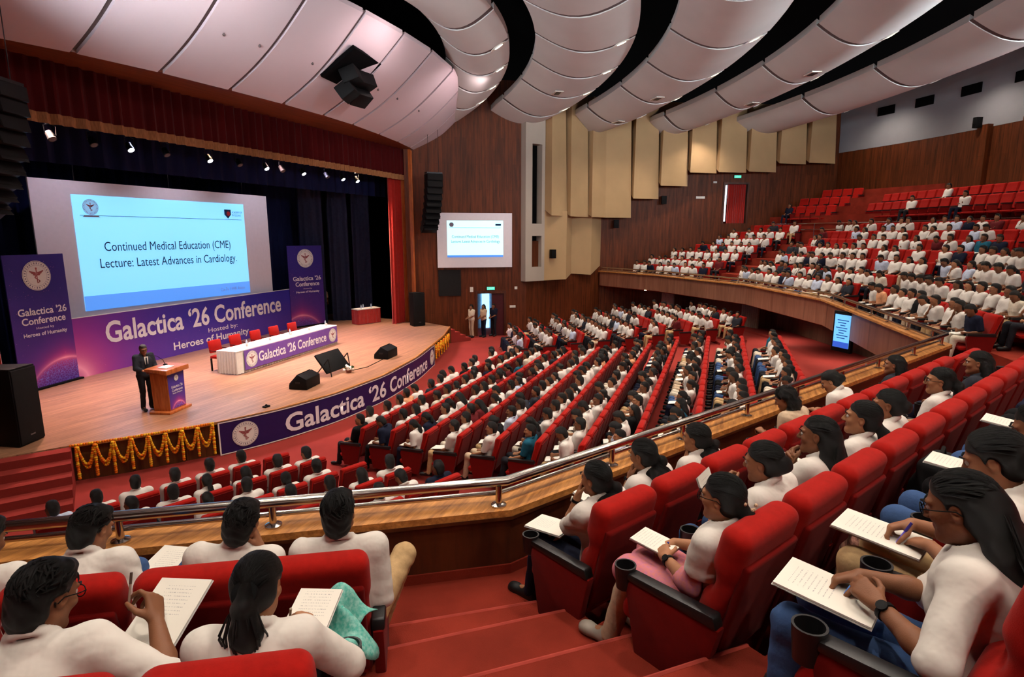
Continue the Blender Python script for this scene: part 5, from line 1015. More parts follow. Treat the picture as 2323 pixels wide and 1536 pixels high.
def hair_field(P, style, h):
    k = P.k; H = P.H; f = Field(P.hc - V(.26, .34, .62 if 'long' in style or style in ('pony', 'low_pony') else .24), P.hc + V(.26, .26, .24), h)
    f.ell(H(0, -.020, .036), V(.083, .103, .092) * k, P.Rh)
    if style in ('short', 'side'):
        f.ell(H(0, -.055, -.02), V(.074, .062, .072) * k, P.Rh, .03); f.ell(H(.01, .012, .102), V(.060, .056, .020) * k, P.Rh, .03)
    else: f.ell(H(0, -.045, -.012), V(.080, .074, .080) * k, P.Rh, .03)
    f.box(H(0, .127, -.048), V(.13, .082, .112) * k, P.Rh @ rotx(16), .03 * k, .02, op='s')
    for i in (-1, 1): f.box(H(i * .09, .045, -.075), V(.05, .085, .085) * k, P.Rh, .03 * k, .02, op='s') if style in ('short', 'side') else f.ell(H(i * .088, -.006, -.012), V(.026, .030, .038) * k, P.Rh, .012, op='s')
    if style in ('short', 'side'): f.box(H(0, -.03, -.175), V(.2, .2, .062) * k, P.Rh, .02, .02, op='s'); f.ell(H(0, -.062, -.062), V(.054, .044, .052) * k, P.Rh, .03)
    dn = V(0, 0, -1)
    if style in ('pony', 'low_pony'):
        b = H(0, -.112, -.005 if style == 'pony' else -.05); f.ell(b, V(.026, .026, .026), None, .02); q = b + V(0, -.035, -.03) ; r_ = b + V(.0, -.05, -.12); e = b + V(.01, -.03, -.26); f.path([b, q, r_, e], [.024, .036, .044, .02], .02); f.path([q, r_ + V(.025, .01, 0), e + V(.03, .02, .05)], [.02, .028, .012], .02)
    if style == 'curly_pony':
        b = H(0, -.105, -.02); rg = np.random.default_rng(5); f.ell(b, V(.03, .03, .03), None, .02)
        for _ in range(16): q = b + V(*rg.normal(0, .035, 3)) + V(0, -.045, -.075 - .05 * rg.random()); f.ell(q, V(.035, .035, .04), None, .02)
    if style == 'bun': f.ell(H(0, -.118, -.01), V(.048, .042, .048), None, .02)
    if style == 'long': 
        c = P.neck; f.path([H(0, -.08, .0), c + P.Rb @ V(0, -.075, -.02), c + P.Rb @ V(0, -.105, -.20)], [.062, .064, .04], .03)
        for i in (-1, 1): f.path([H(i * .052, -.06, .0), c + P.Rb @ V(i * .052, -.06, .02), c + P.Rb @ V(i * .06, -.10, -.18)], [.03, .034, .018], .03)
    if style == 'curly': 
        rg = np.random.default_rng(9)
        for _ in range(46): v = nrm(rg.normal(0, 1, 3)); v[1] = -abs(v[1]) * .8 if v[2] < .3 else v[1] * .7; f.ell(H(*(v * V(.085, .1, .095) + V(0, -.025, .0 if v[2] > 0 else -.045))), V(.032, .032, .034), None, .015)
        f.box(H(0, .135, -.06), V(.1, .075, .1) * k, P.Rh, .03 * k, .02, op='s')
    f.wob(.0028 if style != 'curly' else .004, 80 if style in ('short', 'side', 'curly') else 45, 1.3)
    return f
def strands(P, style, n, seed):               # single locks lying on the hair mass
    rg = np.random.default_rng(seed + 11); m = MB(); c = V(0, -.020, .036); r = V(.083, .103, .092) * 1.012; S_ = lambda d, f=1.0: P.H(*(c + nrm(d) * r * f))
    if style in ('short', 'side', 'curly'):
        for _ in range(n * 3):
            d = nrm(rg.normal(0, 1, 3)); 
            if d[2] < -.55 or (d[1] > .25 and d[2] < .42) or (abs(d[0]) > .6 and d[1] > -.1 and d[2] < .0): continue
            g = V(rg.normal(.25, .5), -.6 + rg.normal(0, .5), -.45 + rg.normal(0, .4)) if style != 'curly' else rg.normal(0, .8, 3); g = g - d * (g @ d); q = [d + g * (.45 * t) for t in (0, .4, .75, 1)]
            m.tube([S_(x, .985 + .05 * t + (.06 * t if style == 'curly' else 0)) for x, t in zip(q, (0, .5, .8, .7))], [.0036, .0042, .003, .0008], 4, cap=False)
    else:
        for j in range(n):
            a = rg.uniform(-1, 1); s = V(.88 * math.sin(a * 1.4), .60 * math.cos(a * .95), .60 - .42 * abs(a) ** 1.5); e = V(rg.normal(0, .16), -1, rg.normal(-.12, .22)); w = rg.uniform(.995, 1.02)
            if abs(s[0]) > .55: s[2] = max(s[2], .12)
            pts = [S_(s * (1 - t) + e * t + V(0, 0, .5 * t * (1 - t)), w) for t in np.linspace(.02, 1, 9)]
            if style == 'long': x = rg.uniform(-1, 1); pts = pts[:7] + [P.neck + P.Rb @ V(x * .07, -.105 - .02 * rg.random(), .02), P.neck + P.Rb @ V(x * .065, -.145, -.10), P.neck + P.Rb @ V(x * .06, -.14, -.2 - .05 * rg.random())]
            m.tube(pts, [.0012] + [.0027] * (len(pts) - 2) + [.001], 4, cap=False)
        if style in ('pony', 'low_pony', 'curly_pony'):
            b = P.H(0, -.112, -.005 if style == 'pony' else -.04)
            for _ in range(n // 2): x, y = rg.normal(0, .022), rg.normal(0, .014); wv = .012 if style == 'curly_pony' else .004; L = rg.uniform(.16, .28) if style != 'curly_pony' else rg.uniform(.1, .17); m.tube([b, b + V(x, -.05 + y, -.05)] + [b + V(x * 1.5 + wv * math.sin(t * 9 + x * 200), -.075 + y + .05 * t + wv * math.cos(t * 11), -.05 - L * t) for t in (.3, .5, .7, .85, 1)], [.002, .0034, .0036, .0034, .003, .0024, .001], 4, cap=False)
    return np.array(m.v), np.array(m.f), None, 0
def shirt_field(P, h, sleeve=.8, fit=1.0, wob=.0034, seed=0, collar=True, full=True):
    k = P.k; B = P.B; lo = np.min([P.pelvis, P.el[1], P.el[-1], P.wr[1], P.wr[-1], P.neck], 0) - .2; hi = np.max([P.pelvis, P.el[1], P.el[-1], P.wr[1], P.wr[-1], P.neck], 0) + .2
    f = Field(lo, hi, h); w = P.sw / .178
    f.ell(B(0, .0, .02), V(.180, .140, .14) * fit, P.Rb); f.box(B(0, .0, .235), V(.158 * w + .006, .112, .225) * fit, P.Rb, .10, .06); f.ell(B(0, -.015, .36), V(.168 * w + .004, .105, .13) * fit, P.Rb, .06)
    if P.sex == 'f': [f.ell(B(i * .07, .085, .30), V(.062, .052, .062), P.Rb, .04) for i in (-1, 1)]
    for i in (-1, 1):
        f.cone(P.neck + P.Rb @ V(i * .03, -.004, -.03), P.sh[i] + P.Rb @ V(-i * .02, 0, -.006), .056 * k, .062 * k, .05)
        s0, e0, w0 = P.sh[i], P.el[i], P.wr[i]
        if sleeve <= 1: f.cone(s0, s0 + (e0 - s0) * sleeve, .068 * k, .066 * k, .05, flat=.006)
        else: f.cone(s0, e0, .067 * k, .060 * k, .05); f.cone(e0, e0 + (w0 - e0) * (sleeve - 1), .055 * k, .046 * k, .025, flat=.006)
    f.wob(wob * .8, 15, seed); f.ridge(wob * 1.15, 30, seed + 3); f.ridge(wob * .5, 62, seed + 5)
    f.cone(P.neck + P.Rb @ V(0, .03, -.03), P.neck + P.Rb @ V(0, .05, .12), .050 * k, .060 * k, .01, op='s')
    if collar:
        c0 = P.neck + P.Rb @ V(0, .008, .002); pts = [c0 + P.Rb @ V(math.sin(a) * .070 * k, -math.cos(a) * .066 * k, .030 * math.cos(a) + .026) for a in np.linspace(-2.5, 2.5, 15)]
        for a, b in zip(pts, pts[1:]): f.cone(a, b, .009, .009, .003); f.cone(a * .5 + .5 * a + P.Rb @ V(0, 0, -.018), b + P.Rb @ V(0, 0, -.018), .014, .014, .005)
    return f
def trouser_field(P, h, wob=.004, seed=0, short=0):
    pts = [P.pelvis] + [P.knee[i] for i in (-1, 1)] + [P.ank[i] for i in (-1, 1)]; f = Field(np.min(pts, 0) - .18, np.max(pts, 0) + .18, h); k = P.k
    f.ell(P.pelvis + V(0, -.01, -.01), V(.172, .135, .11), None)
    for i in (-1, 1):
        kn, an = P.knee[i], P.ank[i]; f.cone(P.hip[i], kn, .090 * k, .066 * k, .04); f.cone(kn, kn + (an - kn) * (1.06 - short), .064 * k, .055 * k, .03, flat=.004)
    f.wob(wob * .6, 18, seed + 2); f.ridge(wob, 34, seed + 1); return f
def shoe_arr(P, h, i):
    a = P.ank[i]; t = P.toes[i]; f = Field(a + np.minimum(0, t) - .1, a + np.maximum(0, t) + .1, h); u = nrm([t[0], t[1], 0]); 
    f.cone(a + V(0, -.02, -.035), a + t + V(0, 0, .002), .042, .036, .02); f.cone(a + V(0, -.01, .0), a + V(0, .03, -.02), .042, .042, .02); f.ell(a + t * .85 + V(0, 0, .004), V(.044, .044, .034), None, .02)
    f.cut((0, 0, a[2] - .086), (0, 0, -1)); return f
def skin_pieces(P, hb, hh, hf, hands, sleeve, full=True, ankle=True):
    """one body: trunk and limbs, head with face, forearms with hands; returns the pieces and fingertip positions"""
    k = P.k; pcs = []; tips = {}
    pts = [P.pelvis, P.neck] + [P.knee[i] for i in (-1, 1)] + [P.ank[i] for i in (-1, 1)] + [P.el[i] for i in (-1, 1)]
    f = Field(np.min(pts, 0) - .16, np.max(pts, 0) + .16, hb); f.ell(P.pelvis, V(.13, .10, .10), None); f.ell(P.B(0, 0, .3), V(.13, .09, .17), P.Rb, .05); f.cone(P.pelvis, P.B(0, 0, .3), .10, .10, .05); f.cone(P.B(0, 0, .36), P.neck, .06, .05, .04)
    for i in (-1, 1):
        f.cone(P.neck + P.Rb @ V(0, 0, -.05), P.sh[i], .045, .046, .04); f.cone(P.sh[i], P.el[i], .046 * k, .038 * k, .03); f.cone(P.hip[i], P.knee[i], .07, .05, .03); f.cone(P.knee[i], P.ank[i], .046, .034, .03); f.cone(P.ank[i], P.ank[i] + P.toes[i] * .8, .032, .026, .02)
        if not full: f.cone(P.el[i], P.wr[i], .038 * k, .028 * k, .02); u = nrm(P.wr[i] - P.el[i]); f.ell(P.wr[i] + u * .055, V(.036, .036, .05), None, .02)
    pcs.append((*f.arrays()[:2], None, 0)); a = head_field(P, hh).arrays(); pcs.append((a[0], a[1], a[2], 0))
    if full:
        for i in (-1, 1):
            hp = hands[i]; e, w = P.el[i], P.wr[i]; ext = w + nrm(hp['d']) * .1
            f = Field(np.minimum(np.minimum(e, w), ext) - .11, np.maximum(np.maximum(e, w), ext) + .11, hf)
            fr_ = .040 if P.sex == 'm' else .036; u = nrm(w - e); m_ = e + (w - e) * .35; f.cone(e, m_, fr_ * .95, fr_, .02); f.cone(m_, w, fr_, .0255 * k, .02)
            tips[i] = hand_prims(f, w, hp['d'], hp['pn'], i, k * (1.0 if P.sex == 'm' else .98), CURLS[hp.get('curl', 'rest')], hp.get('spread', .05), hp.get('op', .35), hp.get('tb', (.3, .35)))
            pcs.append((*f.arrays()[:2], None, 0))
    return pcs, tips
def make_person(P, label, group, name='person', loc=(0, 0, 0), rz=0, sk=0, hair='short', hairmat=None, shirt='white', trousers='navy', sleeve=.85, hands=None, shoe='black', glasses=False, watch=None, seed=0, fine=1.0, kurta=None, lanyard=False, short=0, coat=False):
    """a fully modelled figure (near the camera)"""
    hands = hands or {1: dict(d=(-.3, .9, -.2), pn=(0, -.2, -1)), -1: dict(d=(.3, .9, -.2), pn=(0, -.2, -1))}
    pcs, tips = skin_pieces(P, .016 * fine, .0048 * fine, .0042 * fine, hands, sleeve)
    body = link(name, meshify('person_body', pcs, [SK[sk], LIP]), label=label, cat='person', group=group); body.location = loc; body.rotation_euler.z = rz
    def part(nm, me, **k): return link(nm, me, body, **k)
    a = hair_field(P, hair, .006 * fine).arrays(); part('hair', meshify('hair', [(a[0], a[1], None, 0)] + ([strands(P, hair, 130, seed)] if fine < 1.2 else []), hairmat or HAIR))
    if kurta: part('kurta', sdf('kurta', kurta_field(P, .010), CLOTH[kurta] if kurta != 'print' else KURTA)); 
    part('shirt', sdf('shirt', shirt_field(P, .0085 * fine, sleeve, 1.03 if kurta or coat else 1.0, seed=seed), SHIRT if shirt == 'white' else CLOTH[shirt]))
    part('trousers', sdf('trousers', trouser_field(P, .012 * fine, seed=seed, short=short), CLOTH[trousers]))
    for i in (-1, 1): part('shoe', sdf('shoe', shoe_arr(P, .0085, i), SHOE[shoe]))
    for i in (-1, 1):
        m = MB(); m.ball(P.H(i * .032, .076, .006), .0125 * P.k, n=10, k=7); m.ball(P.H(i * .032, .0825, .005), (.0072, .0072, .0072), n=10, k=6, m=1); part('eye', m.mesh('eye', [EYEW, IRIS], 'all'))
    for i in (-1, 1): m = MB(); m.tube([P.H(i * .015, .099, .028), P.H(i * .034, .096, .034), P.H(i * .052, .080, .029)], [.0035, .0042, .002], 6); part('eyebrow', m.mesh('eyebrow', HAIR, True))
    if glasses:
        m = MB()
        for i in (-1, 1): m.tube([P.H(i * .034 + .024 * math.cos(a), .108 - .012 * abs(math.cos(a) * i + 1 if i > 0 else math.cos(a) - 1) * .4, .004 + .020 * math.sin(a)) for a in np.linspace(0, 2 * math.pi, 17)], .002, 6, cap=False); m.tube([P.H(i * .058, .100, .008), P.H(i * .076, .05, .008), P.H(i * .080, -.01, .006), P.H(i * .079, -.03, -.012)], .002, 6)
        m.tube([P.H(-.011, .110, .006), P.H(.011, .110, .006)], .0018, 6); part('glasses', m.mesh('glasses', M['dark'], 'all'))
    if watch:
        i, kind = watch; w, e = P.wr[i], P.el[i]; u = nrm(w - e); c = w - u * .03; m = MB(); T = Matrix([list(x) for x in np.stack([np.cross(u, nrm(np.cross(u, V(.1, .2, 1)))), nrm(np.cross(u, V(.1, .2, 1))), u], 1)]); m.lathe([(.0290, -.008), (.0315, -.008), (.0315, .008), (.0290, .008)], tuple(c), 20, T)
        n = -nrm(np.asarray(hands[i]['pn'], float) - u * (np.asarray(hands[i]['pn'], float) @ u)); q = c + n * .031; t2 = np.cross(u, n); TT = Matrix([list(x) for x in np.stack([t2, u, n], 1)]); m.lathe([(.0, -.003), (.017, -.003), (.017, .005), (.0, .005)], tuple(q), 18, TT, m=1); part('wristwatch', m.mesh('wristwatch', [M['steel'] if kind == 'steel' else M['dark'], M['plate'] if kind == 'white' else M['dark']], True))
    if lanyard: m = MB(); m.tube([P.neck + P.Rb @ V(.055, -.035, .012), P.neck + P.Rb @ V(.075, .05, -.03), P.neck + P.Rb @ V(.05, .115, -.12), P.neck + P.Rb @ V(.01, .135, -.25)], .006, 6); m.tube([P.neck + P.Rb @ V(-.055, -.035, .012), P.neck + P.Rb @ V(-.075, .05, -.03), P.neck + P.Rb @ V(-.05, .115, -.12), P.neck + P.Rb @ V(.01, .135, -.25)], .006, 6); part('lanyard', m.mesh('lanyard', CLOTH['maroon'], True))
    bpy.context.view_layer.update()
    return body, tips
def kurta_field(P, h):                        # long tunic under the coat: sleeves to below the elbow, skirt over the thighs
    f = shirt_field(P, h, 1.35, .9, .003, 3, collar=False)
    g = trouser_field(P, h, .003); lo = np.minimum(f.lo, g.lo); 
    f2 = Field(lo + 2 * h, np.maximum(f.lo + f.h * (f.n - 5), g.lo + g.h * (g.n - 5)), h)
    for i in (-1, 1): f2.cone(P.hip[i], P.knee[i] + V(0, .02, 0), .105, .080, .05); s0, e0, w0 = P.sh[i], P.el[i], P.wr[i]; f2.cone(s0, e0, .052, .050, .03); f2.cone(e0, e0 + (w0 - e0) * .35, .055, .050, .02, flat=.005)
    f2.ell(P.pelvis, V(.185, .145, .13), None, .04); f2.cone((P.hip[-1] + P.hip[1]) / 2 + V(0, .05, .02), (P.knee[-1] + P.knee[1]) / 2, .09, .07, .05); f2.wob(.004, 26, 4); return f2
def pen_at(tips, i, W_, label, c=(40, 60, 150), up=(.2, -.35, 1), L=.14):
    p = (tips[0] + tips[4]) / 2 + (tips[1] - tips[0]) * .1; u = nrm(up); m = MB(); a = p - u * .035; m.tube([a, a + u * .012, a + u * .02], [.001, .0035, .0045], 8); m.tube([a + u * .02, a + u * L], .0045, 8, m=1); m.tube([a + u * (L * .72), a + u * (L + .004)], .0052, 8)
    o = m.build('pen', [mat('pen_dark', c, .35, .4), mat('pen_barrel', tuple(min(255, int(x * 1.4 + 50)) for x in c), .35, .4)], smooth=True, label=label, cat='pen', group='pens in writing hands'); o.location = W_[0]; o.rotation_euler.z = W_[1]; return o
PAGE = None
def page_mat():
    t = NT('ruled_page'); tc = t.n('ShaderNodeTexCoord'); sx = t.n('ShaderNodeSeparateXYZ'); t.l(tc.outputs['Object'], sx.inputs[0])
    def mth(op, a, b=None):
        n = t.n('ShaderNodeMath', operation=op)
        for i, x in enumerate((a, b)):
            if x is None: continue
            if isinstance(x, (int, float)): n.inputs[i].default_value = x
            else: t.l(x, n.inputs[i])
        return n.outputs[0]
    x, y = sx.outputs[0], sx.outputs[1]; ln = mth('LESS_THAN', mth('FRACT', mth('MULTIPLY', y, 62)), .22)
    mp = t.n('ShaderNodeMapping'); mp.inputs['Scale'].default_value = (260, 62, 1); t.l(tc.outputs['Object'], mp.inputs['Vector']); nz = t.n('ShaderNodeTexNoise', i_Scale=1.0, i_Detail=1); t.l(mp.outputs[0], nz.inputs['Vector'])
    wr = mth('GREATER_THAN', nz.outputs['Fac'], .52); rg = mth('MULTIPLY', mth('LESS_THAN', mth('ABSOLUTE', x), .06), mth('MULTIPLY', mth('GREATER_THAN', y, -.02), mth('LESS_THAN', y, .115)))
    mx = t.n('ShaderNodeMix', data_type='RGBA'); mx.inputs['A'].default_value = (*srgb((232, 226, 216)), 1); mx.inputs['B'].default_value = (*srgb((150, 146, 150)), 1); t.l(mth('MULTIPLY', mth('MULTIPLY', ln, wr), mth('MULTIPLY', rg, .8)), mx.inputs['Factor']); t.l(mx.outputs['Result'], t.b.inputs['Base Color']); t.set(Roughness=.75, Specular_IOR_Level=.15); return t.m
PAGE = page_mat()
KURTA = mat('kurta_print', (214, 130, 122), .85, .1, c2=(196, 120, 150), scale=(60, 60, 60), var=.1, bump=.15)
def notebook_mesh(w=.20, l=.28, th=.008, curl=.0, cover=(200, 195, 190)):
    m = MB(); m.sheet(4, 10, lambda u, v: ((u - .5) * w, (v - .5) * l, th + curl * max(0, v - .5) ** 2 * 4)); m.sheet(4, 10, lambda u, v: ((.5 - u) * w, (v - .5) * l, 0 + curl * max(0, v - .5) ** 2 * 4))
    z = lambda v: curl * max(0, v - .5) ** 2 * 4
    for sx in (-1, 1): m.sheet(1, 10, lambda u, v: (sx * w / 2, (v - .5) * l, th * (u if sx > 0 else 1 - u) + z(v)), m=1)
    for v in (0, 1): m.sheet(4, 1, lambda u, q: ((u - .5) * w, (v - .5) * l, th * (q if v == 0 else 1 - q) + z(v)), m=1)
    return m
def make_notebook(loc, M3, label, w=.20, l=.28, curl=0, cover=(205, 200, 196), cov=True):
    o = link('notebook', notebook_mesh(w, l, .007, curl).mesh('pages', [PAGE, M['paper']], True), label=label, cat='notebook', group='notebooks held by the front rows')
    if cov: m = MB(); m.sheet(1, 8, lambda u, v: ((u - .5) * (w + .006), (v - .5) * (l + .006), -.002 + curl * max(0, v - .5) ** 2 * 4)); m.sheet(1, 8, lambda u, v: ((.5 - u) * (w + .006), (v - .5) * (l + .006), -.005 + curl * max(0, v - .5) ** 2 * 4)); link('cover', m.mesh('cover', mat('notebook_cover', cover, .6)), o)
    o.matrix_world = Matrix.Translation(loc) @ Matrix(M3).to_4x4(); return o
# ================================================================ the audience
POSES = dict(
    upright=dict(lean=-9, head=(0, 2, 0), wr=(.10, .36, .58), wl=(-.08, .37, .58)),
    writing=dict(lean=7, head=(4, 30, 0), wr=(.06, .40, .66), wl=(-.13, .36, .64)),
    chin=dict(lean=6, head=(-6, 6, 4), wr=('face', .02, .10, -.19), wl=(-.05, .33, .62), pr=(.25, .3, -1)),
    turned=dict(lean=-8, head=(22, 0, 3), wr=(.12, .38, .58), wl=(-.12, .38, .58)),
    folded=dict(lean=-8, head=(-12, 4, -2), wr=(-.06, .25, .74), wl=(.06, .24, .70)),
    slumped=dict(lean=-14, head=(6, 12, 0), wr=(.05, .34, .60), wl=(-.05, .35, .60), py=.07))
PV, PH = {}, {}
LOD = dict(mid=(.017, .0095, .012, .012, .015), far=(.026, .015, .017, .021, .025), mass=(.04, .021, .023, .034, .042))
def variant(sex, pose, lod):
    key = (sex, pose, lod)
    if key not in PV:
        P = Pose(sex, **dict(dict(py=.035), **POSES[pose])); hb, hh, hr, hs, ht = LOD[lod]
        pcs, _ = skin_pieces(P, hb, hh, hh, None, 1, full=False); shc = []
        sl = 1.9 if pose == 'folded' else .9
        tro = trouser_field(P, ht).arrays(); sho = [shoe_arr(P, ht * .7, i).arrays() for i in (-1, 1)]; shi = shirt_field(P, hs, sl, 1.02, collar=lod == 'mid', wob=.003).arrays()
        PV[key] = dict(P=P, pcs=pcs, shi=shi, tro=tro, sho=sho)
        if lod != 'mass':
            PV[key]['body'] = meshify('person', pcs, [SK[0], LIP]); PV[key]['shirt'] = meshify('shirt', [(shi[0], shi[1], None, 0)], [SHIRT])
            PV[key]['trousers'] = meshify('trousers', [(tro[0], tro[1], None, 0)] + [(a[0], a[1], None, 1) for a in sho], [CLOTH['navy'], SHOE['black']])
    return PV[key]
def hairv(sex, pose, lod, style):
    key = (sex, pose, lod, style)
    if key not in PH:
        a = hair_field(variant(sex, pose, lod)['P'], style, LOD[lod][2]).arrays(); PH[key] = (a, meshify('hair', [(a[0], a[1], None, 0)], [HAIR]) if lod != 'mass' else None)
    return PH[key]
ROWTXT = dict(centre=('from near aisle', 'stalls centre'), right=('from aisle', 'far stalls block'), left=('from aisle', 'near stalls block'), back=('from near end', 'balcony rear block'),
              diagonal=('from near end', 'balcony diagonal block'), side=('from near end', 'balcony side block'), near=('from steps', 'near balcony block'), corner=('from steps', 'corner balcony block'))
def where(s):
    a, b = ROWTXT[s[0]]; n = ORD[s[2]] if s[2] < len(ORD) else f'number {s[2] + 1}'
    return f'{n} {a}, {ORD[s[1] - 1]} row, {b}'
def occupied(s):
    b, r, i = s[:3]; u = random.random()
    if b == 'centre': return u < .96
    if b == 'right': return u < .97
    if b == 'left': return (r, i) not in ((1, 0), (3, 0)) and u < .97
    if b == 'back': return u < (.98, .96, .9, .8, .75, .8, .5, .2)[min(r, 8) - 1]
    if b == 'diagonal': return u < ((.95, .96, .92, .82, .42 if i > 4 else .8, .5, .8) + (.10,) * 6)[r - 1]
    if b == 'side': return u < ((.93, .95, .95, .92, .85, .8, .5) + (.08,) * 5)[r - 1]
    return False
def dress():
    u = random.random()
    if u < .72: return 'white'
    return random.choice(['cream', 'pale_blue', 'pale_blue', 'dark_grey', 'navy', 'teal', 'maroon', 'black', 'peach', 'white'])
CTXT = dict(white='white coat', cream='cream shirt', pale_blue='pale blue shirt', dark_grey='dark grey top', navy='navy top', teal='teal shirt', maroon='maroon top', black='black top', peach='peach top', red='red top', yellow='yellow top')
HTXT = dict(short='short-haired person', side='dark-haired person', pony='ponytailed person', low_pony='ponytailed person', bun='bun-haired person', long='long-haired person', curly='curly-haired person', curly_pony='ponytailed person', bald='balding person')
def dist(s): return math.dist((s[3][0], s[3][1], s[3][2] + 1), (0, 0, ZC))
VIS = sorted([s for s in SEATS if shows(s)], key=dist)
NEARSET = [s for s in VIS if s[0] in ('near', 'corner')]
AUD = [s for s in VIS if s[0] not in ('near', 'corner') and occupied(s)]
N_PEOPLE = 262; N_CHAIRS = 288
if QUICK: N_PEOPLE = 30
IND, MASS = AUD[:N_PEOPLE], AUD[N_PEOPLE:]
NOTE = MB().box((0, 0, 0), (.21, .28, .012)).mesh('notebook', M['paper'])
TIE = MB().add([(-.02, 0, 0), (.02, 0, 0), (.034, .03, -.30), (0, .035, -.35), (-.034, .03, -.30)], [(0, 1, 2, 3, 4)]).mesh('tie', CLOTH['navy'])
def seat_person(s, lod, idx):
    sex = 'm' if random.random() < (.62 if s[0] != 'right' else .5) else 'f'; pose = random.choices(list(POSES), [.34, .26, .1, .12, .08, .1])[0]
    style = random.choice(['short', 'short', 'side']) if sex == 'm' else random.choice(['pony', 'low_pony', 'long', 'bun', 'low_pony'])
    if (s[0], s[1]) == ('left', 1) or (s[0], s[1]) == ('centre', 1): sex, style = 'm', 'short'
    v = variant(sex, pose, lod); c = dress(); loc, rz = s[3], s[4] + random.gauss(0, .07)
    body = link('person', v['body'], label=f'{HTXT[style]} in {CTXT[c]}, {where(s)}', cat='person', group='seated audience'); body.location = loc; body.rotation_euler.z = rz
    setmat(body, random.choice(SK))
    link('hair', hairv(sex, pose, lod, style)[1], body)
    setmat(link('shirt', v['shirt'], body), SHIRT if c == 'white' else CLOTH[c])
    setmat(link('trousers', v['trousers'], body), CLOTH[random.choice(['navy', 'charcoal', 'black', 'khaki', 'denim', 'cream', 'charcoal', 'beige'])])
    if sex == 'm' and lod == 'far' and s[0] in ('right', 'back') and random.random() < .5 and pose in ('upright', 'turned', 'slumped'):
        P = v['P']; t = link('tie', TIE, body); t.location = P.neck + P.Rb @ V(0, .085, -.045); t.rotation_euler.x = R(4)
    if pose == 'writing' or (pose in ('upright', 'slumped') and random.random() < .25):
        n = link('notebook', NOTE, label=f'white notebook of the person {where(s)}', cat='notebook', group='notebooks on laps in the audience')
        n.matrix_world = Matrix.Translation(loc) @ Matrix.Rotation(rz, 4, 'Z') @ Matrix.Translation((-.02, .38, .60)) @ Matrix.Rotation(R(random.uniform(-12, 12)), 4, 'Z') @ Matrix.Rotation(R(-8), 4, 'X')
for k, s in enumerate(IND): seat_person(s, 'mid' if dist(s) < 12.5 else 'far', k)
# the farthest rows, past three hundred people: one mass of figures
def mass(name, seats, label, cat):
    if not seats: return
    vs, qs, ms, b = [], [], [], 0; mats = [SK[0], SK[1], HAIR, SHIRT, CLOTH['pale_blue'], CLOTH['dark_grey'], CLOTH['navy'], CLOTH['maroon'], CLOTH['charcoal'], CLOTH['khaki']]
    for s in seats:
        sex = random.choice('mmf'); pose = random.choice(list(POSES)); v = variant(sex, pose, 'mass'); h = hairv(sex, pose, 'mass', random.choice(['short', 'side']) if sex == 'm' else random.choice(['long', 'bun']))[0]
        T = rotz(math.degrees(s[4] + random.gauss(0, .08))); L = np.array(s[3]); cs = random.choices([3, 4, 5, 6, 7], [.8, .06, .06, .05, .03])[0]; ct = random.choice([6, 8, 8, 9]); sk = random.choice([0, 1])
        for a, mi in [(p[:2], sk) for p in v['pcs']] + [(v['shi'][:2], cs), (v['tro'][:2], ct), (h[:2], 2)]: vs.append(a[0] @ T.T + L); qs.append(a[1] + b); ms.append(np.full(len(a[1]), mi)); b += len(a[0])
    me = meshify(name, [(np.concatenate(vs), np.concatenate(qs), np.concatenate(ms)[np.zeros(0, int)] if 0 else None, 0)], mats); me.polygons.foreach_set('material_index', np.concatenate(ms).astype(np.int32)[:len(me.polygons)]); me.update()
    link(name, me, label=label, cat=cat, kind='stuff')
mass('crowd', MASS, 'farthest seated listeners in white coats in the back rows of stalls and balcony', 'people') if not QUICK else None
# chairs: the nearest ones singly, the farthest rows as one mass
ALLC = sorted(VIS + [s for s in SEATS if s not in VIS and ((s[0] == 'near' and s[1] <= 3 and s[2] <= 9) or (s[0] == 'corner' and s[2] <= 3))], key=dist)
def rowend(s): return s[2] == max(q[2] for q in SEATS if q[0] == s[0] and q[1] == s[1])
for s in ALLC[:N_CHAIRS]:
    make_chair(s[3], s[4], f'red seat, {where(s)}', 'red auditorium seats', high=s[0] in ('near', 'corner') and dist(s) < 9, last=(s[0] == 'corner' and s[2] == 0) or (s[0] in ('near',) and rowend(s)))
cm_ = MB()
for s in ALLC[N_CHAIRS:]:
    T = Matrix.Translation(s[3]) @ Matrix.Rotation(s[4], 4, 'Z')
    for nm, mi in (('backrest', 0), ('seat', 0), ('side_panel', 1), ('armrest', 2)):
        me = CHL[nm]; off = Vector((-PITCH / 2, 0, 0)) if nm in ('side_panel', 'armrest') else Vector()
        cm_.add([T @ (v.co + off) for v in me.vertices], [tuple(p.vertices) for p in me.polygons], mi)
if cm_.v: cm_.build('seat_rows', [M['red'], M['redpanel'], M['arm']], label='farthest red seats in the back rows of stalls and balcony', cat='chairs', kind='stuff')
# rail of the cross aisle high on the balcony
ca = empty('aisle_rail', (*offs(RAILS, 7.25)[5], bfloor(7)), label='thin steel rail along the cross aisle between lower and upper balcony seats', cat='railing')
pl = offs(RAILS, 7.43)[4:8]; q = MB()
for h in (.55, .85): q.tube([(x, y, bfloor(7) + h + .2) for x, y in pl], .02, 8)
inroot(ca, q.build('bars', M['steel'], smooth=True))
for a, b in zip(pl, pl[1:]):
    a, b = Vector(a), Vector(b); n = max(2, int((b - a).length / 1.6))
    for k in range(n): p = a + (b - a) * (k / n); q = MB(); q.tube([(p.x, p.y, bfloor(7)), (p.x, p.y, bfloor(7) + 1.05)], .018, 8); inroot(ca, q.build('post', M['steel'], smooth=True))
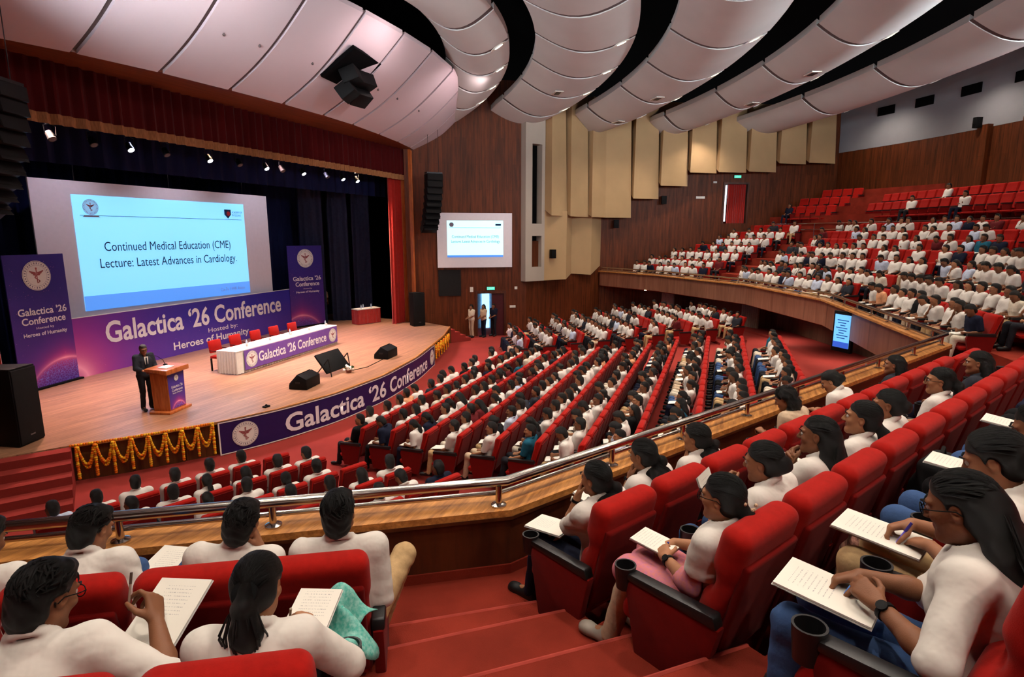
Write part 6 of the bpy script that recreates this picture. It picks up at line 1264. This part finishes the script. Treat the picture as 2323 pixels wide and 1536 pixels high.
# ================================================================ people close to the camera
SEAT = {(s[0], s[1], s[2]): s for s in SEATS}
def near(block, row, i, label, P, **k):
    s = SEAT[(block, row, i)]; b, tips = make_person(P, label, 'seated listeners close by', loc=s[3], rz=s[4], **k); return b, tips, (s[3], s[4])
def tom(W_, p): return Matrix.Translation(W_[0]) @ Matrix.Rotation(W_[1], 4, 'Z') @ Vector(p)
def book(W_, p, yaw, pitch, label, w=.2, l=.28, curl=0, roll=0, cover=(205, 200, 196)):
    p = (p[0], p[1] - .03, p[2] - .045)
    return make_notebook(tom(W_, p), Matrix.Rotation(W_[1] + R(yaw), 3, 'Z') @ Matrix.Rotation(R(pitch), 3, 'X') @ Matrix.Rotation(R(roll), 3, 'Y'), label, w, l, curl, cover)
NR = dict(py=-.035)
DN = (0, -.1, -1)
WRITE_R = dict(d=(-.55, .75, -.32), pn=(-.45, .1, -.9), curl='write', op=.6, tb=(.35, .45)); REST_L = dict(d=(.55, .75, -.25), pn=(.1, 0, -1), curl='rest'); REST_R = dict(d=(-.45, .8, -.25), pn=(-.1, 0, -1), curl='rest')
GRIP_L = dict(d=(.6, .75, .1), pn=(.3, .1, -.9), curl='grip')
# ---- corner block, first row
P = Pose('m', lean=6, head=(-2, 4, 0), wr=(.25, .34, .62), wl=(-.16, .36, .62), knees=((-.20, 0.49, 0.54), (.40, .46, .64)), ankles=((-.17, .56, .09), (.22, .55, .09)), px=.08, pr=(.15, -.4, -1), sc=1.03, py=-.02)
near('corner', 1, 0, 'short-haired person in white shirt and khaki trousers, aisle seat of the first corner row', P, sk=1, trousers='khaki', sleeve=1.25, hands={1: REST_R, -1: REST_L}, seed=1, shoe='brown')
P = Pose('m', lean=9, side=8, head=(-8, 8, 10), wr=('face', .10, .02, -.12), wl=(-.12, .40, .60), pr=(.3, .15, -1), px=.04, sc=1.0)
near('corner', 1, 1, 'person in white shirt resting a hand against his face, middle of first corner row', P, sk=0, hair='side', trousers='charcoal', sleeve=.9, hands={1: dict(d=(-.3, .25, .9), pn=(-.9, .0, .2), curl='fist'), -1: REST_L}, seed=2)
P = Pose('m', lean=22, side=-4, head=(-18, 26, 0), wr=(.12, .46, .69), wl=(-.02, .44, .66), knees=((-.02, .54, .66), (.30, .54, .66)), ankles=((-.1, .6, .09), (.2, .6, .09)), px=-.08)
b, t, W_ = near('corner', 1, 2, 'short-haired person in white shirt and blue jeans writing, left of the first corner row', P, sk=0, trousers='denim', sleeve=1.3, hands={1: WRITE_R, -1: REST_L}, seed=3)
book(W_, (.12, .60, .70), -18, 10, 'white notebook on the jeans of the person writing in the first corner row', .22, .3); pen_at(t[1], 1, W_, 'dark pen in the hand of the person writing in the first corner row', (40, 30, 30))
P = Pose('m', lean=10, head=(-10, 25, 0), wr=(.12, .44, .66), wl=(-.06, .42, .66))
b, t, W_ = near('corner', 1, 3, 'person in white shirt at the far left edge, first corner row, with a notebook', P, sk=1, trousers='charcoal', sleeve=1.3, hands={1: WRITE_R, -1: REST_L}, seed=4)
book(W_, (.10, .58, .68), -24, 14, 'white notebook at the left picture edge by the balcony ledge', .24, .32)
# ---- corner block, second row
P = Pose('f', lean=10, head=(-8, 26, 0), wr=(.13, .42, .76), wl=(.02, .40, .72), pr=(.8, -.4, -.5), px=.0, sc=1.02)
b, t, W_ = near('corner', 2, 0, 'long ponytailed person in white coat writing beside a teal scarf, second corner row', P, sk=2, hair='pony', trousers='charcoal', sleeve=1.75, hands={1: dict(WRITE_R, d=(-.3, .85, .1)), -1: REST_L}, seed=5, coat=True)
book(W_, (.12, .55, .755), -12, 10, 'white notebook under the hand of the ponytailed person in the second corner row', .18, .26); pen_at(t[1], 1, W_, 'silver pen in the hand of the ponytailed person in the second corner row', (150, 130, 110))
cl = MB(); rg = np.random.default_rng(3)
cl.sheet(16, 18, lambda u, v: (.04 + .24 * u + .05 * math.sin(v * 7) * u, .36 + .30 * v, .64 + .03 * math.sin(u * 9 + v * 4) + .025 * math.sin(v * 13 + u * 3) - .28 * max(0, u - .62) + .02 * v))
o = cl.build('scarf', mat('teal_print', (72, 168, 152), .85, .1, c2=(150, 200, 190), scale=(70, 70, 70), var=.1), smooth='all', label='crumpled teal patterned scarf on the lap of the ponytailed person in the second corner row', cat='scarf'); o.location = tom(W_, (.06, .06, .0)); o.rotation_euler.z = W_[1]
sd = o.modifiers.new('thickness', 'SOLIDIFY'); sd.thickness = .006
m = MB(); m.lathe([(.03, -.012), (.042, -.012), (.042, .012), (.03, .012)], tuple(P.H(0, -.118, -.008)), 18, Matrix([list(x) for x in (P.Rh @ rotx(80))])); m.build('scrunchie', [M['dark']], b, smooth=True)
P = Pose('m', lean=22, side=-6, head=(-18, 24, 0), wr=(.12, .46, .84), wl=(-.08, .46, .74), knees=((-.12, 0.51, 0.52), (.30, 0.47, 0.61)), ankles=((-.13, .58, .09), (.26, .56, .09)), pr=(.8, -.3, -.6), px=-.14, pz=-.04, sc=1.04)
b, t, W_ = near('corner', 2, 1, 'glasses-wearing person in white shirt writing with a raised pen, bottom left, second corner row', P, sk=1, hair='side', trousers='charcoal', sleeve=1.2, hands={1: dict(d=(-.25, .6, .6), pn=(-.85, .2, -.4), curl='write', op=.6), -1: REST_L}, glasses=True, seed=6)
book(W_, (.10, .60, .80), -14, 20, 'white notebook held by the glasses-wearing person at the bottom left', .22, .30); pen_at(t[1], 1, W_, 'brown pen in the hand of the glasses-wearing person at the bottom left', (90, 70, 60), (.1, .2, 1))
# ---- near right block, first row
P = Pose('f', lean=4, side=-6, head=(6, 4, -4), wr=(-.02, .36, .62), wl=('face', -.055, .12, -.14), pl=(-.12, .3, -1), px=.05, **NR)
b, t, W_ = near('near', 1, 0, 'curly ponytailed person with a white wristwatch, hand at her mouth, by the aisle steps', P, sk=2, hair='curly_pony', trousers='navy', sleeve=.95, hands={1: REST_R, -1: dict(d=(.45, -.05, .9), pn=(.5, -.8, .1), curl='point')}, watch=(-1, 'white'), seed=7)
book(W_, (-.08, .46, .66), 12, -4, 'white papers on the lap of the person with the white wristwatch', .2, .28)
P = Pose('f', lean=12, side=-4, head=(4, 12, -4), wr=('face', .05, .15, -.22), wl=('face', -.03, .125, -.165), pl=(-.15, .3, -1), px=.05, **NR)
b, t, W_ = near('near', 1, 1, 'ponytailed person with a steel bracelet, chin on her hand, second in the first near row', P, sk=0, hair='curly_pony', trousers='charcoal', sleeve=.95, hands={1: dict(d=(-.5, .1, .8), pn=(-.5, -.7, .2), curl='fist'), -1: dict(d=(.25, -.1, .95), pn=(.4, -.9, .1), curl='fist')}, watch=(-1, 'steel'), seed=8)
book(W_, (-.14, .50, .68), 10, 8, 'white notebook on the lap of the person with the bracelet', .2, .28, .03)
P = Pose('f', lean=8, side=-3, head=(10, 4, -3), wr=(.10, .36, .62), wl=('face', -.02, .085, -.20), pl=(-.15, .3, -1), px=.05, **NR)
near('near', 1, 2, 'ponytailed person with a black wristband, fist under her chin, third in first near row', P, sk=2, hair='curly_pony', trousers='charcoal', sleeve=.95, hands={1: REST_R, -1: dict(d=(.2, -.1, .95), pn=(.4, -.9, .1), curl='fist')}, watch=(-1, 'dark'), seed=9)
P = Pose('f', lean=20, head=(12, 26, 0), wr=(.05, .42, .66), wl=(-.12, .42, .70), px=.05, **NR)
near('near', 1, 5, 'curly-haired person bending forward by the balcony ledge between empty red seats', P, sk=0, hair='curly', shirt='beige', trousers='black', sleeve=.9, hands={1: REST_R, -1: GRIP_L}, seed=10)
P = Pose('f', lean=24, head=(20, 34, 8), wr=(.02, .44, .68), wl=(-.10, .44, .70), px=.05, **NR)
near('near', 1, 7, 'dark-haired person leaning far forward with head bowed, first near row', P, sk=2, hair='bun', trousers='charcoal', sleeve=.9, hands={1: REST_R, -1: REST_L}, seed=11)
P = Pose('f', lean=2, head=(14, 2, 0), wr=(.12, .36, .60), wl=(-.10, .36, .62), px=.05, **NR)
near('near', 1, 9, 'long-haired person in dark grey top near the balcony corner, first near row', P, sk=0, hair='long', shirt='dark_grey', trousers='navy', sleeve=1.9, hands={1: REST_R, -1: REST_L}, seed=12)
# ---- near right block, second row
P = Pose('f', lean=-2, side=-3, head=(8, 6, 0), wr=(.08, .40, .66), wl=(-.08, .34, .66), knees=((-.15, 0.47, 0.51), (.10, 0.51, 0.51)), ankles=((-.16, .58, .09), (.06, .58, .09)), px=.0, **NR)
b, t, W_ = near('near', 2, 0, 'glasses-wearing person with low ponytail, pink printed kurta and white coat, writing in the aisle seat', P, sk=2, hair='low_pony', trousers='beige', sleeve=.62, kurta='print', hands={1: WRITE_R, -1: dict(d=(.55, .6, .1), pn=(.7, .0, -.7), curl='grip')}, glasses=True, watch=(-1, 'dark'), shoe='grey', seed=13)
book(W_, (.0, .46, .685), 8, 6, 'small white notebook held over the pink kurta', .16, .22, 0, 0, (120, 60, 60)); pen_at(t[1], 1, W_, 'blue pen in the hand of the person in the pink kurta', (30, 50, 150))
m = MB(); rg = np.random.default_rng(4); [m.ball(P.H(0, -.118, -.035) + rg.normal(0, .016, 3), .009, n=6, k=4) for _ in range(12)]; m.build('hair_tie', mat('scrunchie_beige', (205, 170, 140), .7), b, smooth=True, label='beige beaded hair tie')
P = Pose('f', lean=10, side=-4, head=(12, 10, -4), wr=(.03, .34, .80), wl=(-.10, .32, .88), pl=(-.8, .2, -.7), px=.05, **NR)
b, t, W_ = near('near', 2, 1, 'bun-haired person holding a curled notebook, second seat of the second near row', P, sk=0, hair='bun', trousers='denim', sleeve=.9, hands={1: REST_R, -1: dict(d=(.5, .5, .5), pn=(.6, -.4, -.3), curl='grip')}, seed=14)
book(W_, (.0, .44, .78), 14, 24, 'curled open white notebook held by the bun-haired person', .2, .28, .08)
P = Pose('f', lean=8, head=(14, 2, 0), wr=('face', .05, .14, -.22), wl=('face', -.05, .14, -.19), pl=(-.8, .2, -1), pr=(.8, .2, -1), sc=1.03, px=.05, **NR)
near('near', 2, 2, 'long-haired person with clasped hands under her chin, third seat of the second near row', P, sk=1, hair='long', trousers='charcoal', sleeve=.9, hands={1: dict(d=(-.6, .2, .6), pn=(-.4, -.7, -.3), curl='grip'), -1: dict(d=(.6, .25, .5), pn=(.3, -.7, -.5), curl='grip')}, seed=15)
P = Pose('f', lean=4, head=(16, -2, 0), wr=(.06, .38, .64), wl=(-.10, .38, .64), sc=1.03, px=.05, **NR)
b, t, W_ = near('near', 2, 3, 'low-ponytailed person looking up at the stage, fourth seat of the second near row', P, sk=2, hair='low_pony', trousers='navy', sleeve=.9, hands={1: REST_R, -1: REST_L}, seed=16)
book(W_, (-.02, .52, .70), 6, 10, 'white notebook on the lap of the person looking up at the stage', .2, .28)
P = Pose('f', lean=6, head=(16, 4, 0), wr=(.06, .38, .64), wl=(-.10, .38, .64), px=.05, **NR)
near('near', 2, 4, 'person with swept-back bun hair, fifth seat of the second near row', P, sk=0, hair='bun', trousers='navy', sleeve=.9, hands={1: REST_R, -1: REST_L}, seed=17)
P = Pose('f', lean=4, head=(20, 2, 0), wr=(.06, .38, .64), wl=(-.10, .40, .66), px=.05, **NR)
near('near', 2, 6, 'glasses-wearing person with ponytail and hair clip, seventh seat of the second near row', P, sk=2, hair='pony', trousers='navy', sleeve=.9, hands={1: REST_R, -1: REST_L}, glasses=True, seed=18)
P = Pose('f', lean=2, head=(14, 4, 0), wr=(.06, .38, .64), wl=(-.10, .40, .66), px=.05, **NR)
near('near', 2, 8, 'dark-haired person in grey top behind the glasses-wearing person, ninth seat of the second near row', P, sk=0, hair='long', shirt='dark_grey', trousers='navy', sleeve=1.2, hands={1: REST_R, -1: REST_L}, seed=19)
# ---- near right block, third row
P = Pose('f', lean=10, side=-3, head=(0, 20, 0), wr=(.04, .41, .71), wl=(-.09, .31, .71), knees=((-.14, 0.52, 0.51), (.08, 0.53, 0.51)), ankles=((-.17, .52, .09), (.08, .50, .09)), pl=(-.8, -.3, -.6), px=.15, pz=-.03, sc=1.0, py=-.06)
b, t, W_ = near('near', 3, 0, 'long-haired person with glasses, lanyard and white coat writing in blue jeans, bottom right', P, sk=1, hair='long', trousers='denim', sleeve=1.12, hands={1: WRITE_R, -1: dict(d=(.35, .85, .25), pn=(.7, .1, -.7), curl='grip')}, glasses=True, watch=(-1, 'dark'), lanyard=True, seed=20, coat=True, fine=.9)
book(W_, (-.06, .47, .685), 8, 5, 'written white notebook on the blue jeans of the person with the lanyard', .21, .30); pen_at(t[1], 1, W_, 'blue pen in the hand of the person with the lanyard', (30, 70, 140), (.35, -.3, .8))
m = MB(); [m.tube([P.B(-.10 + .01 * i, .128, .31 - .012 * i), P.B(-.04, .132, .31 - .012 * i)], .003, 5) for i in range(3)]; m.build('coat_badge', CLOTH['maroon'], b)
P = Pose('f', lean=8, head=(4, 24, 0), wr=(.0, .41, .73), wl=(-.10, .32, .71), knees=((-.14, 0.52, 0.53), (.12, 0.53, 0.52)), pl=(-.8, -.4, -.6), px=.05, **NR)
b, t, W_ = near('near', 3, 1, 'person in khaki trousers writing with a white pen, behind the person with the lanyard', P, sk=0, hair='low_pony', trousers='khaki', sleeve=.8, hands={1: WRITE_R, -1: REST_L}, seed=21)
book(W_, (-.05, .50, .69), 4, 4, 'white notebook on the khaki trousers', .21, .31, 0, 0, (120, 80, 60)); pen_at(t[1], 1, W_, 'white pen with blue cap in the hand above the khaki trousers', (50, 40, 130), (.3, -.3, .8))
P = Pose('f', lean=4, head=(4, 20, 0), wr=(.08, .36, .62), wl=(-.12, .34, .62), knees=((-.15, 0.54, 0.53), (.12, 0.55, 0.52)), px=.05, **NR)
near('near', 3, 2, 'dark-haired person in blue jeans, third seat of the third near row', P, sk=1, hair='low_pony', trousers='denim', sleeve=.9, hands={1: REST_R, -1: REST_L}, seed=22)
P = Pose('f', lean=8, head=(4, 24, 0), wr=(.0, .41, .73), wl=(-.12, .36, .68), knees=((-.13, 0.53, 0.52), (.12, 0.53, 0.52)), px=.05, **NR)
b, t, W_ = near('near', 3, 3, 'person in black trousers writing with a pale blue pen, fourth in third near row', P, sk=2, hair='pony', trousers='black', sleeve=1.0, hands={1: WRITE_R, -1: REST_L}, seed=23)
book(W_, (-.05, .50, .69), 4, 4, 'white notebook on black trousers under the pale blue pen', .2, .28); pen_at(t[1], 1, W_, 'pale blue pen in the fourth seat of the third near row', (90, 140, 210), (.2, -.2, 1))
for i, tr, lb in ((4, 'denim', 'person in blue jeans, fifth seat of the third near row'), (5, 'charcoal', 'person in dark trousers with a notebook, sixth seat of the third near row'), (6, 'black', 'person in black trousers, seventh seat of the third near row'), (7, 'navy', 'person in navy trousers, eighth seat of the third near row')):
    P = Pose('f' if i % 2 else 'm', lean=2, head=(8, 16, 0), wr=(.05, .40, .64), wl=(-.1, .38, .64), knees=((-.15, 0.54, 0.53), (.12, 0.55, 0.52)))
    b, t, W_ = near('near', 3, i, lb, P, sk=i % 3, hair='low_pony' if i % 2 else 'short', trousers=tr, sleeve=.9, hands={1: REST_R, -1: REST_L}, seed=23 + i, fine=1.3)
    if i == 5: book(W_, (-.03, .50, .68), 4, 6, 'white notebook of the person in dark trousers, third near row', .2, .28)
# ---- bags between the seats
def bag(p, rz, c, label, stripes=False):
    o = empty('backpack', p, rz, label=label, cat='bag'); f = Field((-.2, -.16, 0), (.2, .16, .45), .014); f.box(V(0, 0, .2), V(.15, .10, .2), None, .07, .02); f.box(V(0, .09, .14), V(.11, .05, .11), None, .04, .03); f.wob(.006, 20, 2)
    link('body', sdf('body', f, mat('bag_cloth', c, .8, .2, c2=tuple(min(255, x * 2 + 40) for x in c) if stripes else None, scale=(3, 90, 90) if stripes else (20, 20, 20))), o); m = MB()
    for i in (-1, 1): m.tube([(i * .08, -.09, .36), (i * .10, -.17, .28), (i * .11, -.15, .12), (i * .10, -.09, .04)], .016, 6)
    m.tube([(-.04, 0, .39), (0, 0, .45), (.04, 0, .39)], .012, 6); m.build('strap', mat('bag_strap', (28, 24, 24), .8), o, smooth=True); return o
s = SEAT[('near', 3, 2)]; bag(tom((s[3], s[4]), (-.05, .66, .0)), s[4] + .4, (70, 44, 36), 'brown striped backpack on the floor behind the second near row', True)
s = SEAT[('near', 3, 4)]; bag(tom((s[3], s[4]), (-.1, .66, .12)), s[4], (20, 20, 22), 'black backpack on the floor behind the second near row')
s = SEAT[('corner', 1, 0)]; bag(tom((s[3], s[4]), (.36, -.72, .22)), s[4] + 1.2, (66, 50, 44), 'small dark bag hanging beside the corner aisle seat')
# ================================================================ people standing and speaking
def standing(loc, rz, label, P, name='person', **k): return make_person(P, label, None, loc=loc, rz=rz, **k)
ST = dict(stand=True, lean=-1)
kz = ((-.09, .02, .50), (.09, .02, .50)); az = ((-.10, -.02, .09), (.10, -.02, .09))
P = Pose('m', **dict(ST, lean=6), head=(-12, 12, 0), wr=(.16, .30, 1.05), wl=(-.16, .32, 1.06), knees=kz, ankles=az)
sb, t = standing((9.3, 13.38, STG), R(172), 'speaker in dark grey suit, white shirt and glasses standing at the lectern', P, sk=0, hair='short', hairmat=GREYHAIR, shirt='dark_grey', trousers='charcoal', sleeve=1.88, hands={1: dict(d=(-.3, .9, -.1), pn=(0, 0, -1), curl='rest'), -1: dict(d=(.3, .9, -.1), pn=(0, 0, -1), curl='rest')}, glasses=True, fine=1.3)
m = MB(); m.add([tuple(P.B(x, y, z)) for x, y, z in ((-.05, .115, .47), (.05, .115, .47), (.035, .135, .30), (0, .14, .20), (-.035, .135, .30))], [(0, 1, 2, 3, 4)]); m.build('shirt_front', M['paper'], sb); m = MB(); m.add([tuple(P.B(x, y, z)) for x, y, z in ((-.014, .122, .45), (.014, .122, .45), (.024, .146, .26), (0, .148, .20), (-.024, .146, .26))], [(0, 1, 2, 3, 4)]); m.build('necktie', CLOTH['charcoal'], sb)
for loc, rz, lb, tr, sh, hr in (((25.45, 12.35, 0), 60, 'person in cream shirt and beige trousers standing left of the open stalls door', 'beige', 'cream', 'short'), ((25.8, 11.85, 0), 62, 'person in pale shirt and dark jeans standing in the stalls doorway', 'navy', 'beige', 'long'), ((26.25, 11.5, 0), 75, 'person in navy top with folded arms standing in the lit gap of the stalls door', 'charcoal', 'navy', 'short')):
    P = Pose('m', **ST, head=(0, 2, 0), wr=(.06, .22, 1.0), wl=(-.06, .22, 1.0), knees=kz, ankles=az); standing(loc, R(rz), lb, P, sk=1, hair=hr, shirt=sh, trousers=tr, sleeve=.9, fine=2.2)
P = Pose('m', **ST, head=(0, 2, 0), wr=(.2, .05, .85), wl=(-.2, .05, .85), knees=kz, ankles=az); standing((23.3, 19.6, STG), R(150), 'person in pale shirt standing in the dark gap between the stage side drapes', P, sk=1, hair='short', shirt='cream', trousers='charcoal', sleeve=.9, fine=2.2)
# the hall operator's camera on the upper rail and a photographer behind it

m = MB(); m.lathe([(.07, .0), (.07, -.012), (.05, -.02)], n=14); SL = m.mesh('soffit_lamp', M['bulb'])
for i, p in enumerate(((30.2, 4.6), (27.6, 1.2), (24.2, -1.6), (20.5, -3.2))):
    o = link('soffit_lamp', SL, label=f'small round lamp in the ceiling under the balcony, {ORD[i]} from the far side wall', cat='ceiling light', group='lamps under the balcony'); o.location = (*p, LZ - .84)
# a shelf with files and a bag hanging on the wall behind the last stalls row
sh = empty('wall_shelf', (19.9, -4.15, 1.0), R(8), label='small brown ledge with files on the wall behind the last stalls row', cat='shelf'); m = MB(); m.box((0, 0, 0), (1.1, .4, .04)); m.box((0, -.12, -.25), (1.0, .05, .46)); m.build('board', M['parapet'], sh)
for i in range(3): o = MB().box((0, 0, 0), (.5, .3, .05)).build('file', CLOTH['yellow'] if i < 2 else M['paper'], label=('lower yellow file', 'middle yellow file', 'white file topmost')[i] + ' on the ledge behind the last stalls row', cat='file', group='files on the ledge'); o.location = (19.75, -4.12, 1.05 + .052 * i); o.rotation_euler.z = R(8 + 6 * i)
f = Field((-.25, -.2, 0), (.25, .2, .75), .02); f.ell(V(0, 0, .28), V(.2, .15, .28), None); f.cone(V(0, 0, .45), V(0, 0, .7), .09, .03, .06); f.wob(.01, 18, 4); f.ridge(.012, 22, 1)
o = link('plastic_bag', sdf('plastic_bag', f, mat('grey_plastic', (120, 126, 140), .3, .5)), label='grey plastic bag hanging from the ledge behind the last stalls row', cat='bag'); o.location = (20.4, -3.8, .35)
